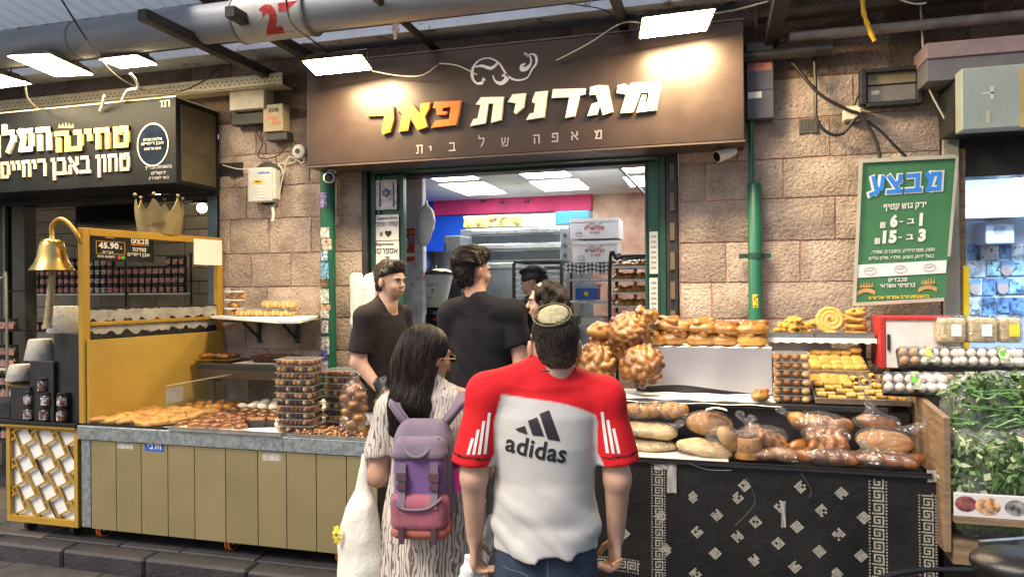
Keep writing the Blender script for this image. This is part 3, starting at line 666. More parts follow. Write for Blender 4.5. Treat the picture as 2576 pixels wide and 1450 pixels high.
# painted number, wrapped on the pipe
co,fs=text_mesh('27',height=0.22,bold=0.06)
cx=(pd(750,50,4.2).x)
M_redp=mat('red_spray',(0.45,0.03,0.03),0.8,var=0.3,vscale=30)
def onpipe(p,r=0.1515):a=p[1]/r*.92-1.25;return (-1.335+p[0]*.92,dy-r*math.cos(a),dzc+r*math.sin(a))
b=MB();b.add([onpipe(p) for p in co],[tuple(f) for f in fs]);b.build('painted_number',M_redp,duct)
# rails and perforated cable tray
rail=thing('rail','pale tin flashing rail, upper of the two above the brown sign','rail',(0,-0.33,3.75),'tin rails above the signs')
b=MB();b.box((-7,-0.36,3.72),(5.4,-0.34,3.80)).box((-7,-0.34,3.79),(5.4,-0.12,3.80));b.build('strip',M_galvblue,rail)
rail=thing('rail','pale tin flashing rail, lower of the two above the brown sign','rail',(0,-0.30,3.62),'tin rails above the signs')
b=MB();b.box((-7,-0.40,3.575),(5.4,-0.38,3.635)).box((-7,-0.38,3.575),(5.4,-0.16,3.583));b.build('strip',M_galvblue,rail)
def tray(x0,x1,y,z,m,label):
    t=thing('cable_tray',label,'cable tray',((x0+x1)/2,y,z));b=MB();b.box((x0,y,z),(x1,y+0.01,z+0.012)).box((x0,y,z+0.072),(x1,y+0.01,z+0.085)).box((x0,y+.011,z-.01),(x1,y+0.14,z-0.004))
    b.build('flange',m,t);b=MB();b.box((x0,y+0.001,z+0.0125),(x1,y+0.009,z+0.0715));b.build('web',m,t);b=MB();xx=x0
    while xx<x1:b.box((xx,y+0.0004,z+0.022),(xx+0.014,y+0.0009,z+0.032)).box((xx+.02,y+0.0004,z+0.046),(xx+0.034,y+0.0009,z+0.056));xx += 0.045
    tag(b.build('perforations',M_black,t),kind='stuff')
tray(-6.5,-1.75,-0.22,3.36,mat('cream_tin',(0.42,0.38,0.28),0.5,0.4,var=0.2),'cream perforated cable tray above the black left sign')
tray(1.7,5.2,-0.22,3.50,mat('dusty_tin',(0.13,0.11,0.09),0.6,0.4,var=0.3),'dusty perforated cable tray above the right pier')
def beam_y(u0,v0,u1,v1,y1,w_,m,label,rnd_=False):
    p=py(u1,v1,y1);q=pz(u0,v0,p.z);q=Vector((p.x,q.y,p.z));t=thing('beam',label,'beam',p,'dark steel beams reaching out from the wall')
    b=MB()
    if rnd_:b.tube([p,q],w_/2,10)
    else:b.beam(p,q,w_)
    b.build('bar',m,t,smooth=rnd_);return p,q
beam_y(345,38,700,200,-0.05,0.065,M_dark,'dark square steel beam ending beside the grey junction boxes')
beam_y(550,32,790,150,-0.25,0.065,M_dark,'dark square steel beam behind the left flood lamp of the brown sign')
beam_y(895,-20,1105,132,-0.1,0.05,M_dark,'dark round steel beam tied with a rag above the sign',True)
beam_y(1530,-60,1572,70,-0.2,0.055,M_dark,'dark steel beam above the right half of the sign')
beam_y(1998,-60,1940,100,-0.1,0.085,M_black,'thick black steel post beam right of the brown sign')
# ================================================================ generic small builders
def wbox(name,parent,u0,v0,u1,v1,y,depth,m,bevel=0.003,b=None):
    """box whose front face on the plane y covers that much of the wall"""
    a=py(u0,(v0+v1)/2,y).x;c=py(u1,(v0+v1)/2,y).x;um=(u0+u1)/2;z1=py(um,v0,y).z;z0=py(um,v1,y).z
    b=MB();b.box((a,y,z0),(c,y+depth,z1));return b.build(name,m,parent,bevel=bevel)
def single(b,name,m,label,cat,loc=(0,0,0),group=None,smooth=False,bevel=0.0,kind=None):
    """a thing that is one mesh"""
    t=bpy.data.objects.new('anchor',None);t.location=loc
    me=b.mesh(m,loc,smooth);bpy.data.objects.remove(t)
    bm=bmesh.new();bm.from_mesh(me);bmesh.ops.recalc_face_normals(bm,faces=bm.faces);bm.to_mesh(me);bm.free()
    o=link(name,me,None,loc);tag(o,label,cat,group,kind)
    if smooth:me.set_sharp_from_angle(angle=R(50))
    if bevel:md=o.modifiers.new('bevel','BEVEL');md.width=bevel;md.segments=2;md.limit_method='ANGLE'
    return o
def sag(a,c,drop,n=14):
    a,c=Vector(a),Vector(c);return [a.lerp(c,i/n)-Z*(drop*4*(i/n)*(1-i/n)) for i in range(n+1)]
def spline(P,n=8):
    P=[Vector(p) for p in P];out=[]
    for i in range(len(P)-1):
        p0,p1,p2,p3=P[max(i-1,0)],P[i],P[i+1],P[min(i+2,len(P)-1)]
        for k in range(n):
            t=k/n;out.append(0.5*(2*p1+(p2-p0)*t+(2*p0-5*p1+4*p2-p3)*t*t+(3*p1-p0-3*p2+p3)*t**3))
    return out+[P[-1]]
def cable(pts,r,m,label,name='cable',cat='cable',group=None):
    b=MB();P=spline(pts,7);b.tube(P,r,7);return single(b,name,m,label,cat,P[0],group,smooth=True)
def cablepx(pts,y,r,m,label,**k):return cable([py(u,v,y if not hasattr(y,'__len__') else y[i]) for i,(u,v) in enumerate(pts)],r,m,label,**k)

# ================================================================ left counter: steel cabinet on casters
CY=-1.18;ZT=0.89
CX0=-2.67;CX1=-0.50;CXM=-1.12
cab=thing('steel_counter','long brushed steel pastry counter with galvanised top on orange casters','counter',(-1.7,-0.7,PLAT))
seams=[230,293,356,423,490,568,649,721,796,872,945]
xs=[py(u,1220,CY).x for u in seams];xs[-1]=CX1
b=MB();b.box((CX0,CY+0.012,0.225),(CXM,-0.16,0.795)).box((CXM,CY+0.012,0.225),(CX1,-0.64,0.795));b.build('body',M_dark,cab)
b=MB();b.box((CX0,CY-0.004,0.21),(xs[0]-0.003,CY+0.05,0.795));b.build('corner_post',M_galv,cab,bevel=0.004)
for i in range(10):
    b=MB();b.box((xs[i]+0.0025,CY-0.002,0.205),(xs[i+1]-0.0025,CY+0.011,0.79));b.build('door_panel',M_steel,cab,bevel=0.002)
b=MB();b.box((CX0-0.02,CY-0.02,0.797),(CXM,-0.15,ZT)).box((CXM+0.0005,CY-0.02,0.797),(CX1+0.01,-0.62,ZT));b.build('top',M_galv,cab,bevel=0.005)
M_orangew=mat('orange_tyre',(0.75,0.16,0.02),0.5);M_zinc=mat('zinc',(0.4,0.38,0.33),0.4,0.7,var=0.2)
for u in (262,583,860):
    c=py(u,1340,CY+0.10);r_=0.052;cz=PLAT+r_;w_=thing('caster',None,None);bpy.data.objects.remove(w_)
    b=MB();b.tube([(c.x-.018,CY+.1,cz),(c.x+.018,CY+.1,cz)],r_*0.8,18);wh=b.build('caster_wheel',M_dark,cab)
    for s_ in (-1,1):
        b=MB()
        for k in range(18):
            t0,t1=k*math.tau/18,(k+1)*math.tau/18
            b.hexa([(c.x+s_*.012-.006,CY+.1+math.cos(t0)*q,cz+math.sin(t0)*q) for q in (r_*.82,)]+[(c.x+s_*.012+.006,CY+.1+math.cos(t0)*r_*.82,cz+math.sin(t0)*r_*.82),(c.x+s_*.012+.006,CY+.1+math.cos(t0)*r_,cz+math.sin(t0)*r_),(c.x+s_*.012-.006,CY+.1+math.cos(t0)*r_,cz+math.sin(t0)*r_)],
                   [(c.x+s_*.012-.006,CY+.1+math.cos(t1)*r_*.82,cz+math.sin(t1)*r_*.82),(c.x+s_*.012+.006,CY+.1+math.cos(t1)*r_*.82,cz+math.sin(t1)*r_*.82),(c.x+s_*.012+.006,CY+.1+math.cos(t1)*r_,cz+math.sin(t1)*r_),(c.x+s_*.012-.006,CY+.1+math.cos(t1)*r_,cz+math.sin(t1)*r_)])
        b.build('caster_tyre',M_orangew,cab)
    b=MB();b.box((c.x-.03,CY+.07,cz-.01),(c.x-.022,CY+.13,.204)).box((c.x+.022,CY+.07,cz-.01),(c.x+.03,CY+.13,.204)).box((c.x-.035,CY+.06,.196),(c.x+.035,CY+.14,.2045));b.build('caster_fork',M_zinc,cab)
st=wbox('sticker',cab,364,1106,412,1134,CY-0.0045,0.002,mat('blue_sticker',(0.02,0.10,0.50),0.4),0)
sgt('חלבי',371,405,1111,1129,M_white,CY-0.0048,cab,bold=0.03,depth=0.0008,name='sticker_text')
M_scuff=mat('glue_mark',(0.46,0.44,0.38),0.75,0.3,var=0.3,vscale=40)
wbox('glue_mark',cab,296,1108,335,1128,CY-0.0032,0.001,M_scuff,0);wbox('glue_mark',cab,660,1135,706,1158,CY-0.0032,0.001,M_scuff,0)

# ================================================================ gold partition with the price board
PA,PB=Vector((-2.67,CY,0)),Vector((-2.47,-0.02,0));PDIR=(PB-PA).normalized();PN=Vector((PDIR.y,-PDIR.x,0));PLEN=(PB-PA).length
def pv(u,v):
    r=Vector(ray(u,v));c=Vector(CAM);l=(PA-c).dot(PN)/r.dot(PN);p=c+r*l;return (p-PA).dot(PDIR),p.z
MP=Matrix.Translation(PA) @ Matrix((PDIR,-PN,Z)).transposed().to_4x4()
part=thing('gold_partition','gold framed stall partition with ochre lower panel behind the bell','partition',PA+Z*0.9)
def pbox(name,s0,s1,z0,z1,n0,n1,m,bevel=0.003,parent=part):
    b=MB();b.box((s0,n0,z0),(s1,n1,z1),MP);return b.build(name,m,parent,bevel=bevel)
ZTOP=2.21
pbox('post',0,0.05,0.9,ZTOP,-0.025,0.025,M_gold)
pbox('post',PLEN-0.05,PLEN,0.9,ZTOP-.051,-0.025,0.025,M_gold)
pbox('top_rail',0.051,PLEN,ZTOP-0.05,ZTOP,-0.025,0.025,M_gold)
pbox('mid_rail',0.051,PLEN-.051,1.55,1.575,-0.03,0.03,M_gold)
pbox('lower_panel',0.02,PLEN-0.02,0.9,1.455,-0.045,-0.028,M_goldpanel,0.002)
pbox('strip_board',0.051,PLEN-.051,1.456,1.67,-0.005,0.008,M_black,0)
b=MB();nn=60
def torn(z0,z1,seed,m,name):
    rn=random.Random(seed);lo=[z0+0.012*math.sin(k*.9)+rn.uniform(-.012,.012) for k in range(nn+1)];hi=[z1+rn.uniform(-.006,.006) for k in range(nn+1)]
    b=MB();q=lambda s,z,n:MP @ Vector((s,n,z))
    for k in range(nn):
        s0,s1=.052+(PLEN-.104)*k/nn,.052+(PLEN-.104)*(k+1)/nn
        b.hexa([q(s0,lo[k],-.009),q(s1,lo[k+1],-.009),q(s1,lo[k+1],-.006),q(s0,lo[k],-.006)],[q(s0,hi[k],-.009),q(s1,hi[k+1],-.009),q(s1,hi[k+1],-.006),q(s0,hi[k],-.006)])
    return b.build(name,m,part)
M_torn=mat('torn_paper',(0.36,0.35,0.33),0.8,var=0.3,vscale=12)
torn(1.58,1.655,1,M_torn,'torn_strip');torn(1.495,1.548,2,M_torn,'torn_strip')
# price board and paper
s0,z1=pv(222,580);s1,_=pv(383,592);_,z0=pv(222,655)
pb_=thing('price_board','black price board reading 45.90 hung in the gold frame','sign',MP @ Vector((s0,0,z0)))
pbox('board',s0,s1,z0,z1,-0.020,-0.014,M_blackgl,0.001,pb_)
def ptext(s,sa,z,wd,ht,m,parent,he=False,bold=0.03,name='lettering'):
    return put_text(name,s,MP @ Vector((sa,-0.0205,z)),PDIR,Z,m,parent,width=wd,height=ht,bold=bold,depth=0.001,he=he)
sw=s1-s0;zh=z1-z0
ptext('45.90',s0+sw*.12,z0+zh*.42,sw*.30,zh*.22,M_letter,pb_,bold=0.05);ptext('ב',s0+sw*.44,z0+zh*.43,sw*.03,zh*.09,M_letter,pb_)
ptext('½ ק״ג',s0+sw*.16,z0+zh*.26,sw*.18,zh*.08,M_letter,pb_);ptext('הקטנה פחת',s0+sw*.10,z0+zh*.10,sw*.26,zh*.09,M_letter,pb_,he=True)
ptext('מבצע!',s0+sw*.62,z0+zh*.64,sw*.28,zh*.19,M_letter,pb_,he=True,bold=0.05);ptext('טחינה',s0+sw*.64,z0+zh*.38,sw*.22,zh*.13,M_letter,pb_,he=True);ptext('אבן ריחיים',s0+sw*.56,z0+zh*.18,sw*.36,zh*.14,M_letter,pb_,he=True)
for (a_,c_,e_,f_) in ((.08,.52,.66,.68),(.08,.52,.24,.26),(.08,.09,.26,.66),(.51,.52,.26,.66)):pbox('border',s0+sw*a_,s0+sw*c_,z0+zh*e_,z0+zh*f_,-.0215,-.0202,M_gold,0,pb_)
pbox('underline',s0+sw*.62,s0+sw*.90,z0+zh*.60,z0+zh*.62,-.0215,-.0202,M_or2,0,pb_)
pbox('emblem',s0+sw*.22,s0+sw*.36,z0+zh*.79,z0+zh*.82,-.0215,-.0202,M_gold,0,pb_);pbox('emblem',s0+sw*.26,s0+sw*.32,z0+zh*.825,z0+zh*.88,-.0215,-.0202,M_gold,0,pb_)
for k,mc in ((.43,mat('red_dot',(0.6,0.05,0.05),0.5)),(.49,mat('green_dot',(0.05,0.4,0.05),0.5))):
    b=MB();c_=MP @ Vector((s0+sw*k,-0.0208,z0+zh*.14));b.add([c_+PDIR*math.cos(t)*.014+Z*math.sin(t)*.014 for t in [j*math.tau/14 for j in range(14)]],[tuple(range(14))]);b.build('dot',mc,pb_)
s2,z3=pv(480,600);s3,_=pv(551,607);_,z2=pv(480,665)
b=MB();b.box((s2,-0.032,z2),(s3,-0.030,z3),MP);single(b,'blank_notice',M_paper,'blank white paper taped under the gold top rail','paper',MP @ Vector((s2,-.03,z2)))
# gold crown standing on the rail
cs,cz_=pv(372,585);ce,_=pv(474,590)
crown=thing('crown_sign','gold cut-out crown ornament standing on the partition rail','crown',MP @ Vector(((cs+ce)/2,0,ZTOP)))
b=MB();NC=40;cr_=0.15;cc=MP @ Vector(((cs+ce)/2,0.10,ZTOP));
def crown_h(t):f=(t*6/math.tau) % 1.0;return 0.15+0.13*(abs(f-.5)*2)**1.6
for k in range(NC):
    t0,t1=k*math.tau/NC,(k+1)*math.tau/NC
    P=lambda t,rr,z:cc+Vector((math.cos(t)*rr,math.sin(t)*rr,z))
    b.hexa([P(t0,cr_,0),P(t1,cr_,0),P(t1,cr_-.004,0),P(t0,cr_-.004,0)],[P(t0,cr_+.02,crown_h(t0)),P(t1,cr_+.02,crown_h(t1)),P(t1,cr_+.016,crown_h(t1)),P(t0,cr_+.016,crown_h(t0))])
b.build('band',mat('crown_gold',(0.26,0.21,0.11),0.5,0.3,var=0.2),crown,smooth=False)
b=MB()
for k in range(6):t=k*math.tau/6;b.ball(cc+Vector((math.cos(t)*(cr_+.02),math.sin(t)*(cr_+.02),.29)),0.014,10,6)
tag(b.build('pearls',mat('crown_gold',(0.5,0.38,0.14),0.4),crown,smooth=True),kind='stuff')
p_=cc+Vector((0.02,-cr_-.006,0.05));put_text('lettering','חנות החלבה',p_,Vector((1,.35,0)),Z,M_black,crown,width=0.14,height=0.04,he=True,depth=0.001)

# ================================================================ bell
bc=py(131,640,CY-0.02);
bell=thing('brass_bell','brass ship bell with knotted rope hung on a curved gold arm','bell',bc)
M_brass=mat('brass',(0.62,0.42,0.14),0.28,0.95,var=0.2,vscale=5,rvar=0.15)
b=MB();prof=[(0.132,-0.11),(0.138,-0.105),(0.128,-0.09),(0.105,-0.055),(0.088,-0.01),(0.078,0.05),(0.070,0.085),(0.055,0.10),(0.02,0.106),(0.012,0.13),(0.0001,0.132)]
b.lathe(prof,bc,36,closed=False);b.build('bell_body',M_brass,bell,smooth=True)
b=MB();b.lathe([(0.0001,.095),(0.06,.085),(0.078,0.0),(0.10,-.06),(0.125,-.105)],bc,30,closed=False);b.build('bell_inside',M_dark,bell,smooth=True)
pt=MP @ Vector((0,0,ZTOP-0.08));b=MB();b.tube(spline([bc+Z*.13,bc+Vector((0.0,0,.19)),bc+Vector((.06,0,.235)),bc+Vector((.13,0,.215)),Vector((pt.x,pt.y-.02,pt.z+.03)),Vector((pt.x+.005,pt.y,pt.z-.02))],6),0.015,8);b.build('arm',M_gold,bell,smooth=True)
rp=[py(u,v,CY-.02) for u,v in ((134,675),(131,700),(127,740),(123,790),(120,812))]
b=MB();b.tube(spline(rp,6),[0.018+0.007*(i/24)+.0015*(i % 2) for i in range(25)],8);b.tube([rp[-1],rp[-1]-Z*.035],[.026,.032],9)
b.build('rope',mat('knotted_rope',(0.46,0.36,0.20),0.9,var=0.3,vscale=60,bump=0.6,bscale=120),bell,smooth=True)

# ================================================================ lattice cart, black stand, pots, jars
LX0,LX1=py(25,1200,CY+.02).x,-2.70
cart=thing('lattice_cart','display cart with gold lattice over white panel and black worktop','cart',((LX0+LX1)/2,CY,0.2))
b=MB();b.box((LX0+.01,CY+.025,.23),(LX1-.01,CY+.6,.86));b.build('body',M_white,cart)
b=MB();z0,z1=.20,.86;w_=.032
b.box((LX0,CY-.005,z0),(LX0+w_,CY+.02,z1)).box((LX1-w_,CY-.005,z0),(LX1,CY+.02,z1)).box((LX0+w_,CY-.005,z0),(LX1-w_,CY+.02,z0+.045)).box((LX0+w_,CY-.005,z1-.02),(LX1-w_,CY+.02,z1));b.build('frame',M_gold,cart,bevel=.002)
b=MB();a_,c_=0.125,0.045;th=R(28);u1=Vector((math.cos(th),0,math.sin(th)));u2=Vector((-math.sin(th),0,math.cos(th)))
V1=u1*a_+u2*c_;V2=u2*a_-u1*c_;org=Vector(((LX0+LX1)/2,0,(z0+z1)/2));bx0,bx1,bz0,bz1=LX0+w_,LX1-w_,z0+.045,z1-.02
def clip(p,q):
    t0,t1=0.0,1.0;d=q-p
    for pp,dd,lo,hi in ((p.x,d.x,bx0,bx1),(p.z,d.z,bz0,bz1)):
        if abs(dd)<1e-9:
            if pp<lo or pp>hi:return None
        else:
            ta,tb=(lo-pp)/dd,(hi-pp)/dd;ta,tb=min(ta,tb),max(ta,tb);t0,t1=max(t0,ta),min(t1,tb)
    return (p+d*t0,p+d*t1) if t1-t0>0.04 else None
for i in range(-8,9):
    for j in range(-8,9):
        o=org+V1*i+V2*j;skew=0.006*((i+j) % 2)
        for p,q in ((o-u1*0.0,o+u1*(a_+c_)),(o,o+u2*(a_+c_*0) ),(o+u1*c_*0-u2*c_,o+u2*(a_))):
            r_=clip(p+u1*skew,q-u2*skew)
            if r_:b.beam(r_[0]+Y*(CY+.008),r_[1]+Y*(CY+.008+.0007*((i*3+j) % 5)),.0125,.012,up=(0,1,0))
tag(b.build('lattice',M_gold,cart),kind='stuff')
b=MB();b.box((LX0-.42,CY-.03,.875),(LX1+.005,CY+.62,.90));b.build('worktop',M_blackgl,cart,bevel=.003)
b=MB();b.box((LX0-.41,CY-.025,.861),(LX1,CY+.6,.8745));b.build('worktop_edge',M_gold,cart)
for xx in (LX0+.12,LX1-.1):
    b=MB();b.tube([(xx-.015,CY+.08,.165),(xx+.015,CY+.08,.165)],.045,14);b.build('caster_wheel',M_dark,cart);b=MB();b.box((xx-.02,CY+.06,.17),(xx+.02,CY+.10,.199));b.build('caster_fork',M_zinc,cart)
stand=thing('stepped_stand','black stepped display stand beside the gold partition','stand',(-2.85,CY,.9))
for nm,u0,u1_,vt,y0 in (('step',135,203,838,CY+.05),('step',75,134,908,CY+.02),('step',26,74,972,CY+.0),('step',-60,25,1010,CY+.04)):
    a=py(u0,vt,y0);c=py(u1_,vt,y0);b=MB();b.box((a.x,y0,.9005),(c.x,y0+.5,(a.z+c.z)/2));b.build(nm,M_black,stand,bevel=.003)
M_pot=mat('cast_stone_pot',(0.42,0.40,0.36),0.9,var=0.15,vscale=14,bump=0.25,bscale=70,dark=(55,0.33,(0.15,0.14,0.13)))
for (u0,u1_,v0,v1,y0,lb) in ((132,195,772,838,CY+.16,'grey cast stone pot upside down on the highest black step beside the rope'),(75,131,856,908,CY+.13,'pale cast stone pot upside down on the middle black step'),(27,76,918,958,CY+.12,'grey cast stone pot upside down on the lowest black step')):
    p=py((u0+u1_)/2,v1,y0);r1=(py(u1_,v1,y0).x-py(u0,v1,y0).x)/2;h_=py(u0,v0,y0).z-p.z
    for k in range(4):pass
    zt={132:838,75:908,27:972}[u0];zb=(py(u0,zt,{132:CY+.05,75:CY+.02,27:CY}[u0])).z
    b=MB();b.lathe([(r1,0),(r1*1.02,.004),(r1*.76,h_*.94),(r1*.70,h_),(0.001,h_)],(p.x,y0,zb+.001 if u0 != 27 else zb+.03),28,closed=False)
    single(b,'stone_pot',M_pot,lb,'pot',(p.x,y0,zb),'upturned stone pots on the steps',smooth=True)
p=py(95,935,CY+.2);b=MB();b.ball((py(76,885,CY+.3).x,CY+.35,py(76,890,CY+.3).z),.055,14,10);single(b,'halva_ball',mat('mauve_stone',(0.22,0.18,0.19),0.9,var=.2,bump=.3),'round mauve ball behind the middle pot','ball',smooth=True)
p=py(50,976,CY+.13);b=MB();b.lathe([(.085,0),(.088,.01),(.04,.02),(0.001,.022)],(p.x,CY+.13,py(50,974,CY).z),20,closed=False);single(b,'gold_plate',M_gold,'small gold plate under the lowest pot','plate',smooth=True)
# jars of spread
M_jar=mat('dark_jar',(0.03,0.02,0.018),0.12,var=0.3,coat=0.5);M_lid=mat('black_lid',(0.015,0.015,0.015),0.35)
M_lab=[mat('jar_label_pink',(0.42,0.22,0.20),0.6,var=0.75,vscale=55),mat('jar_label_red',(0.36,0.05,0.04),0.6,var=0.9,vscale=50,col2=(0.5,.2,.15)),mat('jar_label_white',(0.6,0.52,0.48),0.6,var=0.5,vscale=45,dark=(40,.42,(.2,.05,.04))),mat('jar_label_grey',(0.42,0.42,0.40),0.6,var=.5,vscale=35,dark=(26,.45,(.12,.03,.03)))]
def jar_proto(r,h,lab,name='jar',nseg=12,wrap=0.9):
    root=bpy.data.objects.new(name,None);COL.objects.link(root)
    b=MB();b.lathe([(r*.94,0),(r,h*.06),(r,h*.72),(r*.86,h*.80)],(0,0,0),nseg);link('glass_body',b.mesh(M_jar,smooth=True),root)
    b=MB();b.lathe([(r*.93,h*.80),(r*.93,h*.98),(r*.88,h)],(0,0,0),nseg);link('lid',b.mesh(M_lid),root)
    b=MB();k=6;R_=r*1.015
    for i in range(k):
        t0=-math.pi/2-wrap+2*wrap*i/k;t1=-math.pi/2-wrap+2*wrap*(i+1)/k
        b.add([(R_*math.cos(t0),R_*math.sin(t0),h*.12),(R_*math.cos(t1),R_*math.sin(t1),h*.12),(R_*math.cos(t1),R_*math.sin(t1),h*.66),(R_*math.cos(t0),R_*math.sin(t0),h*.66)],[(0,1,2,3)])
    link('label',b.mesh(lab,smooth=True),root);return root
used={}
def place_jar(key,proto,loc,label,group,rz=0):
    o=proto if key not in used else dup(proto);used[key]=1
    o.location=loc;o.rotation_euler.z=rz;tag(o,label,'jar',group);return o
jb=jar_proto(.042,.098,M_lab[3],wrap=.8);yj=CY+.03
JP=[(62,1065,'jar of black spread at the left of the bottom row on the black worktop'),(102,1065,'jar of black spread in the middle of the bottom row on the black worktop'),(145,1066,'jar of black spread at the right of the bottom row, nearest the partition')]
for i,(u,v,lb) in enumerate(JP):q=py(u+15,v,yj);place_jar('jb',jb,(q.x,yj,.9005),lb,'black jars piled on the lattice cart',rz=.15)
for i,(u,lb) in enumerate(((62,'jar of black spread stacked on the left jar'),(105,'jar of black spread stacked on the middle jar'),(145,'jar of black spread stacked on the right jar'))):q=py(u+15,1000,yj);place_jar('jb',jb,(q.x,yj,.9985+.001),lb,'black jars piled on the lattice cart',rz=.2*i)
q=py(112,950,yj);place_jar('jb',jb,(q.x,yj,1.0975),'single jar of black spread on top of the jar pile','black jars piled on the lattice cart')
b=MB();p0=py(-20,1060,CY+.1);p1=py(58,1060,CY+.1);b.box((p0.x,CY+.06,.9005),(p1.x,CY+.3,.965));single(b,'carton',mat('kraft_box',(0.36,0.27,0.15),.8,var=.15),'low kraft carton with pale lid on the far left of the worktop','box',(p0.x,CY+.1,.9),bevel=.003)
b=MB();b.box((p0.x,CY+.05,.9655),(p1.x+.015,CY+.31,.985));single(b,'halva_slab',mat('pale_halva',(.62,.48,.28),.9,var=.2,vscale=30,bump=.3),'pale halva slab lying on the low kraft carton','halva',(p0.x,CY+.1,.9655),bevel=.006)

# ================================================================ left shop behind: posts, tiles, jar shelves, lamps
shop=thing('tahini_shop','dim tahini shop room with block walls behind the black sign','shop',(-3.8,.4,PLAT))
M_block=mat('block_wall',(0.34,0.29,0.22),0.85,var=0.2,vscale=5,bump=.4,bscale=40,rnd=.12)
b=MB();b.box((-9.5,2.0,PLAT),(-2.0,2.1,3.1));b.build('back_wall',mat('grout',(.16,.14,.11),.9),shop)
b=MB();b.box((-9.5,0.3,3.0),(-2.3,2.1,3.1));b.build('ceiling',M_black,shop)
b=MB();b.box((-2.49,0.31,PLAT),(-2.36,2.0,3.0));b.build('side_wall',mat('grey_green_wall',(.10,.12,.11),.7,var=.2),shop)
b=MB();b.box((-9.5,0.3,PLAT-.002),(-2.3,2.1,PLAT+.004));b.build('floor',M_pave2,shop)
me=None
for r in range(13):
    xx=-7.3+(0.2 if r % 2 else 0)
    while xx<-2.6:
        z0=1.0+r*.15
        if me is None:bb=MB();bb.box((0,0,0),(.39,.03,.14));me=bb.mesh(M_block)
        o=link('wall_block',me,shop,Vector((xx,1.965+random.uniform(0,.004),z0))-wloc(shop));xx += .4
for (u0,u1_,m,nm) in ((523,547,mat('blue_grey_post',(0.10,0.14,0.16),.5,.3,var=.2),'shop_post'),(30,62,mat('brown_grey_steel',(0.09,0.085,0.075),.6,.3,var=.3),'shop_post'),(0,20,M_dark,'shop_post')):  # second post is steel of its own dark brown-grey colour
    a=py(u0,700,.02);c=py(u1_,700,.02);b=MB();b.box((a.x,.02,PLAT),(c.x,.14,2.66));o=b.build('post',m,shop,bevel=.004)
a=py(12,700,0.01);b=MB();b.box((a.x-.01,.0,.5),(a.x+.015,.018,2.6));b.build('green_trim',mat('green_trim',(.16,.2,.08),.5),shop)
b=MB();b.box((-5.2,-.02,2.56),(-2.5,.2,2.593));b.build('lintel',M_dark,shop)
# shelf rack of jars
SJ=1.45;xa,xb=py(88,700,SJ).x,py(492,700,SJ).x
zs=py(300,737,SJ).z
rack=thing('jar_shelf','black wire shelf holding rows of dark jars in the left shop','shelf',((xa+xb)/2,SJ,PLAT))
for zz in (zs,zs-.42,zs-.84):b=MB();b.box((xa,SJ-.06,zz-.018),(xb,SJ+.3,zz));b.build('shelf',M_zinc if zz == zs else M_dark,rack)
for xx in (xa,(xa+xb)/2+.25,xb):b=MB();b.tube([(xx,SJ-.07,PLAT),(xx,SJ-.07,zs+.42)],.012,6);b.build('post',M_dark,rack)
jp=[jar_proto(.040,.097,M_lab[k],nseg=10,wrap=.9) for k in range(3)]
nj=int((xb-xa-.05)/.0865)
for r in range(4):
    for i in range(nj):
        xx=xa+.05+i*.0865;uu=i/nj
        if r == 3 and (.5<uu<.86):continue
        k=0 if uu<.36 else (2 if uu<.46 else (1 if uu<.66 else 0))
        sec='left' if uu<.36 else ('middle' if uu<.66 else 'right');rw=['bottom','second','third','top'][r]
        place_jar('j%d' % k,jp[k],(xx+random.uniform(-.003,.003),SJ,zs+.0005+r*.099),'dark jar in the %s row of the stacked jars, %s stretch of the upper shelf' % (rw,sec),'stacked jars, %s row, %s stretch' % (rw,sec),rz=random.uniform(-.25,.25))
for i in range(0,nj):
    if i % 7 == 6:continue
    place_jar('j0',jp[0],(xa+.06+i*.0865,SJ,zs-.4195),'dark jar standing on the lower shelf of the tahini shop','jars on the lower shelf',rz=random.uniform(-.3,.3))
# near left rack with jars
rx0,rx1=py(-40,900,-.3).x,py(34,900,-.3).x
rk=thing('jar_rack','small wire rack of jars at the left picture edge','rack',(rx0,-.3,PLAT))
for vv in (1105,1000,925,830,730):zz=py(0,vv,-.3).z;b=MB();b.box((rx0,-.36,zz-.012),(rx1,-.1,zz));b.build('shelf',M_cream if vv in (925,1000) else M_dark,rk)
b=MB();zt=py(0,700,-.3).z;b.tube(spline([(rx1,-.36,.15),(rx1,-.36,zt-.1),(rx1-.05,-.36,zt),(rx0,-.36,zt+.01)],6),.011,7);b.build('frame',M_zinc,rk,smooth=True)
for vv in (1105,1000,925,830):
    zz=py(0,vv,-.3).z
    for i in range(4):
        for s_ in range(2 if vv != 830 else 1):place_jar('j0',jp[0],(rx1-.06-i*.088,-.25,zz+.001+s_*.099),'dark jar on the small rack at the left picture edge','jars on the small rack')
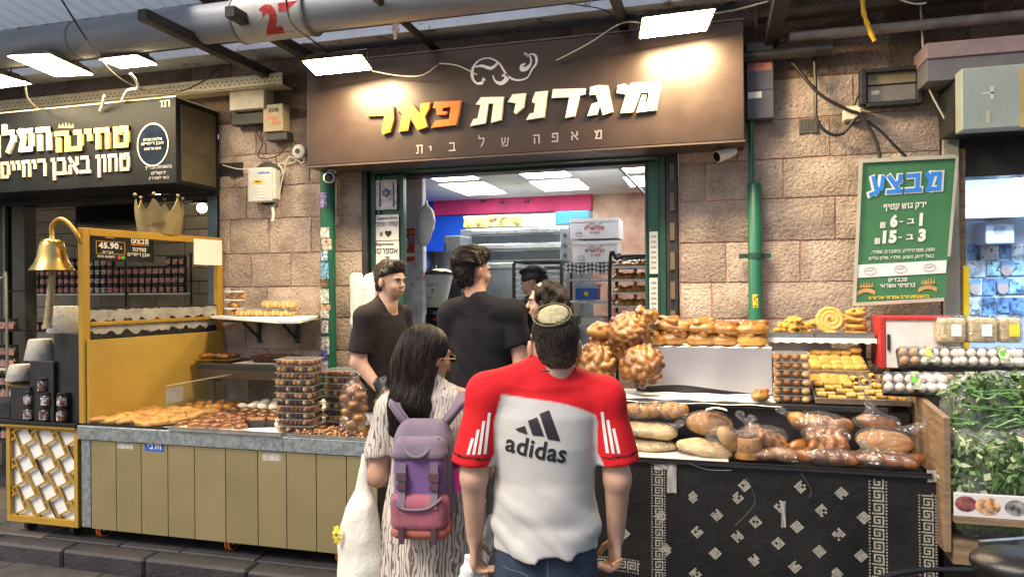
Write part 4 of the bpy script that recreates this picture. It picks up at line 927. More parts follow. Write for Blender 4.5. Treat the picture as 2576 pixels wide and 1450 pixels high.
# screen, lamps
tv=thing('wall_screen','dark glossy screen hung above the jar shelves','screen',py(278,530,.9))
b=MB();a=py(193,566,.9);c=py(362,497,.9);b.box((a.x,.9,a.z-.05),(c.x,.93,c.z+.05));b.build('panel',M_blackgl,tv,bevel=.004)
b=MB();b.box((a.x-.012,.895,a.z-.062),(a.x-.0005,.935,c.z+.062)).box((c.x+.0005,.895,a.z-.062),(c.x+.012,.935,c.z+.062));b.build('bezel',M_dark,tv)
b=MB();b.box(((a.x+c.x)/2-.02,.931,c.z),((a.x+c.x)/2+.02,1.0,2.999));b.build('mount',M_dark,tv)
M_bulb=lightmat('bulb_glow',(1.0,.85,.6),26)
for (u,v,lb) in ((395,497,'lit pendant bulb seen above the gold crown'),(508,523,'lit pendant bulb beside the blue-grey shop post')):
    c=py(u,v,1.1);t=thing('pendant_lamp',lb,'lamp',c,'pendant bulbs in the left shop');b=MB();b.ball(c,.048,14,10);b.build('bulb',M_bulb,t,smooth=True)
    b=MB();b.lathe([(.02,.10),(.05,.085),(.13,.045),(.125,.04),(.03,.07),(.0015,.075)],c,24,closed=False);b.build('shade',M_dark,t,smooth=True);b=MB();b.tube([c+Z*.09,(c.x,c.y,2.999)],.004,6);b.build('cord',M_cable,t)

# ================================================================ shelves on the left pier
sh=thing('wall_shelf','black lower wall shelf carrying two braided cakes','shelf',(-1.93,-.25,1.22))
b=MB();b.box((-2.31,-.50,1.20),(-1.55,-.012,1.235));b.build('board',M_dark,sh,bevel=.002)
b=MB();b.box((-2.31,-.505,1.13),(-1.55,-.50,1.199));b.build('apron',mat('bronze_board',(.06,.045,.03),.5,.2),sh)
for xx in (-2.2,-1.6):b=MB();b.box((xx,-.48,.9),(xx+.02,-.46,1.129)).box((xx,-.46,1.10),(xx+.02,-.015,1.12));b.build('bracket',M_dark,sh)
b=MB();b.box((-2.05,-.44,1.2365),(-1.62,-.1,1.239));single(b,'paper_sheet',mat('grey_paper',(.32,.31,.29),.8,var=.3),'grey baking paper sheet on the black lower shelf','paper',(-1.8,-.3,1.2365))
us=thing('wall_shelf','paper lined upper wall shelf with cookie tubs on green brackets','shelf',(-1.95,-.2,1.56))
P=[pz(515,793,1.58),pz(700,806,1.58),pz(752,806,1.58),pz(803,793,1.58)]
b=MB();fr_=[Vector((p.x,p.y,1.562)) for p in P];back=[Vector((-1.60,-.012,1.562)),Vector((-2.30,-.012,1.562))]
b.poly(fr_+back,(0,0,.018));b.build('board',M_paper,us)
b=MB();b.box((-2.27,-.26,1.535),(-1.65,-.015,1.5605));b.build('support',M_gframe,us)
for xx in (-2.12,-1.78):b=MB();b.box((xx,-.04,1.36),(xx+.025,-.014,1.534)).beam((xx+.012,-.03,1.4),(xx+.012,-.22,1.53),.018);b.build('bracket',M_gframe,us)

# ================================================================ pipe, boxes, cameras, cables on the left pier
def vpipe(name,label,u,v0,v1,y,r,m,clamps=()):
    a=py(u,v0,y);c=py(u,v1,y);xx=(a.x+c.x)/2;t=thing(name,label,'pipe',(xx,y,c.z));b=MB();b.tube([(xx,y,c.z),(xx,y,a.z)],r,22);b.build('pipe',m,t,smooth=True);return t,xx,c.z,a.z
gp,gx,_,_=vpipe('drain_pipe','green painted drain pipe covered with stickers at the left pier',826,418,1000,-.09,.056,M_gpaint)
for k,(v0,v1,dx,m1) in enumerate(((483,520,-.2,(.25,.2,.45)),(571,597,.1,(.6,.58,.62)),(600,628,.45,(.45,.3,.3)),(630,655,-.1,(.25,.35,.6)),(660,700,0,(.12,.28,.5)),(700,722,-.1,(.15,.1,.06)),(726,762,0,(.62,.68,.60)),(765,780,.2,(.5,.3,.2)),(781,800,0,(.6,.5,.5)),(805,838,-.1,(.6,.45,.6)),(846,890,.0,(.55,.48,.58)),(880,908,-.2,(.10,.10,.40)),(908,938,-.15,(.35,.33,.55)))):
    z1,z0=py(826,v0,-.15).z,py(826,v1,-.15).z;b=MB();rr=.0572+.0004*k
    for i in range(8):
        t0=-1.75+dx-.75+1.5*i/8;t1=t0+1.5/8
        b.add([(gx+rr*math.cos(t0),-.09+rr*math.sin(t0),z0),(gx+rr*math.cos(t1),-.09+rr*math.sin(t1),z0),(gx+rr*math.cos(t1),-.09+rr*math.sin(t1),z1),(gx+rr*math.cos(t0),-.09+rr*math.sin(t0),z1)],[(0,1,2,3)])
    b.build('sticker',mat('sticker_%d' % k,m1,.5,var=.55,vscale=38,col2=tuple(min(1,c*1.5) for c in m1),dark=(60,.42,tuple(c*.25 for c in m1))),gp,smooth=True)
def bullet_cam(label,u,v,y,dirv):
    c=py(u,v,y);d=Vector(dirv).normalized();t=thing('security_camera',label,'camera',c);b=MB();b.tube([c-d*.07,c-d*.02,c+d*.07],[.028,.038,.040],16);b.build('body',M_white,t,smooth=True)
    b=MB();b.tube([c+d*.0705,c+d*.074],.033,16);b.build('lens',M_blackgl,t);b=MB();b.tube([c-d*.05,c-d*.07+Vector((0,.05,.04)),(c.x,min(y+.12,-.02),c.z+.07)],.010,8);b.lathe([(.03,0),(.03,.012)],c+Vector((0,.05,.06)),14);b.build('bracket',M_white,t);return t
bullet_cam('white bullet security camera in front of the sticker-covered pipe',826,447,-.2,(.55,-.85,-.12))
bullet_cam('white bullet security camera under the right end of the brown sign',1826,386,-.12,(-.82,-.5,-.35))
mb=thing('meter_box','grey plastic meter box on a black oval plate with yellow tag','meter',py(660,465,0));
c=py(674,462,-.012);b=MB();b.lathe([(.17,0),(.17,.014)],(0,0,0),28);b.v=[(c.x+x_*.85,-.013+z_-.014,c.z+y_*1.02) for x_,y_,z_ in b.v];b.build('back_plate',M_black,mb)
wbox('case',mb,623,421,683,507,-.11,.08,M_greyp,.008,None);wbox('side_rim',mb,680,426,693,500,-.10,.07,M_greyp,.004);wbox('tag',mb,637,452,660,461,-.1125,.002,mat('yellow_tag',(.75,.5,.02),.5),0)
for k in range(4):wbox('vent',mb,650,469+k*8,662,472+k*8,-.1125,.002,M_white,0)
sgt('7894',640,657,454,459,M_black,-.113,mb,he=False,bold=.04,depth=.0008);sgt('iskra',650,678,431,436,M_blue,-.111,mb,he=False,depth=.0008)
jbx=thing('junction_box','upper beige junction box with open cable tray below at the left pier','electric box',py(620,245,0));wbox('case',jbx,577,206,664,275,-.16,.14,mat('beige_box',(.42,.40,.33),.6,.1,var=.2),.006);wbox('lower_tray',jbx,582,276,668,312,-.10,.08,M_dark,.003)
jb2=thing('junction_box','dirty cream electric box with handwritten numbers beside the brown sign','electric box',py(690,300,0));wbox('case',jb2,662,262,711,330,-.14,.10,mat('dirty_cream_box',(.42,.36,.24),.7,var=.25),.004);wbox('lower_part',jb2,668,331,722,352,-.12,.09,M_dark,.003)
sgt('מנוע 2',675,700,272,282,M_black,-.142,jb2,depth=.001);sgt('743',670,694,292,302,M_or,-.142,jb2,he=False,depth=.001);sgt('837',683,705,304,313,M_or,-.142,jb2,he=False,depth=.001)
so_=thing('cable_reel','round white cable gland with tangled wires beside the brown sign','cable reel',py(752,383,-.05));c=py(752,381,-.05);b=MB();b.lathe([(.055,0),(.055,.02),(.03,.03),(.02,.03)],(0,0,0),20);b.v=[(c.x+x_,-.04-z_,c.z+y_) for x_,y_,z_ in b.v];b.build('rim',M_greyp,so_,smooth=True)
b=MB();b.tube([(c.x,-.075,c.z),(c.x,-.04,c.z)],.02,12);b.build('core',M_black,so_)
for k,pts in enumerate((((752,395),(735,410),(700,412),(710,430),(690,480),(705,500)),((765,395),(760,410),(728,395),(712,440),(700,500),(686,520)),((748,365),(735,350),(712,320),(705,290),(720,265)),((668,318),(645,330),(660,360),(650,395),(690,395),(720,370)),((683,275),(640,300),(590,305),(580,290)),((560,415),(600,425),(640,425)))):
    cablepx(pts,[-.03-.01*(k % 3)]*10,.005,M_wcable if k in (0,1,5) else M_cable,['white wire looping from the cable reel down behind the meter box','pale wire dangling below the cable reel to the meter base','black wire rising from the cable reel past the cream box','black wire loop under the cream electric box','black wire drooping under the beige junction box','white wire running into the meter box from the left'][k])
b=MB();a=py(555,412,-.004);c=py(612,441,-.004);b.box((a.x,-.02,c.z),(c.x,-.003,a.z));single(b,'wall_recess_plate',M_black,'black recessed hole cover in the stone left of the meter box','plate',(a.x,-.01,c.z))
b=MB();q=py(685,540,-.04);b.tube(spline([q+Z*.06,q+Vector((.012,0,.0)),q-Z*.05],5),.012,8);single(b,'white_plug',M_white,'white plug hanging below the meter box','plug',q,smooth=True)
# bracing, ties and wires near the lamps
for k,(pts,ys,r_,m,lb) in enumerate((
    (((155,0),(270,170),(360,225),(440,233),(510,205),(545,175)),(-1.5,-.9,-.6,-.5,-.4,-.3),.006,M_cable,'black cable swinging from the roof to the square beam on the left'),
    (((62,205),(70,245),(95,272),(118,274)),(-1.1,-.8,-.6,-.5),.006,M_wcable,'cream cable curling from the left flood lamp onto the black sign'),
    (((262,240),(258,262),(252,278)),(-.6,-.55,-.52),.010,M_cream,'cream cable tie hanging over the black sign, left one'),
    (((328,185),(343,205),(345,222),(320,228),(306,255)),(-.9,-.8,-.7,-.6,-.52),.009,M_white,'lit white cable curl beside the second flood lamp'),
    (((720,0),(735,60),(790,105),(840,140)),(-1.6,-1.2,-.9,-.7),.006,M_cable,'black cable crossing the painted 27 on the duct'),
    (((935,178),(1000,190),(1060,190),(1100,165)),(-.45,-.4,-.4,-.35),.004,M_wcable,'thin white wire sagging above the left half of the brown sign'),
    (((1105,160),(1150,165),(1200,188)),(-.35,-.35,-.33),.004,M_wcable,'thin white wire resting on the brown sign top'),
    (((1400,152),(1480,110),(1560,60),(1612,58)),(-.32,-.35,-.4,-.7),.004,M_wcable,'thin white wire rising to the right flood lamp'),
    (((1788,35),(1850,25),(1930,5)),(-.8,-.7,-.6),.005,M_wcable,'white wire leaving the right flood lamp towards the roof'),
    (((1395,0),(1420,8),(1520,25),(1560,60)),(-.6,-.5,-.5,-.4),.004,M_cable,'black wire strung along the rails above the sign'),
)):cablepx(pts,ys,r_,m,lb)
b=MB();q=py(1000,66,-1.0);
for k in range(5):b.tube(spline([q+Vector((.01*k-.02,-.03,.0)),q+Vector((.02-.01*k,-.03,-.03)),q+Vector((.005*k-.01,-.03,-.07-.02*(k % 2)))],4),.008,6)
single(b,'rag_tie',mat('rag',(.35,.28,.25),.95,var=.3),'knotted pale rag tied round the round beam','rag',q,smooth=True)
p=py(533,100,-.6);b=MB();b.beam(py(538,75,-.6),py(530,140,-.6),.02);single(b,'strut',mat('rusty_strut',(.2,.12,.1),.8,var=.3),'short rusty strut under the duct','strut',p)
# ================================================================ baked goods (implicit surfaces, shared meshes)
M_crust=mat('egg_glazed_crust',(0.62,0.57,0.50),0.28,var=0.10,vscale=25,bump=0.25,bscale=110,attr='tint',coat=0.28,spec=0.5)
M_crustm=mat('matt_crust',(0.66,0.65,0.62),0.62,var=0.14,vscale=30,bump=0.35,bscale=120,attr='tint')
M_cookie=mat('cookie_dough',(0.78,0.77,0.74),0.7,var=0.15,vscale=60,bump=0.4,bscale=160,attr='tint',rnd=0.12)
def lerp(a,b,t):return np.asarray(a)*(1-t[:,None])+np.asarray(b)*t[:,None]
GOLD,BROWN,DARKB,PALE=(0.66,0.33,0.085),(0.34,0.12,0.03),(0.11,0.035,0.012),(0.72,0.50,0.22)
def crust_col(lo,mid,hi,z0,z1,seed=0,f=30):
    """dough shade at the sides, baked tops"""
    def fn(V):
        n=hash_noise(V[:,0],V[:,1],V[:,2],seed,f)*.42;t=np.clip((V[:,2]-z0)/(z1-z0)+n,0,1)
        return lerp(lo,mid,np.clip(t*2,0,1))*(1-np.clip(t*2-1,0,1))[:,None]+np.asarray(hi)*np.clip(t*2-1,0,1)[:,None]
    return fn
def bread(kind,seed=0):
    rn=random.Random(seed*31+5);h=.005
    if kind == 'challah':           # round pull-apart crown of knots
        s=SDF((-.17,-.17,-.01),(.17,.17,.19),h)
        s.ell((0,0,.04),(.126,.126,.086),0.02)
        for k in range(40):
            f_=(k+.5)/40;el=math.acos(1-f_*1.12);a=k*2.39996;c=(.118*math.sin(el)*math.cos(a),.118*math.sin(el)*math.sin(a),.04+.080*math.cos(el)+rn.uniform(-.004,.004));br=rn.uniform(.025,.031)
            q=Matrix.Rotation(a+rn.choice((.7,-.7,1.5)),4,'Z');s.ell(c,(br*1.5,br*.92,br*.85),.009,q)
        s.cut(lambda x,y,z:-z+0*x+0*y)
        def col(V):
            r_=np.hypot(V[:,0],V[:,1]);bump=hash_noise(V[:,0],V[:,1],V[:,2],seed,45)
            out=r_/.15;hh=V[:,2]/.17;expo=np.clip(np.sqrt((r_/.15)**2+((V[:,2]-.04)/.12)**2)*2.6-1.75+bump*.35,0,1)
            low=np.clip(hh*3.0,0,1)
            c=lerp(GOLD,(.15,.042,.013),expo);c=c*(0.0+low)[:,None]+np.array((.62,.36,.13))*(1-low)[:,None];dk=np.clip(bump*1.3-.25,0,1)*expo;return c*(1-dk*.65)[:,None]
        return s.mesh(M_crust,colour=col)
    if kind == 'bunloaf':           # lumpy oval loaf
        s=SDF((-.12,-.10,-.01),(.12,.10,.12),h);s.ell((0,0,.034),(.082,.062,.042),.02);s.warp(lambda x,y,z:.004*hash_noise(x,y,z,seed+20,24))
        for k in range(5):a=rn.uniform(0,6.28);L=rn.uniform(.03,.055);c=np.array((rn.uniform(-.03,.03),rn.uniform(-.02,.02),.052+rn.uniform(0,.018)));d=np.array((math.cos(a)*L,math.sin(a)*L*.7,-.016));s.cap(c-d,c+d,.019,.027,k=.007)
        s.warp(lambda x,y,z:.0025*hash_noise(x,y,z,seed,70));s.cut(lambda x,y,z:-z+0*x+0*y)
        return s.mesh(M_crust,colour=crust_col((.66,.38,.13),(.56,.27,.06),(.36,.13,.03),-.01,.12,seed))
    if kind == 'longloaf':
        s=SDF((-.17,-.09,-.01),(.17,.09,.11),h)
        for k in range(6):x=-.115+k*.046;s.ell((x,(.012 if k % 2 else-.012),.04+.008*math.sin(k*2.1+seed)),(.062,.040,.036),.014,Matrix.Rotation(.5 if k % 2 else-.5,4,'Z'))
        s.warp(lambda x,y,z:.004*hash_noise(x,y,z,seed,28))
        s.cut(lambda x,y,z:-z+0*x+0*y);return s.mesh(M_crust,colour=crust_col((.66,.42,.18),GOLD,BROWN,-.01,.10,seed))
    if kind == 'flat':              # flat seeded bread
        s=SDF((-.16,-.11,-.01),(.16,.11,.06),h);s.ell((0,0,.018),(.145,.09,.026),.0);s.warp(lambda x,y,z:.007*hash_noise(x,y,z,seed,22)+.0015*hash_noise(x,y,z,seed,90));s.cut(lambda x,y,z:-z+0*x+0*y)
        return s.mesh(M_crustm,colour=crust_col((.80,.62,.36),(.78,.60,.34),(.50,.27,.10),-.01,.065,seed,45))
    if kind == 'round':
        s=SDF((-.15,-.12,-.01),(.15,.12,.13),h);s.ell((0,0,.05),(.125,.095,.06),.0);s.warp(lambda x,y,z:.006*hash_noise(x,y,z,seed,18)+.0015*hash_noise(x,y,z,seed,90));s.cut(lambda x,y,z:-z+0*x+0*y)
        return s.mesh(M_crustm,colour=crust_col(PALE,(.56,.30,.10),(.38,.16,.045),0,.11,seed,25))
    if kind == 'roll':              # finger-long bun
        s=SDF((-.10,-.05,-.01),(.10,.05,.07),h);s.ell((0,0,.026),(.085,.036,.03),.0);s.cut(lambda x,y,z:-z+0*x+0*y)
        return s.mesh(M_crust,colour=crust_col((.62,.36,.13),(.48,.2,.05),(.24,.08,.02),0,.06,seed))
    if kind == 'knots':             # small knots baked together
        s=SDF((-.13,-.11,-.01),(.13,.11,.10),h)
        for i in range(4):
            for j in range(3):s.ell((-.075+i*.05+rn.uniform(-.006,.006),-.055+j*.05,.030+rn.uniform(-.004,.010)),(.038,.026,.030),.014,Matrix.Rotation(rn.uniform(-1,1),4,'Z'))
        s.warp(lambda x,y,z:.003*hash_noise(x,y,z,seed,40))
        s.cut(lambda x,y,z:-z+0*x+0*y);return s.mesh(M_crust,colour=crust_col((.66,.42,.18),(.50,.22,.06),(.22,.07,.02),.0,.075,seed))
    if kind == 'rope':
        s=SDF((-.14,-.07,-.01),(.14,.07,.09),h)
        for k in range(8):x=-.105+k*.030;s.ell((x,(.016 if k % 2 else-.016),.036+.004*(k % 3)),(.050,.026,.030),.010,Matrix.Rotation(.6 if k % 2 else-.6,4,'Z'))
        s.warp(lambda x,y,z:.003*hash_noise(x,y,z,seed,35))
        s.cut(lambda x,y,z:-z+0*x+0*y);return s.mesh(M_crust,colour=crust_col((.55,.28,.08),(.36,.13,.035),(.16,.05,.018),0,.075,seed))
    if kind == 'fried':
        s=SDF((-.06,-.05,-.01),(.06,.05,.06),.004)
        for k in range(4):s.ell((rn.uniform(-.025,.025),rn.uniform(-.015,.015),.018+rn.uniform(-.005,.014)),(.026,.014,.013),.006,Matrix.Rotation(rn.uniform(0,3),4,'Z') @ Matrix.Rotation(rn.uniform(-.7,.7),4,'Y'))
        return s.mesh(M_cookie,colour=crust_col((.62,.30,.05),(.80,.44,.08),(.62,.28,.05),0,.05,seed,60))
    if kind == 'coil':
        s=SDF((-.09,-.09,-.01),(.09,.09,.05),.004);P=[((.012+.0034*t)*math.cos(t),(.012+.0034*t)*math.sin(t),.018) for t in [i*.5 for i in range(36)]]
        for a,c in zip(P,P[1:]):s.cap(a,c,.0125,k=.002)
        return s.mesh(M_cookie,colour=crust_col((.60,.34,.08),(.78,.50,.14),(.74,.42,.10),0,.04,seed,60))
    if kind == 'date':              # filled roll cookie
        s=SDF((-.04,-.03,-.01),(.04,.03,.04),.0035);s.cap((-.02,0,.014),(.02,0,.014),.0135,k=0);s.warp(lambda x,y,z:.0012*np.sin(x*400));s.cut(lambda x,y,z:-z+0*x+0*y);s.cut(lambda x,y,z:np.abs(x)-.026+0*y+0*z)
        def col(V):e=smooth01(np.abs(V[:,0]),.0225,.0245);c=lerp((.72,.43,.11),(.08,.03,.015),e);return c*(0.85+.3*V[:,2]/.03)[:,None]
        return s.mesh(M_cookie,colour=col)
    if kind == 'square':
        s=SDF((-.045,-.04,-.01),(.045,.04,.04),.0035);s.ell((0,0,.012),(.038,.030,.019),.0);s.cut(lambda x,y,z:np.maximum(-z,np.maximum(np.abs(x)-.033,np.abs(y)-.025)))
        return s.mesh(M_cookie,colour=crust_col((.62,.34,.07),(.80,.50,.13),(.66,.34,.07),0,.03,seed,70))
    if kind == 'turnover':
        s=SDF((-.08,-.06,-.01),(.08,.06,.05),.0045);s.ell((0,0,.012),(.066,.044,.022),.0);s.ell((-.01,.0,.022),(.05,.012,.014),.006,Matrix.Rotation(.5,4,'Z'));s.cut(lambda x,y,z:-z+0*x+0*y)
        return s.mesh(M_cookie,colour=crust_col((.50,.26,.07),(.70,.38,.10),(.34,.14,.035),0,.045,seed,40))
    if kind == 'brownie':
        s=SDF((-.05,-.04,-.01),(.05,.04,.04),.0045);s.ell((0,0,.012),(.04,.028,.020),.0);s.ell((.01,.005,.024),(.018,.012,.008),.004);s.cut(lambda x,y,z:-z+0*x+0*y)
        return s.mesh(M_crust,colour=crust_col((.60,.28,.07),(.36,.13,.03),(.15,.05,.02),0,.032,seed,60))
    if kind == 'ball':
        s=SDF((-.045,-.045,-.01),(.045,.045,.05),.0045);s.ell((0,0,.015),(.034,.034,.022),0);s.cut(lambda x,y,z:-z+0*x+0*y)
        return s.mesh(M_cookie,colour=crust_col((.62,.40,.18),(.80,.72,.58),(.86,.82,.74),0,.03,seed,60))
    if kind == 'orange':
        s=SDF((-.05,-.045,-.01),(.05,.045,.04),.0045);s.ell((0,0,.012),(.042,.034,.020),0);s.warp(lambda x,y,z:.003*hash_noise(x,y,z,seed,80));s.cut(lambda x,y,z:-z+0*x+0*y)
        return s.mesh(M_cookie,colour=crust_col((.60,.24,.03),(.80,.34,.03),(.62,.22,.02),0,.03,seed,60))
_pm={}
def bm_(kind,seed=0):
    if (kind,seed) not in _pm:_pm[(kind,seed)]=bread(kind,seed)
    return _pm[(kind,seed)]
def bake(kind,name,loc,label,cat,group=None,seed=0,rot=(0,0,0),sc=1.0):
    o=link(name,bm_(kind,seed),None,Vector(loc));o.rotation_euler=rot;o.scale=(sc,)*3 if not hasattr(sc,'__len__') else sc;return tag(o,label,cat,group)
ru=random.uniform

# ---------------------------------------------------------------- trays and pastries on the left counter
M_alu=mat('aluminium_tray',(0.46,0.45,0.42),0.35,0.8,var=0.15,vscale=12)
def tray_thing(name,label,x0,x1,y0,y1,z,m,rim=0.02,wall_=0.0025,cat='tray',group=None,tilt=0.0,parchment=None):
    t=thing(name,label,cat,((x0+x1)/2,y0,z),group);hx=(x1-x0)/2;L_=y1-y0;t.rotation_euler=(0,0,0)
    def add(nm,b,m,bev=0.0):
        me=b.mesh(m);bm=bmesh.new();bm.from_mesh(me);bmesh.ops.recalc_face_normals(bm,faces=bm.faces);bm.to_mesh(me);bm.free();o=link(nm,me,t);
        if bev:md=o.modifiers.new('bevel','BEVEL');md.width=bev;md.segments=1
    b=MB();b.box((-hx,0,0),(hx,L_,.003));add('base',b,m)
    b=MB();b.box((-hx,-.003,0),(hx,0,rim)).box((-hx,L_,0),(hx,L_+.003,rim)).box((-hx-.003,-.003,0),(-hx,L_+.003,rim)).box((hx,-.003,0),(hx+.003,L_+.003,rim)).box((-hx-.006,-.008,rim),(hx+.006,-.001,rim+.003)).box((-hx-.006,L_+.001,rim),(hx+.006,L_+.008,rim+.003));add('rim',b,m)
    if parchment:
        b=MB();b.grid(lambda u,v:(-hx+.004+(2*hx-.008)*u,.004+(L_-.008)*v,.0045+.0015*math.sin(u*23+v*9)),10,6);add('parchment',b,parchment)
    if tilt:t.rotation_euler.x=tilt
    return t
xa=lambda u,v=1080,y=CY:py(u,v,y).x
tz=ZT+.0005
tA=tray_thing('baking_tray','black baking tray of golden turnovers at the left counter corner',-2.64,xa(424),CY+.0,CY+.62,tz,M_black,rim=.012,parchment=M_paper)
tB=tray_thing('baking_tray','wide aluminium tray of pastries at the front middle of the steel counter',xa(432),xa(712),CY-.03,CY+.52,tz+.002,M_alu,rim=.022,parchment=M_paper)
tC=tray_thing('baking_tray','aluminium tray of nut clusters at the right end of the steel counter',xa(727),CX1-.02,CY-.02,CY+.42,tz+.002,M_alu,rim=.016)
tD=tray_thing('baking_tray','dark tray of orange cheese pastries at the back left of the steel counter',-2.45,-1.96,CY+.64,-.18,tz,M_black,rim=.012,parchment=M_paper)
tE=tray_thing('baking_tray','dark tray of sugar dusted round cookies at the back of the steel counter',-1.94,-1.16,CY+.54,-.18,tz,M_black,rim=.012,parchment=M_paper)
zz=tz+.007
def rows(kind,x0,x1,y0,y1,dx,dy,label,name,cat,group,z,rz=0.0,seeds=2,jit=.01,tilt=.25,sc=1.0,lift=.012,skip=lambda i,j:False):
    j=0;y=y0
    while y <= y1:
        i=0;x=x0+(dx/2 if j % 2 else 0)
        while x <= x1:
            if not skip(i,j):bake(kind,name,(x+ru(-jit,jit),y+ru(-jit,jit),z+ru(0,lift)),label+', '+['front','second','third','fourth','fifth','sixth','seventh','eighth','ninth'][min(j,8)]+' row',cat,group+', row '+'abcdefghi'[min(j,8)],(i+j) % seeds,(ru(-tilt,tilt)*.5,ru(-tilt,tilt),rz+ru(-.25,.25)),sc*ru(.92,1.08))
            x += dx;i += 1
        y += dy;j += 1
rows('turnover',-2.57,xa(424)-.05,CY+.06,CY+.56,.118,.085,'golden turnover in the overlapping rows on the corner tray','turnover','pastry','golden turnovers on the corner tray',zz+.004,rz=.35,seeds=3,tilt=.35,sc=1.12)
rows('brownie',xa(432)+.05,xa(600),CY+.05,CY+.48,.085,.062,'small brown glazed pastry on the left half of the aluminium tray','glazed_pastry','pastry','brown glazed pastries on the front aluminium tray',zz+.004,rz=.3,seeds=3,sc=1.1)
rows('orange',-2.40,-2.0,CY+.70,-.22,.088,.07,'orange cheese pastry on the back left tray','cheese_pastry','pastry','orange cheese pastries',zz+.003,seeds=3)
rows('ball',-1.90,-1.20,CY+.66,-.22,.082,.07,'round cookie dusted with sugar on the back tray','sugar_cookie','cookie','sugar dusted round cookies',zz+.012,seeds=2,sc=1.12)
rows('brownie',-1.90,-1.20,CY+.57,CY+.60,.085,.05,'brown glazed pastry between the sugar cookies and the aluminium tray','glazed_pastry','pastry','brown pastries before the sugar cookies',zz+.006,seeds=3,sc=1.1)
# chocolate cakes in dark pans, wrapped pastries
for k,(x,y,lb) in enumerate(((xa(600),CY+.20,'chocolate loaf cake in a black pan, nearest the front of the aluminium tray'),(xa(640),CY+.24,'chocolate loaf cake in a black pan beside the white wrapped pastries'),(xa(655),CY+.44,'chocolate loaf cake in a black pan, farthest back on the aluminium tray'))):
    t=thing('cake_pan',lb,'cake',(x,y,zz),'chocolate cakes in black pans');rz=.25;t.rotation_euler.z=rz
    b=MB();b.hexa([(-.055,-.04,0),(.055,-.04,0),(.055,.04,0),(-.055,.04,0)],[(-.07,-.052,.045),(.07,-.052,.045),(.07,.052,.045),(-.07,.052,.045)]);link('pan',b.mesh(M_black),t)
    o=link('cake',bm_('knots',3),t,(0,0,.028));o.scale=(.52,.45,.55)
s=SDF((-.16,-.12,-.01),(.16,.12,.12),.006);rn=random.Random(4)
for k in range(12):s.ell((rn.uniform(-.09,.09),rn.uniform(-.06,.06),.03+rn.uniform(0,.03)),(.06,.022,.03),.01,Matrix.Rotation(rn.uniform(-.6,.6),4,'Z') @ Matrix.Rotation(rn.uniform(-.5,.5),4,'Y'))
M_wrap=mat('white_wrap',(0.78,0.76,0.74),.35,var=.08,vscale=20,bump=.5,bscale=60)
o=link('wrapped_pastries',s.mesh(M_wrap),None,(xa(684),CY+.20,zz-.002));o.scale=(.95,.85,.95);tag(o,'crumpled white plastic wrap heaped beside the stacked cookie boxes','wrap')
# stacks of clear boxes
M_choc=mat('choc_cookies',(0.95,0.95,0.95),.5,var=.2,attr='tint',rnd=.1)
def tub_proto(name,wx,wy,h,fill_kind,fillsc=1.0,nx=5,ny=4,seed=0,cols=((.10,.04,.02),(.55,.30,.10))):
    root=bpy.data.objects.new(name,None);COL.objects.link(root);b=MB();e=.008
    b.hexa([(-wx+e,-wy+e,0),(wx-e,-wy+e,0),(wx-e,wy-e,0),(-wx+e,wy-e,0)],[(-wx,-wy,h*.86),(wx,-wy,h*.86),(wx,wy,h*.86),(-wx,wy,h*.86)]);link('tub',b.mesh(M_tub),root)
    b=MB();b.box((-wx-.006,-wy-.006,h*.87),(wx+.006,wy+.006,h*.90)).box((-wx+.004,-wy+.004,h*.905),(wx-.004,wy-.004,h));o=link('lid',b.mesh(M_tub),root);md=o.modifiers.new('bevel','BEVEL');md.width=.003;md.segments=1
    b=MB();b.box((-wx-.009,-wy-.009,h*.885),(wx+.009,-wy-.0062,h*.905)).box((-wx-.009,wy+.0062,h*.885),(wx+.009,wy+.009,h*.905)).box((-wx-.009,-wy-.0062,h*.885),(-wx-.0062,wy+.0062,h*.905)).box((wx+.0062,-wy-.0062,h*.885),(wx+.009,wy+.0062,h*.905));link('lid_rim',b.mesh(mat('milky_plastic',(.62,.63,.62),.3,var=.05)),root)
    rn=random.Random(seed);b=MB()
    for i in range(nx):
        for j in range(ny):
            M_=Matrix.Rotation(rn.uniform(0,6),3,'Z') @ Matrix.Rotation(rn.uniform(-.5,.5),3,'X');rx=wx/nx*1.05*fillsc
            b.m(rn.randrange(2)).ball((-wx*.86+1.72*wx*i/(nx-1),-wy*.84+1.68*wy*j/(ny-1),h*.40+rn.uniform(-.004,.004)),(rx,rx*.8,h*.40),7,5,M_)
    c1,c2=cols;o=link('cookies',b.mesh([mat('fill_%02d%02d' % (int(c1[0]*99),seed),c1,.6,var=.3,vscale=60),mat('fillb_%02d%02d' % (int(c2[0]*99),seed),c2,.6,var=.3,vscale=60)],smooth=True),root);o['kind']='stuff';return root
tbs=[tub_proto('cookie_box',.118,.085,.040,'x',fillsc=1.15,nx=8,ny=6,seed=q,cols=c) for q,c in enumerate((((.09,.035,.02),(.50,.27,.10)),((.16,.06,.025),(.42,.2,.07)),((.06,.025,.018),(.60,.36,.15))))]
ordn=['lowest','second lowest','third','fourth','fifth','sixth','seventh','eighth','ninth','tenth','topmost']
sx,sy_=-1.115,CY+.16;nu=set()
for k in range(20):
    q=(k*7+k // 3) % 3;o=tbs[q] if q not in nu else dup(tbs[q]);nu.add(q);fl=(k % 2)*math.pi;kk=k if k<11 else k-11
    o.location=(sx+ru(-.006,.006),sy_+ru(-.005,.005),zz+.004+kk*.0412) if k<11 else (sx+.22+ru(-.006,.006),sy_+.20+ru(-.005,.005),zz+kk*.0412);o.rotation_euler.z=.10+ru(-.035,.035)+fl
    tag(o,'clear box of chocolate cookies, %s in the %s' % (ordn[kk] if not (k == 19) else 'topmost','tall front stack' if k<11 else 'shorter stack behind'),'cookie box','clear cookie boxes stacked on the steel counter')
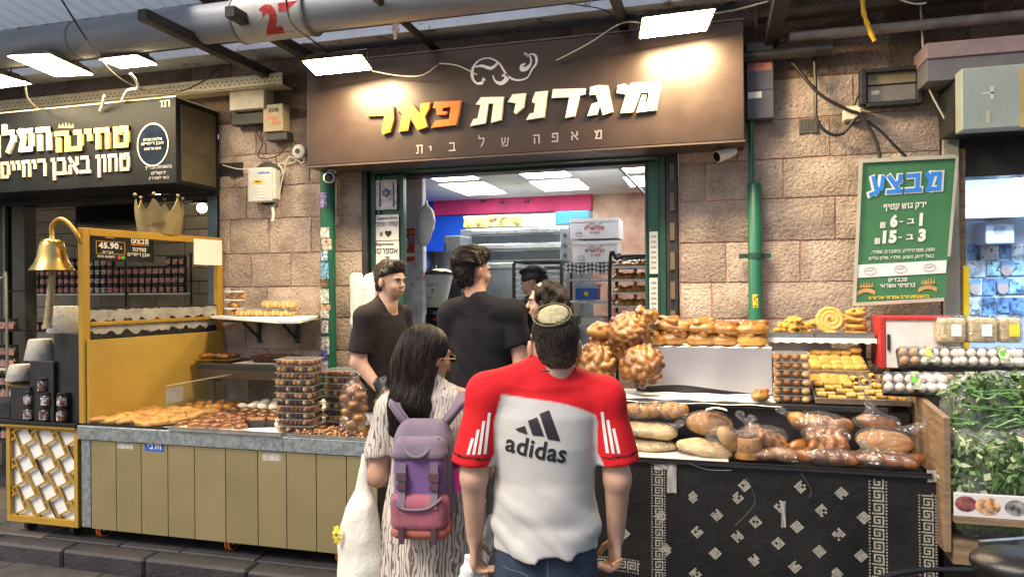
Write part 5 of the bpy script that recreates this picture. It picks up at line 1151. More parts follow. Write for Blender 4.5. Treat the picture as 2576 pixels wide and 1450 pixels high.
# nut clusters
b=MB();rn=random.Random(3)
for k in range(420):
    b.m(rn.randrange(3)).ball((rn.uniform(xa(727)+.02,-.56),rn.uniform(CY,CY+.38),zz+.004+abs(rn.gauss(0,.012))),(.012,.009,.008),5,4,Matrix.Rotation(rn.uniform(0,3),3,'Z'))
o=single(b,'nut_clusters',[mat('choc_nut',(.10,.035,.02),.35),mat('brown_nut',(.30,.12,.05),.4),mat('blond_nut',(.5,.28,.12),.5)],'loose chocolate nut clusters spread over the right aluminium tray','nuts',(-.8,CY+.2,zz),smooth=True,kind='stuff')
# bagged buns on the counter
def bag_over(name,parts,label,cat,loc,group=None,grow=.009,seed=0,tail=None,rz=0.0,sc=1.0,h=.0125,m=None):
    """clear bag (thing) holding loaves (their own things): returns the film shell"""
    lo=np.min([np.array(c)-np.array(r) for c,r in parts],0)-.06;hi=np.max([np.array(c)+np.array(r) for c,r in parts],0)+.06
    if tail is not None:hi=np.maximum(hi,np.array(tail)+.06);lo=np.minimum(lo,np.array(tail)-.06)
    s=SDF(lo,hi,h)
    for c,r in parts:s.ell(c,np.array(r)*.94+grow,.05)
    if tail is not None:c=parts[-1][0];s.cap(c,tail,.04,.012,k=.03);s.ell(np.array(tail)+(0,0,.015),(.03,.02,.02),.01)
    s.warp(lambda x,y,z:.007*np.abs(np.sin(hash_noise(x,y,z,seed,26)*5))-.004);s.cut(lambda x,y,z:-z-.001+0*x+0*y)
    me=s.mesh(m or M_film,smooth_it=0);me.polygons.foreach_set('use_smooth',[False]*len(me.polygons));o=link(name,me,None,Vector(loc));o.rotation_euler.z=rz;o.scale=(sc,)*3;return tag(o,label,cat,group)
bx,by=py(890,1020,CY+.12).x,CY+.12
s=SDF((-.12,-.12,-.01),(.12,.12,.34),.006);rn=random.Random(2)
for k in range(17):a=k*2.4;r_=.045 if k<14 else .02;s.ell((r_*math.cos(a)*1.1,r_*math.sin(a),.035+k*.0155),(.040,.036,.026),.007,Matrix.Rotation(a,4,'Z') @ Matrix.Rotation(rn.uniform(-.6,.6),4,'Y'))
o=link('bun_cluster',s.mesh(M_crust,colour=crust_col((.62,.36,.12),(.55,.26,.07),(.36,.14,.04),0,.3,5,50)),None,(bx,by,zz));tag(o,'tower of small glazed buns inside the clear bag at the counter end','buns')
bag_over('clear_bag',[((0,0,.06),(.09,.08,.07)),((0,0,.2),(.08,.075,.09)),((0,0,.27),(.06,.06,.05))],'clear plastic bag round the tower of glazed buns','bag',(bx,by,zz),tail=(.02,0,.36),seed=3)
o=link('bun_cluster',o.data,None,(bx+.15,by+.14,zz));o.scale=(.9,.9,.82);tag(o,'shorter tower of buns behind the bagged bun tower','buns')
bag_over('clear_bag',[((0,0,.06),(.085,.08,.07)),((0,0,.18),(.07,.07,.07))],'clear plastic bag round the shorter bun tower','bag',(bx+.15,by+.14,zz),tail=(-.02,0,.31),seed=4)
# glass guard
gx0=-2.0;b=MB();b.box((gx0,CY+.01,ZT+.03),(gx0+.006,-.16,1.165));gg=thing('glass_guard','upright glass guard pane across the steel counter','glass pane',(gx0,CY,ZT));b.build('pane',M_glass,gg)
b=MB();b.box((gx0-.001,CY+.01,1.1655),(gx0+.007,-.16,1.170));b.build('edge',mat('glass_edge',(.45,.42,.25),.3),gg);b=MB();b.box((gx0,-.155,ZT+.03),(-1.72,-.149,1.165));b.build('pane',M_glass,gg)
b=MB();b.box((gx0-.0025,CY+.02,1.05),(gx0-.001,CY+.17,1.15));b.build('paper_label',mat('mauve_paper',(.50,.42,.42),.8),gg)
# wall shelf goods
def tubs(u,v,y,n,r,label):
    p=py(u,v,y)
    for k in range(n):
        t=thing('cookie_tub',label % ['bottom','middle','top'][k],'tub',(p.x,y,1.5815+k*.066),'round tubs of cookies on the upper shelf');b=MB();b.lathe([(r*.9,0),(r,.055)],(0,0,0),20,closed=False);link('tub',b.mesh(M_tub,smooth=True),t);b=MB();b.lathe([(r+.006,.055),(r+.006,.06),(r,.064),(0.001,.064)],(0,0,0),20,closed=False);link('lid',b.mesh(mat('frosted_lid',(.6,.62,.6),.3)),t)
        rn=random.Random(k);b=MB()
        for i in range(14):b.ball((rn.uniform(-.055,.055),rn.uniform(-.05,.05),.012+rn.uniform(0,.028)),(.022,.018,.014),7,5)
        link('cookies',b.mesh(mat('amber_cookie',(.62,.28,.05),.6,var=.3,vscale=50),smooth=True),t)['kind']='stuff'
tubs(590,800,-.2,3,.072,'round clear tub of amber cookies, %s of the stack on the upper wall shelf')
tb2=tub_proto('cookie_box',.15,.085,.062,'x',fillsc=1.3,nx=7,ny=4,seed=5,cols=((.62,.36,.12),(.70,.48,.22)))
for k,(u,lv,lb) in enumerate(((668,0,'long clear box of ring cookies, lower left on the upper wall shelf'),(712,0,'long clear box of ring cookies, lower right on the upper wall shelf'),(706,1,'long clear box of ring cookies on top of the lower two'))):
    o=tb2 if k == 0 else dup(tb2);o.location=(py(u,790,-.2+.06*(k == 1)).x-.1*(k == 0),-.2,1.5815+lv*.064);o.scale=(.8,.8,1);tag(o,lb,'cookie box','ring cookie boxes on the upper shelf')
M_dish=mat('brown_dish',(.05,.02,.015),.3)
for k,(u,v,lb) in enumerate(((558,905,'braided brown cake on a board at the left of the black shelf'),(740,902,'braided brown cake in a dark tin at the right of the black shelf'))):
    p=pz(u,v,1.24);t=thing('braided_cake',lb,'cake',(p.x,-.3,1.24),'braided cakes on the black shelf');o=link('loaf',bm_('rope',1),t,(0,0,.012));o.scale=(1.15,1.1,.7)
    b=MB();b.hexa([(-.15,-.06,0),(.15,-.06,0),(.15,.06,0),(-.15,.06,0)],[(-.17,-.075,.012 if k == 0 else .05),(.17,-.075,.012 if k == 0 else .05),(.17,.075,.012 if k == 0 else .05),(-.17,.075,.012 if k == 0 else .05)]);link('dish',b.mesh(M_gold if k == 0 else M_dish),t)

# ================================================================ right stall
RXa,RXb=py(1560,1150,CY).x,2.43
M_cloth=mat('black_oilcloth',(0.009,0.0085,0.0085),0.42,var=.4,vscale=3,bump=.35,bscale=9)
M_lace=mat('silver_print',(0.36,0.34,0.29),.45,.3,var=.35,vscale=70)
tbl=thing('bread_stall','bread stall table draped in black oilcloth with Greek key bands','stall',((RXa+RXb)/2,CY,0))
T0=.86
def clothy(x,z):return CY+.012*math.sin(x*9+1)*min(1,(T0-z)*1.6)+.010*math.sin(x*21+z*3)*min(1,(T0-z))-.02*(T0-z)
RXc=RXa-.42
b=MB();b.grid(lambda u,v:(RXc+(RXb-RXc)*u,clothy(RXc+(RXb-RXc)*u,.02+(T0-.02)*v),.02+(T0-.02)*v),80,16)
cl=b.build('oilcloth',M_cloth,tbl,smooth=True)
b=MB();b.box((RXc,CY+.02,.02),(RXc+.02,-.35,.85)).box((RXc,CY+.03,.80),(RXb,-.35,.855));b.build('table_body',M_black,tbl)
def on_cloth(u,v):p=py(u,v,CY-.02);return p.x,p.z
def cloth_patch(name,quads,m=M_lace,off=.0035):
    b=MB()
    for q in quads:b.add([(x,clothy(x,z)-off,z) for x,z in q],[tuple(range(len(q)))])
    return b.build(name,m,tbl)
# diamonds: each a printed motif of small blocks
rn=random.Random(8)
dia=[(1753,1240),(1868,1165),(1815,1178),(1958,1195),(1798,1325),(1910,1310),(1700,1380),(1750,1337),(1725,1268),(2070,1207),(2160,1235),(2120,1278),(2065,1288),(2018,1350),(1996,1320),(2205,1290),(2150,1353),(1898,1405),(2010,1418),(2108,1350),(2250,1262),(1848,1350),(1945,1370),(1990,1245),(2300,1378),(1690,1440),(2085,1430)]
dia=[(2599,1865),(2689,1933),(2615,1995),(2683,2076),(2608,2152),(2767,2014),(2834,1957),(2926,1781),(2793,1822),(2830,2100),(2919,2036),(2990,1975),(2982,2124),(3104,1795),(3158,1851),(3084,1914),(3147,2004),(3074,2065),(3243,1943),(3233,2087),(3138,2150),(3005,1826),(2928,1900),(2766,1868),(3255,1806),(2480,1935),(2500,2060),(2340,2000)]
for X_,Y_ in dia:
    x0,z0=on_cloth(X_*.6707,Y_*.6707);d=.034
    if z0>T0-.04:continue
    P=[]
    for i in range(4):
        for j in range(4):
            if (i+j) % 2 == 0 or rn.random()<.8:
                a_,c_=(i-2)/4,(j-2)/4;f=.23
                def w(a,c):return (x0+(a-c)*d,z0+(a+c)*d)
                P.append([w(a_,c_),w(a_+f,c_),w(a_+f,c_+f),w(a_,c_+f)])
    tag(cloth_patch('printed_diamond',P),kind='stuff')
# Greek key bands
KEY=["1111111","0000001","0111101","0100101","0101101","0100001","0111111","0000000"]
def keyband(xc,z0,z1,wd,horiz=False):
    c=wd/11;P=[];n=int((z1-z0)/c)
    for k in range(n):
        row=KEY[k % 8];s0=z0+k*c
        for i,ch in enumerate(row):
            if ch == '1':a=(i-3.5)*c;P.append([(xc+a,s0),(xc+a+c,s0),(xc+a+c,s0+c*1.02),(xc+a,s0+c*1.02)])
        if k % 2 == 0:
            for sd_ in (-5.3,4.3):P.append([(xc+sd_*c,s0),(xc+(sd_+1)*c,s0),(xc+(sd_+1)*c,s0+c),(xc+sd_*c,s0+c)])
    if horiz:P=[[(z,x) for x,z in q] for q in P]
    return P
for (u,va,vb,wd) in ((1655,1160,1440,.075),(2210,1205,1460,.085),(2335,1240,1460,.08)):
    xk,za=on_cloth(u,va);_,zb=on_cloth(u,vb);tag(cloth_patch('key_band',keyband(xk,max(.03,zb-.3),za,wd)),kind='stuff')
xh0,zh0=on_cloth(1500,1415);xh1,_=on_cloth(1612,1415);tag(cloth_patch('key_band',keyband(zh0,xh0,xh1,.075,True)),kind='stuff')
for k,(u,v,w2,h2,m) in enumerate(((1690,1200,22,70,'tape'),(1662,1172,30,14,'tape'),(2345,1195,22,26,'tape'),(1970,1290,10,60,'tear'))):
    p=py(u,v,CY);b=MB();s_=.0022
    b.grid(lambda a,c:(p.x+(a-.5)*w2*s_,clothy(p.x,p.z)-.010-.006*math.sin(a*7+c*5),p.z+(c-.5)*h2*s_),5,7);single(b,'tape_strip',mat('grey_tape',(.36,.34,.32),.5,var=.2),'crumpled grey tape on the black oilcloth, '+['beside the left key band','above the left key band','at the right table corner','over the tear in the middle'][k],'tape',p,smooth=True)
for k,pts in enumerate((((1735,1165),(1780,1180),(1840,1182)),((1878,1200),(1900,1255),(1880,1290),(1850,1320)),((2015,1190),(2040,1230),(2035,1250)))):
    P=[py(u,v,CY-.045) for u,v in pts];b=MB();b.tube(spline(P,5),.0022,5);b.build('crease',mat('cloth_crease',(.07,.07,.065),.4),tbl)
# tiers
b=MB();b.box((RXc+.1,CY+.40,.86),(RXb-.02,-.36,1.10));b.build('riser',M_black,tbl)
TZ=1.13;TY=-.82
b=MB();b.box((RXc+.1,TY,TZ-.03),(2.30,-.36,TZ));b.build('tier_board',M_black,tbl,bevel=.003)
b=MB();b.grid(lambda u,v:(RXc+.1+(py(1962,1005,TY).x-RXc-.1)*u,TY-.012+.42*v,TZ+.003+.003*math.sin(u*31)+(-.012 if v == 0 else 0)),40,5);pc=b.build('baking_paper',M_paper,tbl,smooth=True)
low=tray_thing('bread_tray','long black tray along the front of the bread stall',RXc+.1,RXb-.03,CY-.02,TY-.01,.862,M_black,rim=.022)
b=MB();b.box((py(1585,1150,CY).x,CY-.03,.889),(py(1832,1150,CY).x,CY+.14,.892));single(b,'carton_sheet',mat('pale_card',(.55,.50,.44),.8),'pale card sheet under the bagged loaves at the tray front','card',(1.2,CY,.889))
# key strips on the riser
b=MB()
# big paper-covered box with buns on top
bxa,bxb=py(1600,930,-.50).x,py(1942,930,-.50).x
pbx=thing('paper_covered_crate','crate covered with white greaseproof paper behind the empty shelf paper','crate',((bxa+bxb)/2,-.50,TZ))
b=MB();b.box((bxa,-.49,TZ+.005),(bxb-.02,-.36,1.395));b.build('crate',mat('dark_crate',(.03,.03,.035),.6),pbx)
b=MB();b.grid(lambda u,v:(bxa+(bxb-bxa)*u,-.50-.012*math.sin(u*14)*(1-v)-.015*(1-v)**2,TZ+.03+.02*math.sin(u*5)*(1-v)+(1.412-TZ-.03-.02*math.sin(u*5)*(1-v))*v),40,8);b.build('paper_skirt',mat('greaseproof',(.27,.27,.30),.4,var=.08,vscale=3),pbx,smooth=True)
b=MB();b.grid(lambda u,v:(bxa+(bxb-bxa)*u,-.50+.30*v,1.4125+.004*math.sin(u*50+v*7)),40,6);b.build('paper_top',M_paper,pbx,smooth=True)
# challahs
CH=[((1500,975),TZ+.008,-.66,(1.25,-.1,.2),0,'large braided challah, lowest left of the challah pile'),((1622,985),TZ+.008,-.68,(1.2,.1,.9),1,'large braided challah leaning at the front right of the challah pile')]
def place(kind,u,v,y,z,label,rot,seed,sc,cat='bread',group=None,name=None):
    p=py(u,v,y);return bake(kind,name or kind,(p.x,y,z if z is not None else p.z),label,cat,group,seed,rot,sc)
place('challah',1496,975,-.64,TZ+.165,'large dark braided challah at the left front of the challah pile',(1.12,.1,.1),0,.95,group='round challahs',name='challah')
place('challah',1618,975,-.64,TZ+.165,'large dark braided challah at the right front of the challah pile',(1.15,-.05,-.12),1,.95,group='round challahs',name='challah')
place('challah',1582,855,-.54,TZ+.36,'glossy braided challah standing above the two front challahs',(1.0,.1,.1),2,.90,group='round challahs',name='challah')
place('bunloaf',1508,840,-.52,TZ+.34,'golden challah roll at the upper left of the pile behind the red shirt',(.4,.1,.3),1,1.05,group='glazed rolls',name='challah_roll')
place('bunloaf',1512,880,-.50,TZ+.24,'golden challah roll wedged under the upper left roll',(.3,.1,.1),2,1.05,group='glazed rolls',name='challah_roll')
place('bunloaf',1618,815,-.46,TZ+.42,'glossy twisted roll crowning the challah pile',(.35,-.1,.5),3,1.12,group='glazed rolls',name='challah_roll')
place('bunloaf',1640,870,-.44,TZ+.285,'golden roll between the challahs and the paper crate',(.1,0,.8),4,1.0,group='glazed rolls',name='challah_roll')
place('bunloaf',1555,900,-.40,TZ+.20,'roll buried behind the front challahs',(.1,0,.8),4,1.3,group='glazed rolls',name='challah_roll')
for k,(u,s1_,s2_,w1) in enumerate(((1687,1.12,.98,'yellowest'),(1760,1.05,.95,'second'),(1822,.92,.92,'third'),(1893,.98,1.0,'rightmost'))):
    q=['leftmost','second from the left','third from the left','rightmost'][k]
    place('bunloaf',u,880,-.38,1.416,'brown loaf at the bottom of the %s pair on the paper crate' % q,(0,0,.15*k-.2),k+2,(s1_*1.22,s1_*1.1,s1_*.95),group='paired loaves on the paper crate',name='loaf')
    place('bunloaf',u+2,830,-.38,1.418+.074*s1_,'glazed loaf on top of the %s pair on the paper crate' % q,(.1,ru(-.16,.16),.2*k-.3),(k+3) % 5,(s1_*1.28,s1_*1.1,s1_*.9),group='paired loaves on the paper crate',name='loaf')
place('bunloaf',1912,1000,TY+.08,TZ+.006,'single small bun at the right end of the white shelf paper',(0,0,.5),1,(.68,.7,.68),name='bun',cat='bun')

# bagged breads on the low tray
LZ=.889;
def bagged(kind,u,y,z,label,seed,rot,sc,ext,group='bagged breads on the low tray',baglabel=None,tail=None,cat='bread',v=1130):
    p=py(u,v,y);bake(kind,kind if kind not in ('flat','round') else kind+'_bread',(p.x,y,z),label,cat,group,seed,rot,sc)
    if baglabel:bag_over('clear_bag',[((0,0,ext[2]*.5),(ext[0],ext[1],ext[2]*.55))],baglabel,'bag',(p.x,y,z-.002),group='clear bags on the low tray',seed=seed+11,tail=tail,rz=rot[2])
g='bagged breads on the low tray'
bagged('flat',1640,CY+.16,LZ,'pale flat loaf, lowest left on the low tray',0,(0,0,.1),(1.0,1.05,1.3),(.145,.095,.055),baglabel='clear bag round the lowest left flat loaf',tail=(-.17,0,.05))
bagged('flat',1635,CY+.19,LZ+.072,'pale flat loaf lying on the lowest left loaf',1,(.05,.08,-.1),(1.05,1.05,1.6),(.15,.095,.065),baglabel='clear bag round the second flat loaf on the left',tail=(.17,-.02,.07))
bagged('longloaf',1620,CY+.22,LZ+.165,'golden twisted loaf on top of the left flat loaves, left one',1,(0,.1,.5),(.68,.85,.95),(.11,.075,.08),baglabel='clear bag round the left top twisted loaf')
bagged('longloaf',1682,CY+.24,LZ+.165,'golden twisted loaf on top of the left flat loaves, right one',2,(0,-.1,-.5),(.68,.85,1.05),(.11,.075,.085),baglabel='clear bag round the right top twisted loaf')
bagged('flat',1772,CY+.10,LZ,'wide pale flat loaf under the big round loaf',2,(0,.12,-.15),(1.05,1.0,1.8),(.155,.095,.075),baglabel='clear bag round the wide flat loaf below the round loaf',tail=(.19,.0,.06))
bagged('round',1782,CY+.22,LZ+.095,'big round seeded loaf with a black and white label',0,(.1,.05,.1),(1.02,1.0,1.02),(.125,.10,.115),baglabel='clear bag round the big round loaf',tail=(-.17,0,.10))
bagged('round',1818,CY+.08,LZ+.07,'small square-ended loaf leaning on the big round loaf',1,(.2,.9,.3),(.62,.6,.75),(.09,.07,.09),baglabel='clear bag round the small leaning loaf')
p=py(1880,1130,CY+.12);rc=thing('round_cake','tall round yeast cake with dark swirled top at the tray front','cake',(p.x,CY+.10,LZ))
b=MB();b.lathe([(.07,0),(.073,.005),(.075,.09),(.073,.11)],(p.x,CY+.10,LZ),28);b.build('cake',mat('yeast_cake',(.50,.24,.07),.6,var=.3,vscale=30,bump=.3),rc,smooth=True)
o=link('swirl_top',bm_('coil',0),rc,(0,0,.095));o.scale=(.82,.82,1.1);o.data=bm_('coil',0).copy();o.data.materials[0]=mat('dark_swirl',(.10,.035,.018),.25,var=.4,coat=.5)
bag_over('clear_bag',[((0,0,.07),(.078,.078,.085))],'clear bag round the tall round yeast cake','bag',(p.x,CY+.10,LZ),group='clear bags on the low tray',tail=(.02,.0,.19),seed=9)
bagged('knots',1925,CY+.17,LZ+.05,'knotted loaf behind and right of the round cake',1,(.3,.35,.4),(.9,.9,1.25),(.12,.095,.10),baglabel='clear bag round the knotted loaf right of the round cake',tail=(-.12,.04,.15))
bagged('roll',1965,CY+.08,LZ,'shiny brown roll lying before the knotted loaf',1,(0,0,-.3),(1.1,1.1,1.2),(.10,.045,.06),baglabel='clear bag round the shiny brown roll',tail=(.14,0,.02))
bagged('roll',1925,CY+.08,LZ,'brown flat roll under the knotted loaf',2,(0,0,.1),(1.1,1.3,1.0),(.10,.045,.05),baglabel='clear bag round the brown flat roll')
bagged('longloaf',2060,CY+.25,LZ+.12,'large two-lobed loaf on top of the right heap',3,(.15,.15,-.08),(.95,1.0,1.15),(.15,.09,.10),baglabel='clear bag round the large loaf topping the right heap',tail=(-.19,0,.10))
bagged('knots',2078,CY+.12,LZ+.085,'pull-apart loaf of round knobs in the right heap',2,(.75,0,.05),(.9,.9,1.0),(.12,.10,.10),baglabel='clear bag round the pull-apart knob loaf')
bagged('roll',2015,CY+.18,LZ+.02,'small brown roll left of the pull-apart loaf',3,(0,0,.6),(.9,1.1,1.3),(.09,.04,.06))
bagged('rope',2085,CY+.05,LZ,'long braided loaf at the front of the right heap',2,(.15,0,-.12),(1.15,1.0,1.05),(.15,.07,.08),baglabel='clear bag round the long front braided loaf',tail=(.2,-.02,.04))
bagged('rope',2225,CY+.05,LZ,'dark braided loaf at the front right corner of the tray',3,(.1,0,-.1),(1.25,1.05,1.0),(.16,.075,.08),baglabel='clear bag round the corner braided loaf',tail=(-.1,.03,.10))
bagged('round',2225,CY+.17,LZ+.06,'big brown loaf in the loose bag, right heap',3,(.35,0,-.1),(1.05,.9,.85),(.14,.10,.11),baglabel='loose crinkled clear bag round the big brown loaf',tail=(.2,-.02,.16))
bagged('roll',2205,CY+.27,LZ+.15,'dark roll at the back top of the right heap',4,(.2,.2,.1),(1.2,1.2,1.2),(.12,.05,.07),baglabel='crumpled clear bag twisted upward behind the right heap',tail=(-.06,.0,.20))
b=MB();p=py(1800,1038,CY+.12)
b.grid(lambda u,v:(p.x-.05+.11*u,CY+.13+.06*v,p.z+.010+.012*math.sin(u*3.1)),6,4);single(b,'loaf_label',mat('bw_label',(.3,.3,.3),.4,var=.95,vscale=45,col2=(.7,.7,.7)),'black and white label on the big round loaf bag','label',p,smooth=True)

# cookie trays behind, boxes
gtrays='tilted trays of yellow cookies'
def tilt_tray(label,u0,u1_,y0,z0,L_,tilt,m=M_alu,rim=.018):return tray_thing('cookie_tray',label,py(u0,950,y0).x,py(u1_,950,y0).x,y0,y0+L_,z0,m,rim=rim,group=gtrays,tilt=tilt),py(u0,950,y0).x,py(u1_,950,y0).x
tf,fx0,fx1=tilt_tray('front tray of date rolls and square cookies above the right bagged loaves',2052,2290,TY+.02,TZ+.012,.34,.28,rim=.03)
tr_,gx0_,gx1_=tilt_tray('rear tray of square yellow cookies under the fried pastry shelf',2035,2185,-.47,TZ+.14,.26,.34)
tl_,hx0_,hx1_=tilt_tray('rear tray of crumbs and nuts left of the square cookies',1950,2028,-.44,TZ+.13,.24,.30)
def tilted(kind,name,tray,lx,ly,lz,label,cat,group,seed,rz,sc):
    a=tray.rotation_euler.x;l=Vector(tray.location);p=l+Vector((lx,ly*math.cos(a)-lz*math.sin(a),ly*math.sin(a)+lz*math.cos(a)));return bake(kind,name,p,label,cat,group,seed,(a+ru(-.08,.08),ru(-.1,.1),rz),sc)
W_=(fx1-fx0)/2;RW=['front row','second row','third row','fourth row','fifth row','sixth row','back row']
for j in range(7):
    for i in range(9):
        lx=-W_+.035+i*(2*W_-.07)/8;ly=.03+j*.046
        if j >= 4 and i<4:tilted('square','square_cookie',tf,lx,ly,.008+ru(0,.012),'square yellow cookie at the back left of the front tray, '+RW[j],'cookie','square cookies on the front tray, '+RW[j],i % 2,ru(-.3,.3),1.0)
        else:tilted('date','date_roll',tf,lx,ly,.006+(.018 if (i+j) % 3 == 0 else 0),'date filled roll cookie on the front tray, '+RW[j],'cookie','date roll cookies on the front tray, '+RW[j],0,1.57*(j >= 4)+ru(-.25,.25),1.05)
W2=(gx1_-gx0_)/2
for j in range(4):
    for i in range(5):tilted('square','square_cookie',tr_,-W2+.04+i*(2*W2-.08)/4,.035+j*.058,.008+ru(0,.006),'square yellow cookie on the rear tray, '+RW[j],'cookie','square cookies on the rear tray, '+RW[j],(i+j) % 2,ru(-.15,.15),1.05)
for i in range(5):tilted('square','square_cookie',tr_,-W2+.06+i*(2*W2-.1)/4,.20,.03+(.02 if i == 4 else 0),'square yellow cookie stacked along the back of the rear tray','cookie','square cookies stacked at the back',i % 2,ru(-.3,.3),1.05)
b=MB();rn=random.Random(9);a=tl_.rotation_euler.x
for k in range(90):lx,ly=rn.uniform(-(hx1_-hx0_)/2+.02,(hx1_-hx0_)/2-.02),rn.uniform(.02,.16);l=Vector(tl_.location);b.m(rn.randrange(2)).ball(l+Vector((lx,ly*math.cos(a),ly*math.sin(a)+.012)),(.009,.007,.006),5,4)
single(b,'nut_crumbs',[mat('brown_nut',(.3,.12,.05),.4),mat('blond_nut',(.5,.28,.12),.5)],'nut crumbs left at the front of the crumb tray','nuts',tl_.location,smooth=True,kind='stuff')
tb3=tub_proto('pastry_box',.085,.075,.045,'x',fillsc=1.2,nx=4,ny=3,seed=7,cols=((.30,.14,.05),(.62,.38,.16)))
px_=py(1992,1000,TY+.12).x
for k in range(6):o=tb3 if k == 0 else dup(tb3);o.location=(px_+ru(-.004,.004),TY+.12+k*.004,TZ+.004+k*.046);o.rotation_euler.z=-.06;tag(o,'clear box of wafers, %s of the stack beside the empty shelf paper' % ['lowest','second lowest','third','fourth','fifth','topmost'][k],'pastry box','clear wafer boxes')
# top shelf with fried pastries
tsx0,tsx1=py(1930,850,-.34).x,py(2205,850,-.34).x;TZ3=1.465
ts=thing('pastry_shelf','high shelf board over a white panel carrying the fried pastries','shelf',((tsx0+tsx1)/2,-.34,TZ3));b=MB();b.box((tsx0,-.34,TZ3-.02),(tsx1,-.06,TZ3));b.build('board',M_dark,ts)
b=MB();b.grid(lambda u,v:(tsx0+(tsx1-tsx0)*u,-.352,TZ3+.002-.03*(1-v)+.004*math.sin(u*60)*(1-v)),50,2);b.build('shelf_paper',M_paper,ts,smooth=True)
b=MB();b.box((tsx0,-.24,TZ3-.16),(tsx0+.62*(tsx1-tsx0),-.225,TZ3-.021));b.build('white_panel',mat('lilac_white',(.50,.47,.50),.6,var=.1),ts)
b=MB();b.box((tsx0+.02,-.20,TZ-.3),(tsx0+.05,-.12,TZ3-.021)).box((tsx1-.06,-.20,TZ-.3),(tsx1-.03,-.12,TZ3-.021));b.build('leg',M_dark,ts)
t1=tray_thing('pastry_tray','aluminium tray heaped with fried dough pieces on the high shelf',tsx0+.01,(tsx0+tsx1)/2-.04,-.335,-.09,TZ3+.001,M_alu,rim=.03)
t2=tray_thing('pastry_tray','aluminium tray with coiled pastries on the high shelf',(tsx0+tsx1)/2-.03,tsx1-.01,-.335,-.09,TZ3+.001,M_alu,rim=.03)
rn=random.Random(12)
for k in range(30):
    lv=k // 12;x0_=tsx0+.06+lv*.03;x1_=(tsx0+tsx1)/2-.08-lv*.02
    bake('fried','fried_dough',(x0_+(x1_-x0_)*((k % 12)/11 if lv<2 else rn.choice((.2,.5,.85))+rn.uniform(-.08,.08)),-.25+rn.uniform(-.05,.07),TZ3+.012+lv*.032),'knobbly fried dough piece in the %s layer of the left high tray' % ['lowest','middle','top'][lv],'pastry','fried dough pieces, %s layer' % ['lowest','middle','top'][lv],k % 4,(rn.uniform(-.5,.5),rn.uniform(-.5,.5),rn.uniform(0,6)),1.05)
p=py(2088,825,-.26);bake('coil','coiled_pastry',(p.x,-.27,TZ3+.105),'round coiled pastry standing upright on the high tray','pastry','coiled pastries',0,(1.35,0,0),1.15)
for k in range(4):p=py(2150,825,-.2);bake('bunloaf','folded_pastry',(p.x+ru(-.008,.008),-.21,TZ3+.006+k*.040),'folded yellow pastry, %s of the stack at the right of the high tray' % ['lowest','second','third','topmost'][k],'pastry','folded yellow pastries in a stack',k+5,(0,0,ru(-.4,.4)),(.80-.12*(k == 3),.85,.55));
for k in range(4):
    m=bm_('bunloaf',k+5);m.materials[0]=M_cookie;ca=m.color_attributes['tint'];a_=np.zeros(len(m.vertices)*4,np.float32);ca.data.foreach_get('color',a_);a_=a_.reshape(-1,4);a_[:,:3]=a_[:,:3]*.25+np.array((.62,.34,.08))*.85;ca.data.foreach_set('color',a_.ravel())
for k in range(2):p=py(2030+22*k,815,-.16);bake('square','square_cookie',(p.x,-.16,TZ3+.05+.02*k),'small folded pastry behind the coiled pastry, %s one' % ('left','right')[k],'pastry',None,0,(.1,0,.3),1.3)
b=MB();b.box((2.30,-.36,.2),(2.33,-.33,TZ3))
# divider board
dv=thing('divider_board','worn wooden board dividing the bread stall from the herb stall','board',(2.44,CY,.6));
q0,q1=px(2375,1045,2.44),px(2222,940,2.44)
b=MB();b.hexa([(2.425,CY-.12,.55),(2.455,CY-.12,.55),(2.455,-.45,.55),(2.425,-.45,.55)],[(2.425,CY-.12,q0.z),(2.455,CY-.12,q0.z),(2.455,-.45,q1.z+.02),(2.425,-.45,q1.z+.02)]);b.build('board',M_wood,dv,bevel=.004)
# ================================================================ inside the bakery
M_ss=mat('kitchen_steel',(0.42,0.45,0.48),0.30,0.85,var=0.12,vscale=4,stretch=(6,1,1));M_ovglass=mat('oven_glass',(0.03,0.035,0.04),0.15,var=.2)
def wthing(name,label,cat,parts,group=None):
    """parts: (name, u0, v0, u1, v1, y, depth, material, bevel)"""
    t=None
    for p in parts:
        if t is None:t=thing(name,label,cat,py((p[1]+p[3])/2,p[4],p[5]),group)
        wbox(p[0],t,*p[1:])
    return t
def zto(name,t,u0,u1_,v,y,depth,m,zb):a=py(u0,v,y);c=py(u1_,v,y);b=MB();b.box((a.x,y,zb),(c.x,y+depth,(a.z+c.z)/2));return b.build(name,m,t,bevel=.003)
oven=wthing('deck_oven','large stainless deck oven with two dark glass doors','oven',[('body',1158,572,1432,800,2.22,.7,M_ss,.01),('door_glass',1186,590,1408,610,2.205,.012,M_ovglass,.003),('door_glass',1186,630,1408,652,2.205,.012,M_ovglass,.003),('door_bar',1184,612,1410,625,2.19,.027,mat('bright_steel',(.7,.73,.76),.25,.9),.006),('door_bar',1184,576,1410,587,2.195,.022,M_ss,.006),('door_bar',1184,660,1410,675,2.19,.027,M_ss,.006),('control_strip',1412,575,1430,680,2.205,.012,mat('dark_control',(.12,.13,.14),.4,.5),.002)])
for u,v in ((1421,590),(1421,615),(1421,640),(1170,600)):c=py(u,v,2.20);b=MB();b.tube([(c.x,2.19,c.z),(c.x,2.205,c.z)],.018,10);b.build('knob',M_black,oven)
M_food=mat('pistachio_photo',(.30,.12,.03),.5,var=.5,vscale=9,col2=(.75,.65,.12),dark=(12,.42,(.09,.035,.015)),detail=2)
wthing('menu_poster','long photo poster of pistachio rolls above the oven','poster',[('print',1166,548,1312,569,2.3,.01,M_food,0),('light_strip',1166,541,1312,547,2.3,.01,mat('yellow_strip',(.75,.62,.25),.5),0)])
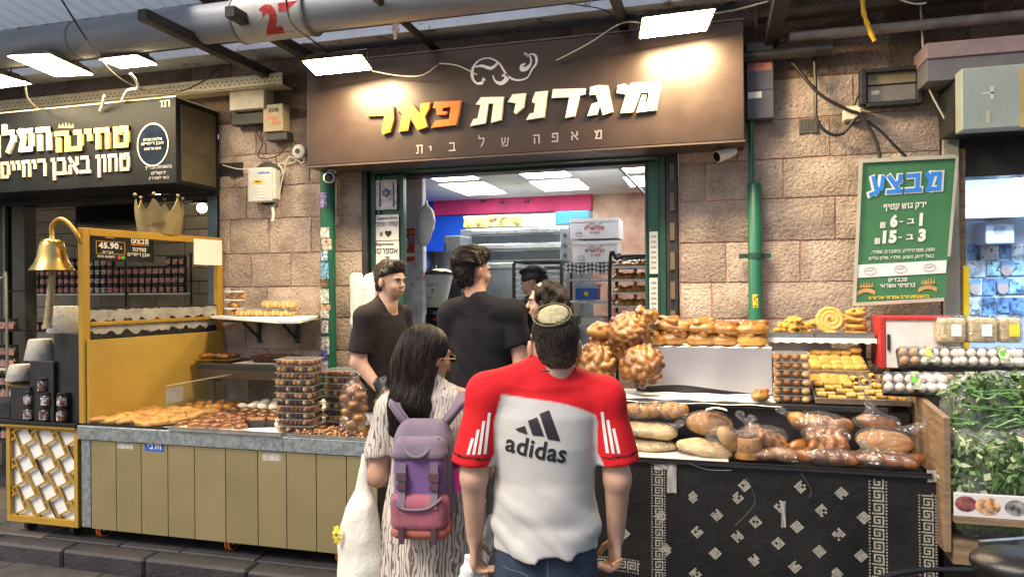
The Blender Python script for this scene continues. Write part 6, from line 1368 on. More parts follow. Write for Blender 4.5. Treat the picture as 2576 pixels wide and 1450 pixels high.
wthing('menu_poster','paler photo poster of filled rolls right of the pistachio rolls','poster',[('print',1313,538,1396,568,2.3,.01,mat('pale_food_photo',(.62,.55,.22),.5,var=.5,vscale=9,col2=(.75,.68,.40),dark=(9,.38,(.25,.15,.05))),0)])
wthing('blue_board','blue board at the right of the roll posters','board',[('board',1397,530,1482,561,2.3,.02,mat('mid_blue',(.02,.14,.42),.4,var=.1),.003)])
wthing('grey_fridge','dented grey fridge left of the oven','fridge',[('body',1117,592,1160,900,1.9,.5,mat('fridge_grey',(.16,.18,.20),.4,.5,var=.25),.012),('handle',1119,610,1122,680,1.88,.018,M_dark,.003)])
t=wthing('steel_shelf','steel side table behind the lemonade dispenser','table',[('top',1062,680,1165,686,1.25,.5,M_ss,.003)]);zto('front',t,1066,1160,687,1.27,.4,M_dark,PLAT)
c=py(1103,681,1.4);b=MB();b.lathe([(.095,0),(.115,.17),(.125,.17),(.125,.182),(0.001,.182)],c,22,closed=False);single(b,'black_bucket',mat('bucket_black',(.03,.035,.045),.4),'black lidded bucket behind the lemonade dispenser','bucket',c,smooth=True)
c=py(1068,681,1.32);b=MB();b.lathe([(.055,0),(.075,.10),(.078,.10)],c,16,closed=False);single(b,'glass_bowl',M_tub,'clear plastic bowls left of the black bucket','bowl',c,smooth=True)
# lemonade dispenser
jy=.62;jc=py(1093,772,jy);jw=thing('juice_dispenser','lemonade dispenser with clear bowl and black domed lid','drink dispenser',jc)
zl,zt_=py(1093,735,jy).z,py(1093,690,jy).z
def jr(z):f=(z-jc.z)/(zt_-jc.z);return .088+(.158-.088)*f**.75
b=MB();b.lathe([(jr(jc.z+(zt_-jc.z)*k/8),jc.z+(zt_-jc.z)*k/8) for k in range(9)],(jc.x,jy,0),32,closed=False);b.build('bowl',film('frosted_bowl',(.92,.95,.93),.12,.1,bump=.1,haze=.5),jw,smooth=True)
b=MB();b.lathe([(jr(jc.z+(zl-jc.z)*k/5)-.006,jc.z+.002+(zl-jc.z)*k/5) for k in range(6)]+[(0.001,zl+.002)],(jc.x,jy,0),32);b.build('lemonade',mat('lemonade',(.62,.58,.06),.3,var=.08,vscale=5),jw,smooth=True)
b=MB();b.lathe([(.165,0),(.167,.012),(.14,.035),(.08,.052),(.025,.058),(.02,.075),(.001,.077)],(jc.x,jy,zt_),32,closed=False);b.build('lid',M_blackgl,jw,smooth=True)
b=MB();b.lathe([(.06,-.001),(.10,-.02),(.11,-.05)],(jc.x,jy,jc.z),24,closed=False);b.box((jc.x-.15,jy-.16,jc.z-.30),(jc.x+.15,jy+.18,jc.z-.05));b.build('base',M_blackgl,jw,bevel=.01)
b=MB();b.box((jc.x-.12,jy-.166,jc.z-.13),(jc.x-.03,jy-.161,jc.z-.11)).box((jc.x+.05,jy-.166,jc.z-.10),(jc.x+.09,jy-.161,jc.z-.09));b.build('red_display',mat('red_panel',(.5,.03,.03),.4),jw)
for k,(s_,u,v,w2,h2) in enumerate((('לימונדה',1072,720,.16,.028),('7',1098,738,.028,.04),('ש״ח',1086,750,.05,.018))):
    p=py(u,v,jy);rr=jr(p.z)+.002;co,fs=text_mesh(s_,width=w2,height=h2,he=True,bold=.01);a0=math.asin(max(-.9,min(.9,(p.x-jc.x)/rr)))
    b=MB();b.add([(jc.x+(jr(p.z+q[1])+.002)*math.sin(a0+q[0]/rr),jy-(jr(p.z+q[1])+.002)*math.cos(a0+q[0]/rr),p.z+q[1]) for q in co],fs) if len(co) else None;b.build('marker_writing',M_black,jw)
t=thing('back_counter','black work counter under the lemonade dispenser','counter',(-.6,.7,PLAT));b=MB();b.box((-1.0+.21,.42,PLAT),(-.05,.9,jc.z-.302));b.build('body',M_dark,t)
# hanging bag, poster on the stub wall, notices on the door leaves
s=SDF((-.12,-.1,-.3),(.12,.1,.2),.008);s.ell((0,0,0),(.075,.05,.12),.02);s.ell((-.02,0,-.12),(.055,.04,.09),.04);s.cap((0,0,.1),(0,0,.16),.02,.008);s.warp(lambda x,y,z:.006*hash_noise(x,y,z,3,30))
M_bagw=mat('milky_bag',(.72,.72,.72),.35,var=.08,vscale=12,bump=.4,bscale=30);p=py(1075,555,.40);o=link('hanging_bag',s.mesh(M_bagw),None,(p.x,.38,p.z));tag(o,'white plastic bag hanging from the dappled stub wall','bag')
rp_=wthing('price_poster','small red poster with a large 8 on the dappled wall','poster',[('sheet',1014,574,1043,657,.413,.004,mat('red_poster',(.55,.06,.05),.5,var=.15),0),('white_strip',1014,636,1043,645,.411,.002,M_paper,0),('picture',1028,592,1042,612,.411,.002,mat('poster_pic',(.4,.35,.45),.5,var=.5,vscale=40),0)]);sgt('8',1016,1027,595,628,M_white,.412,rp_,he=False,bold=.04,depth=.001);sgt('מבצע',1017,1040,579,588,mat('yel',(.8,.6,.05),.5),.412,rp_,depth=.001)
def notice(label,u0,v0,u1_,v1,lines,y=.022,m=M_paper,name='notice'):
    t=wthing(name,label,'notice',[('sheet',u0,v0,u1_,v1,y,.002,m,0)])
    for s_,a,c,e,f,he in lines:sgt(s_,a,c,e,f,M_black,y-.001,t,he=he,bold=.012,depth=.0008)
    return t
notice('handwritten cappuccino notice on the green door leaf',939,540,1003,604,(('Cappuccino',944,999,543,554,False),('קפה הפוך',943,1001,558,571,True),('8 ♥',956,985,580,596,False)))
notice('handwritten espresso notice on the green door leaf',941,606,1004,666,(('Espresso',946,990,609,619,False),('אספרסו',943,1001,624,638,True),('7',968,980,645,660,False)))
t=notice('plastic covered flag picture at the top of the green door leaf',945,452,998,527,(),m=mat('flag_print',(.45,.42,.45),.3,var=.5,vscale=14,dark=(9,.33,(.10,.08,.08))))
for u in (954,988):wbox('blue_stripe',t,u,458,u+4,520,.021,.001,mat('dark_blue',(.02,.03,.18),.5),0)
b=MB();c=py(971,485,.0195)
for a0 in (0,math.pi):P=[c+Vector((math.sin(a0+k*2.094)*.035,0,math.cos(a0+k*2.094)*.035)) for k in range(3)];[b.beam(P[i],P[(i+1) % 3],.006,.002+.0006*(a0>1),up=(0,1,0)) for i in range(3)]
b.build('star',mat('dark_blue',(.02,.03,.18),.5),t)
for k,(v0,v1) in enumerate(((582,688),(698,815))):notice('%s of the two narrow price lists on the right door leaf' % ('upper','lower')[k],1634,v0,1655,v1,[('\u05d0\u05d1\u05d2',1638,1651,v0+10+13*j,v0+15+13*j,True) for j in range(7)],m=mat('grey_list',(.50,.52,.52),.5,var=.1))
notice('mauve flyer below the espresso notice, beside the staff member',950,672,985,745,(),m=mat('mauve_flyer',(.30,.16,.28),.4,var=.6,vscale=12))
# plastic carrier bags hanging at the left of the door
s=SDF((-.17,-.1,-.72),(.17,.1,.2),.010)
for k in range(9):rn=random.Random(k);a=(-.10+.026*k,rn.uniform(-.03,.03),.06+rn.uniform(-.04,.06));s.cap(a,(a[0]*.75+rn.uniform(-.02,.02),0,-.25),.030,.03,k=.012,flat=(1,.6,1));s.cap((a[0]*.75,0,-.25),(a[0]*.5,0,-.62+rn.uniform(0,.15)),.030,.018,k=.02,flat=(1,.5,1))
s.warp(lambda x,y,z:.008*hash_noise(x,y,z*.25,5,60));p=py(917,730,-.05);o=link('carrier_bags',s.mesh(M_bagw),None,(p.x,-.07,p.z));tag(o,'bundle of white carrier bags hanging beside the staff member','bags')
# cartons, racks
M_carton=mat('white_carton',(.76,.77,.80),.6,var=.04);M_redt=mat('red_print',(.5,.05,.05),.6)
cz0=py(1510,664,1.25).z
for k,(u0,v0,u1_,v1,lb) in enumerate(((1434,549,1556,600,'upper white bakery carton with red Hebrew print'),(1440,606,1553,660,'lower white bakery carton with red Hebrew print'))):
    t=wthing('white_carton',lb,'carton',[('box',u0,v0,u1_,v1,1.25,.34,M_carton,.004)],'white bakery cartons');wbox('lid_flap',t,u0-1,v0-1,u1_+1,v0+8,1.247,.003,M_carton,0)
    um=(u0+u1_)/2;sgt('קונדיטוריה',um-25,um+25,v0+20,v0+30,M_redt,1.249,t,depth=.001);sgt('שמרים',um-10,um+14,v0+33,v0+37,M_redt,1.249,t,depth=.001);b=MB();P=[py(um+a,v0+14+4*math.sin(a*.25),1.248) for a in range(-20,21,4)];b.tube(P,.003,4);c=py(u0+22,v1-12,1.248);b.tube([c+Vector((math.cos(k2)*.03,0,math.sin(k2)*.022)) for k2 in range(0,8)],.002,4);b.build('printed_scroll',mat('grey_print',(.35,.28,.28),.6),t)
rk=thing('steel_rack','steel shelf rack with checkered cloth under the white cartons','rack',py(1500,800,1.2));
for v in (664,700,757,822):a=py(1425,v,1.2);c=py(1600,v,1.2);b=MB();b.box((a.x,1.2,(a.z+c.z)/2-.02),(c.x,1.65,(a.z+c.z)/2));b.build('shelf',M_ss if v != 664 else M_dark,rk,bevel=.002)
for u in (1428,1598):a=py(u,664,1.2);b=MB();b.box((a.x-.015,1.19,PLAT),(a.x+.015,1.22,a.z));b.build('post',M_ss,rk)
a=py(1422,662,1.18);c=py(1533,662,1.18);b=MB();n=22;q=(c.x-a.x)/n
for i in range(n):
    for j in range(5):
        zz0=a.z-.018*(j+1);b.m((i % 2)+(j % 2));P=[(a.x+q*(i+di),1.18-.006*math.sin((i+di)*1.3)*(j+dj)/3,zz0+.018*(1-dj)+.008*math.sin((i+di)*.6)) for di,dj in ((0,1),(1,1),(1,0),(0,0))];b.add(P,[(0,1,2,3)])
single(b,'checkered_cloth',[M_white,mat('grey_check',(.25,.26,.27),.8),M_black],'black and white checkered cloth hanging under the cartons','cloth',(a.x,1.18,a.z))
wthing('blue_box','blue printed box on the steel rack shelf','box',[('box',1447,724,1502,754,1.23,.2,mat('blue_box',(.02,.12,.5),.4,var=.15),.004),('lid',1446,716,1503,723,1.225,.22,mat('pale_blue',(.30,.45,.65),.4),.003),('emblem',1470,733,1480,743,1.226,.003,mat('yel',(.8,.6,.05),.5),0)])
wthing('paper_box','open white paper box on the lowest steel rack shelf','box',[('box',1462,797,1520,820,1.22,.25,mat('cream_box',(.6,.6,.5),.6),.004)])
def roll_rack(label,u0,u1_,y,vs,vtop,kind,group,n,sc,arch=True,mtray=M_ss):
    t=thing('tray_rack',label,'rack',py((u0+u1_)/2,vs[-1],y));a=py(u0,700,y).x;c=py(u1_,700,y).x;zt=py((u0+u1_)/2,vtop,y).z
    if arch:
        for yy in (y,y+.45):b=MB();b.tube(spline([(a,yy,PLAT),(a,yy,zt-.12),(a+.06,yy,zt-.02),(a+.16,yy,zt),(c,yy,zt)],6),.014,8);b.build('frame',M_dark,t,smooth=True)
    else:
        for xx in (a,c):
            b=MB();b.box((xx-.014,y,PLAT),(xx+.014,y+.03,zt)).box((xx-.014,y+.45,PLAT),(xx+.014,y+.48,zt));b.build('post',M_dark,t)
        b=MB();b.box((a,y,zt),(c,y+.48,zt+.02));b.build('top',M_dark,t)
    for i,v in enumerate(vs):
        zz=py((u0+u1_)/2,v,y).z;b=MB();b.box((a+.016,y+.005,zz-.008),(c-.016,y+.44,zz)).box((a+.016,y+.003,zz),(c-.016,y+.006,zz+.010));b.build('tray',mtray,t)
        for k in range(n):bake(kind,kind+'_rack',(a+.07+(c-a-.14)*k/max(1,n-1),y+.10+.02*(k % 2),zz+.001),'baked goods on the %s tray from the top of the %s rack' % (['first','second','third','fourth','fifth','sixth','seventh','eighth','ninth'][i],'arched' if arch else 'square'),'pastry',group+', shelf %d' % (i+1),k % 3,(0,0,ru(0,3)),sc)
    return t
roll_rack('black arched bun rack beside the right door leaf',1534,1680,.75,(671,704,737,771,806),643,'bunloaf','buns on the arched rack',5,(.85,.85,.62))
roll_rack('black square tray rack behind the girl with curly hair',1292,1412,1.45,(668,682,697,712,727,742,757,772,790),660,'flat','flat pastries on the square rack',3,(.33,.7,.35),arch=False,mtray=mat('pale_tray',(.6,.62,.64),.4,.5))
cablepx(((1548,412),(1580,445),(1625,492)),(.5,1.2,2.2),.012,M_cable,'thick black cable hanging across the bakery ceiling lights')
cablepx(((1052,440),(1066,462),(1062,520)),(.6,.65,.7),.016,M_cable,'black cable loop at the top of the dappled wall')

# ================================================================ right pier: pipe, boxes, banner
xr=py(1890,400,-.07).x;rt=thing('drain_pipe','green down pipe with yellow sticker on the right pier','pipe',(xr,-.07,1.0));zj,zb_,ztp=py(1895,465,-.07).z,.9,py(1890,300,-.07).z
b=MB();b.tube([(xr,-.07,zj),(xr,-.07,ztp+.05)],.018,14);b.build('thin_pipe',M_gpaint,rt,smooth=True)
xq=py(1899,600,-.07).x;b=MB();b.tube([(xq,-.07,zb_),(xq,-.07,zj),(xq,-.07,zj+.012)],[.044,.044,.036],22);b.build('pipe',M_gpaint,rt,smooth=True)
zc_=py(1899,643,-.07).z;b=MB();b.tube([(xq,-.07,zc_-.018),(xq,-.07,zc_+.018)],.048,22);b.box((xq-.10,-.06,zc_-.015),(xq-.046,-.05,zc_+.015)).box((xq+.046,-.06,zc_-.015),(xq+.10,-.05,zc_+.015));b.build('clamp',M_gframe,rt)
z0_,z1_=py(1900,773,-.11).z,py(1900,740,-.11).z;b=MB();b.grid(lambda u,v:(xq+.0447*math.cos(-2.0+.75*u),-.07+.0447*math.sin(-2.0+.75*u),z0_+(z1_-z0_)*v),6,1);b.build('yellow_sticker',mat('sticker_y',(.7,.5,.03),.5,var=.3,vscale=50,dark=(40,.4,(.1,.03,.02))),rt,smooth=True)
wthing('electric_cabinet','dark grey wall cabinet with a red sticker right of the brown sign','cabinet',[('body',1878,105,1946,298,-.13,.12,mat('slate_cabinet',(.075,.075,.10),.45,.3,var=.15),.004),('red_sticker',1879,152,1940,178,-.132,.001,mat('pink_red',(.35,.12,.12),.6,var=.5,vscale=20),0),('white_label',1882,231,1916,247,-.132,.001,M_white,0),('seam',1878,225,1946,227,-.133,.002,M_black,0)])
wthing('wall_vent','rusty framed air vent on the right pier with pale slats','vent',[('frame',2165,172,2180,262,-.09,.08,M_dark,.004),('frame',2308,172,2322,258,-.09,.08,M_dark,.004),('frame',2181,168,2307,178,-.09,.08,M_dark,.004),('frame',2181,255,2307,264,-.09,.08,M_dark,.004),('slat',2182,180,2305,210,-.05,.02,mat('dusty_slat',(.24,.21,.14),.6,.2,var=.2),.003),('slat',2182,214,2305,254,-.04,.02,mat('dusty_slat2',(.20,.19,.18),.6,.2,var=.25),.003),('label',2192,228,2212,238,-.042,.001,M_cream,0)])
wthing('junction_box','small cream junction box where the black cables meet','electric box',[('case',2124,270,2166,300,-.09,.08,M_cream,.006),('lid',2128,266,2160,271,-.088,.07,M_cream,.004)])
wthing('wall_grille','square perforated grille plate in the right pier','grille',[('plate',2010,298,2056,335,-.022,.02,mat('grille_grey',(.10,.095,.08),.6,.4),.002)]+[('hole',2015+9*i,304+7*j,2019+9*i,307+7*j,-.0225,.0004,M_black,0) for i in range(4) for j in range(4)])
for k,(pts,y,r_,m,lb) in enumerate((
    (((1942,115),(2000,165),(2060,235),(2130,275),(2165,290),(2200,345),(2212,385),(2215,405)),-.10,.011,M_cable,'thick black cable running from the cabinet top to the green banner'),
    (((2048,125),(2052,230),(2055,300),(2085,335),(2120,335),(2150,300),(2166,292)),-.09,.011,M_cable,'thick black cable hanging in a loop below the junction box'),
    (((2166,296),(2210,325),(2250,365),(2285,400)),-.09,.009,M_cable,'black cable ending behind the green banner top'),
    (((2145,285),(2155,250),(2172,226)),-.07,.006,M_cable,'thin black wire from the junction box to the vent'),
    (((2315,0),(2322,120),(2330,205),(2380,305)),-.12,.006,M_wcable,'grey wire dropping past the vent to the pale sign box'),
    (((2265,0),(2300,10),(2330,8)),-.3,.005,M_wcable,'white wire under the roof at the upper right'))):cablepx(pts,[y]*9,r_,m,lb)
b=MB();P=[py(2170,-10,-.3),py(2172,30,-.3),py(2185,70,-.3),py(2200,104,-.3)];b.tube(spline(P,5),[.010+.006*abs(math.sin(k*.9)) for k in range(16)],6);single(b,'yellow_ribbon',mat('yellow_ribbon',(.72,.40,.02),.5,var=.2),'torn yellow ribbon dangling at the upper right','ribbon',P[0],smooth=True)
a=py(1985,95,-.15);c=py(2600,58,-.15);b=MB();b.tube([(a.x,-.15,a.z),(c.x+.5,-.15,a.z)],.032,16);single(b,'wall_pipe',mat('grimy_pipe',(.28,.25,.22),.5,var=.3),'grimy horizontal pipe along the top of the right pier','pipe',a,smooth=True)
b=MB();b.tube([(a.x-.35,-.15,a.z-.10),(a.x+.25,-.15,a.z-.10)],.036,16);single(b,'wall_pipe',M_black,'black pipe stub below the grimy pipe','pipe',a-Z*.1,smooth=True)
# green banner (plane y = -.2, turned a little)
BY=-.2;ban=thing('price_banner','green price banner in a thin pale frame on the right pier','banner',py(2275,580,BY));TL,TR,BR,BL=[py(u,v,BY) for u,v in ((2165,405),(2408,393),(2378,752),(2148,765))]
ex=((TR-TL)+(BR-BL)).normalized();ez=((TL-BL)+(TR-BR)).normalized()
def bq(a,c,off=0):return (BL.lerp(BR,a)).lerp(TL.lerp(TR,a),c)-Y*off
def bpatch(name,a0,a1,c0,c1,m,off):b=MB();P=[bq(a0,c0,off),bq(a1,c0,off),bq(a1,c1,off),bq(a0,c1,off)];b.hexa([p+Y*.002 for p in P],P);return b.build(name,m,ban)
bpatch('sheet',0,1,0,1,mat('banner_green',(.045,.17,.075),.5,var=.06),0);M_fr=mat('pale_frame',(.52,.49,.40),.5,.3)
for a0,a1,c0,c1 in ((-.02,.02,-.01,1.01),(.98,1.01,.3,1.0),(.021,.979,.985,1.012),(.021,.979,-.012,.012)):bpatch('frame_bar',a0,a1,c0,c1,M_fr,.012)
def btext(s_,a0,a1,c0,c1,m,he=True,off=.003,bold=.03,name='lettering'):
    o=bq(a0,c0,off);put_text(name,s_,o,ex,ez,m,ban,width=(bq(a1,c0)-bq(a0,c0)).length,height=(bq(a0,c1)-bq(a0,c0)).length,he=he,bold=bold,depth=.001)
btext('מבצע',.075,.885,.735,.905,M_white,bold=.12,off=.003);btext('מבצע',.10,.86,.745,.895,mat('bright_blue',(.03,.22,.75),.4),bold=.05,off=.0055)
btext('ירק גוש קטיף',.27,.72,.64,.69,M_white,bold=.03)
for c0,pr,n_ in ((.525,'6','1'),(.415,'15','3')):btext(n_,.66,.695 if n_ == '1' else .74,c0,c0+.09,M_white,False,bold=.06);btext('ב -',.45,.61,c0+.02,c0+.055,M_white,bold=.03);btext(pr,.35-.07*(len(pr)-1),.43,c0,c0+.09,M_white,False,bold=.06);btext('₪',.245-.05*(len(pr)-1),.30-.05*(len(pr)-1),c0,c0+.04,M_white,False,bold=.01)
btext('חסה, פטרוזיליה, כוסברה, שמיר,',.16,.84,.345,.375,M_white,bold=.01);btext('בצל ירוק, נענע, סלרי, סלק עלים',.14,.84,.30,.33,M_white,bold=.01)
bpatch('white_band',.02,.98,.185,.275,M_white,.004)
for a in (.16,.49,.80):
    b=MB();c=bq(a,.23,.0065);b.tube([c+ex*math.cos(k*.35)*.033+ez*math.sin(k*.35)*.022 for k in range(19)],.0015,4);b.tube([c+ex*-.02,c+ex*.02+ez*.008],.0015,4);b.build('seal',mat('grey_print',(.35,.28,.28),.6),ban)
btext('מכבדים',.37,.57,.145,.17,M_white,bold=.02);btext('כרטיסי אשראי',.28,.66,.105,.132,M_white,bold=.02);btext('בהשגחת הרב אפרתי שליט"א',.16,.82,.028,.055,mat('yel',(.8,.6,.05),.5),bold=.02)
M_gcrown=mat('print_gold',(.42,.27,.10),.5,var=.3,vscale=30)
for a in (.13,.80):
    b=MB();c=bq(a,.10,.004)
    for k in range(-2,3):b.poly([c+ex*(.014*k-.008)+ez*.012,c+ex*(.014*k+.008)+ez*.012,c+ex*(.017*k)+ez*(.052-.004*abs(k))],(0,-.001-.0003*abs(k),0))
    b.build('crown',M_gcrown,ban);b=MB();b.grid(lambda u,v:c+ex*(-.05+.1*u)+ez*(-.028+.026*v-.02*(2*u-1)**2+.01),8,1);b.build('ribbon',M_gcrown,ban)

# ================================================================ right shop
rs=thing('side_shop','blue lit side shop with papered back wall at the right','shop',(3.6,.6,PLAT));M_pale=mat('pale_wall',(.62,.70,.80),.6,var=.06)
b=MB();b.box((2.86,1.25,PLAT),(5.6,1.35,3.1));b.build('back_wall',M_pale,rs);b=MB();b.box((2.86,.02,2.72),(5.6,1.25,2.78));b.build('ceiling',M_pale,rs);b=MB();b.box((5.5,.02,PLAT),(5.6,1.249,3.1));b.build('side_wall',M_pale,rs)
b=MB();b.box((2.60+.19,-.012,PLAT),(2.88,.25,3.1));b.build('pillar',mat('concrete_pillar',(.30,.30,.28),.8,var=.25,vscale=4,bump=.3),rs,bevel=.006)
b=MB();b.box((2.881,.0,PLAT),(2.915,.2,2.62));b.build('wood_jamb',M_wood,rs);a=py(2423,700,-.01);b=MB();b.box((a.x,-.02,1.2),(a.x+.03,-.001,py(2423,668,-.01).z));b.build('yellow_strip',mat('yellow_plastic',(.8,.62,.02),.4),rs)
b=MB();b.box((2.89,.03,2.45),(5.5,.2,2.719));b.build('lintel',M_dark,rs)
tub_=thing('tube_light','lit tube lamp in the blue side shop','lamp',py(2560,450,.6));b=MB();b.tube([py(2515,470,.5),py(2640,425,.5)],.02,10);b.build('tube',lightmat('tube_glow',(.55,.75,1.0),30),tub_,smooth=True);b=MB();b.box((3.0,.45,2.68),(4.8,.60,2.719));b.build('fitting',M_white,tub_)
lp=bpy.data.lights.new('tube_lamp','AREA');lp.shape='RECTANGLE';lp.size=1.6;lp.size_y=.1;lp.energy=26;lp.color=(.5,.70,1.0);lo_=bpy.data.objects.new('tube_glow',lp);COL.objects.link(lo_);lo_.location=(3.9,.5,2.66);lo_.parent=None
wthing('white_shelf','white wall shelf crossing the side shop','shelf',[('board',2416,518,2700,545,.9,.3,M_white,.004)])
wthing('white_cooler','white appliance with small labels under the white shelf','appliance',[('body',2480,555,2552,612,1.0,.24,mat('pale_grey_appliance',(.45,.52,.60),.4),.008),('label',2500,568,2530,588,.998,.001,mat('small_print',(.2,.22,.3),.5,var=.8,vscale=60),0)])
rn=random.Random(21);n=0
for r,v0 in enumerate((612,655,700,748)):
    u=2434;n=0
    while u<2600:
        wd=rn.uniform(28,46);hh=rn.uniform(36,46);c=rn.choice(((.25,.40,.62),(.60,.68,.75),(.12,.20,.35),(.45,.45,.55),(.7,.75,.8)))
        t=wthing('wall_paper_print','%s print pinned in the %s row of the side shop wall, %s from the left' % (['pale','bluish','small','mixed'][(r+n) % 4],['top','second','third','lowest'][r],['first','second','third','fourth','fifth','sixth','seventh'][n]),'poster',[('sheet',u,v0,u+wd,v0+hh,1.24-.002*(r % 2)-.003*(n % 2),.002,mat('wall_print_%d' % rn.randrange(6),c,.5,var=.6,vscale=14,col2=tuple(min(1,q*1.6) for q in c),dark=(20,.38,tuple(q*.25 for q in c))),0)])
        if (r,n) in ((1,2),(2,2),(2,0)):cc=py(u+wd/2,v0+hh*.55,1.230);b=MB();b.grid(lambda p_,q_:cc+Vector(((p_-.5)*.075*math.sqrt(max(.01,1-(2*q_-1)**2)),0,(q_-.5)*.11)),8,8);b.build('portrait',mat('portrait_skin',(.50,.36,.30),.6,var=.2),t);b=MB();b.grid(lambda p_,q_:cc+Vector(((p_-.5)*.08,-.001,.03+q_*.03)),2,2);b.build('portrait_cap',mat('portrait_cap',(.15,.3,.5),.6),t)
        u += wd+rn.uniform(-3,3);n += 1
aw=thing('awning_cassette','grey rolled awning box with pinkish upper strip at the right','awning',py(2450,150,-.3));a=py(2330,100,-.3);zt1,zt2,zt3=py(2450,98,-.3).z,py(2450,138,-.3).z,py(2450,195,-.3).z
b=MB();b.box((a.x,-.3,zt2),(5.6,-.02,zt1));b.build('upper_strip',mat('dusty_pink',(.26,.19,.20),.6,var=.15),aw,bevel=.004);b=MB();b.box((a.x+.005,-.29,zt3),(5.6,-.02,zt2-.001));b.build('lower_box',mat('dusty_grey',(.13,.125,.14),.6,var=.15),aw,bevel=.004)
pa_=py(2420,250,-.42);bx_=thing('sign_box','pale green metal sign box jutting out at the right edge','sign',pa_);zt1,zt2=py(2500,166,-.42).z,py(2500,322,-.42).z
b=MB();b.box((pa_.x,-.42,zt2),(5.6,-.301,zt1));b.build('body',mat('pale_green_tin',(.42,.47,.42),.5,.2,var=.12,vscale=3,dark=(4,.25,(.25,.2,.1))),bx_,bevel=.005);b=MB();b.box((pa_.x-.008,-.30,zt2+.02),(5.6,-.03,zt1-.04));b.build('side',M_dark,bx_)
wbox('mark',bx_,2482,338-60,2490,250+60,-.4215,.001,M_cream,0);wbox('mark',bx_,2470,232,2500,236,-.4215,.001,M_white,0);wbox('mark',bx_,2492,218,2500,250,-.4215,.001,M_white,0);wbox('yellow_edge',bx_,2566,170,2620,318,-.4215,.001,M_cl,0)
# herb stall, eggs, matzo packs, red box
hs=thing('herb_stall','herb stall bench with a white picture panel along its front','stall',(2.9,CY-.1,.7));HX=2.462
b=MB();b.box((HX,CY-.12,.50),(4.4,-.85,.60));b.build('crate_floor',M_wood,hs);b=MB();b.box((HX+.02,CY+.1,.02),(4.4,-.85,.499));b.build('added_under_box',M_black,hs);zp0,zp1=py(2450,1298,CY-.13).z,py(2450,1240,CY-.13).z  # black box added under the bench to hide blue light on the floor
b=MB();b.box((HX,CY-.14,zp0),(4.4,CY-.121,zp1));b.build('front_panel',mat('white_label_panel',(.60,.58,.58),.5,var=.06),hs,bevel=.003);b=MB();b.box((HX,CY-.145,zp0-.03),(4.4,CY-.10,zp0-.001));b.build('lower_rail',M_wood,hs)
for u,v,rx_,cc_ in ((2430,1266,24,(.10,.03,.03)),(2485,1272,27,(.28,.15,.08)),(2556,1277,24,(.12,.12,.12))):
    c=py(u,v,CY-.1412-(.0008 if u == 2485 else 0));r1=.0017*rx_*1.1;b=MB();b.add([c+Vector((math.cos(k*.314)*r1,0,math.sin(k*.314)*r1*.8)) for k in range(20)],[tuple(range(20))]);b.build('printed_picture',mat('pic_%d' % u,cc_,.5,var=.8,vscale=25,col2=tuple(min(1,q*2.2) for q in cc_)),hs)
b=MB();b.box((HX,-.84,.5),(4.4,-.82,1.02));b.build('back_board',M_wood,hs);b=MB();b.box((HX,-.98,1.02),(4.4,-.40,1.035));b.build('egg_shelf',mat('pale_board',(.5,.47,.40),.7,var=.15),hs,bevel=.003);b=MB();b.box((HX,-.39,1.0),(4.4,-.10,1.30));b.build('riser',M_dark,hs)
wrb=wthing('red_box','red edged crate with a blank white front beside the cookie trays','crate',[('white_face',2229,806,2372,925,-.40,.01,mat('blank_face',(.70,.66,.62),.6),0),('red_edge',2214,796,2228,925,-.41,.25,mat('red_paint',(.42,.03,.03),.45),.003),('red_edge',2229,796,2400,805,-.41,.25,mat('red_paint',(.42,.03,.03),.45),.003),('handle_slot',2232,840,2240,880,-.412,.002,M_black,0)])
M_matzo=mat('cracker_crumb',(.62,.44,.22),.8,var=.25,vscale=50,col2=(.72,.58,.36),bump=.5,bscale=50)
for k,(u0,u1_,tg,lb) in enumerate(((2362,2432,M_white,'left clear pack of crackers with white tag on the egg cartons'),(2436,2512,M_white,'middle clear pack of crackers with printed tag on the egg cartons'),(2515,2572,mat('yel',(.8,.6,.05),.5),'right pack of crackers with yellow tag on the egg cartons'))):
    t=wthing('cracker_pack',lb,'pack',[('crackers',u0,800,u1_,862,-.46,.10,M_matzo,.02)],'cracker packs');um=(u0+u1_)/2;wbox('tag',t,um-4,815,um+22,845,-.476,.002,tg,0);a=py(u0,862,-.47);c=py(u1_,798,-.47);b=MB();b.box((a.x-.01,-.475,a.z),(c.x+.01,-.35,c.z+.01));b.build('wrapper',M_film,t,bevel=.02)
M_egg=mat('white_egg',(.78,.70,.62),.45,var=.05,rnd=.10);M_eggb=mat('brown_egg',(.45,.25,.14),.45,var=.1,rnd=.15)
be=MB();be.lathe([(.0008,-.028),(.012,-.025),(.020,-.014),(.0225,0),(.0205,.012),(.014,.023),(.007,.028),(.0008,.030)],(0,0,0),14,closed=False);em=be.mesh(M_egg,smooth=True);emb=em.copy();emb.materials[0]=M_eggb
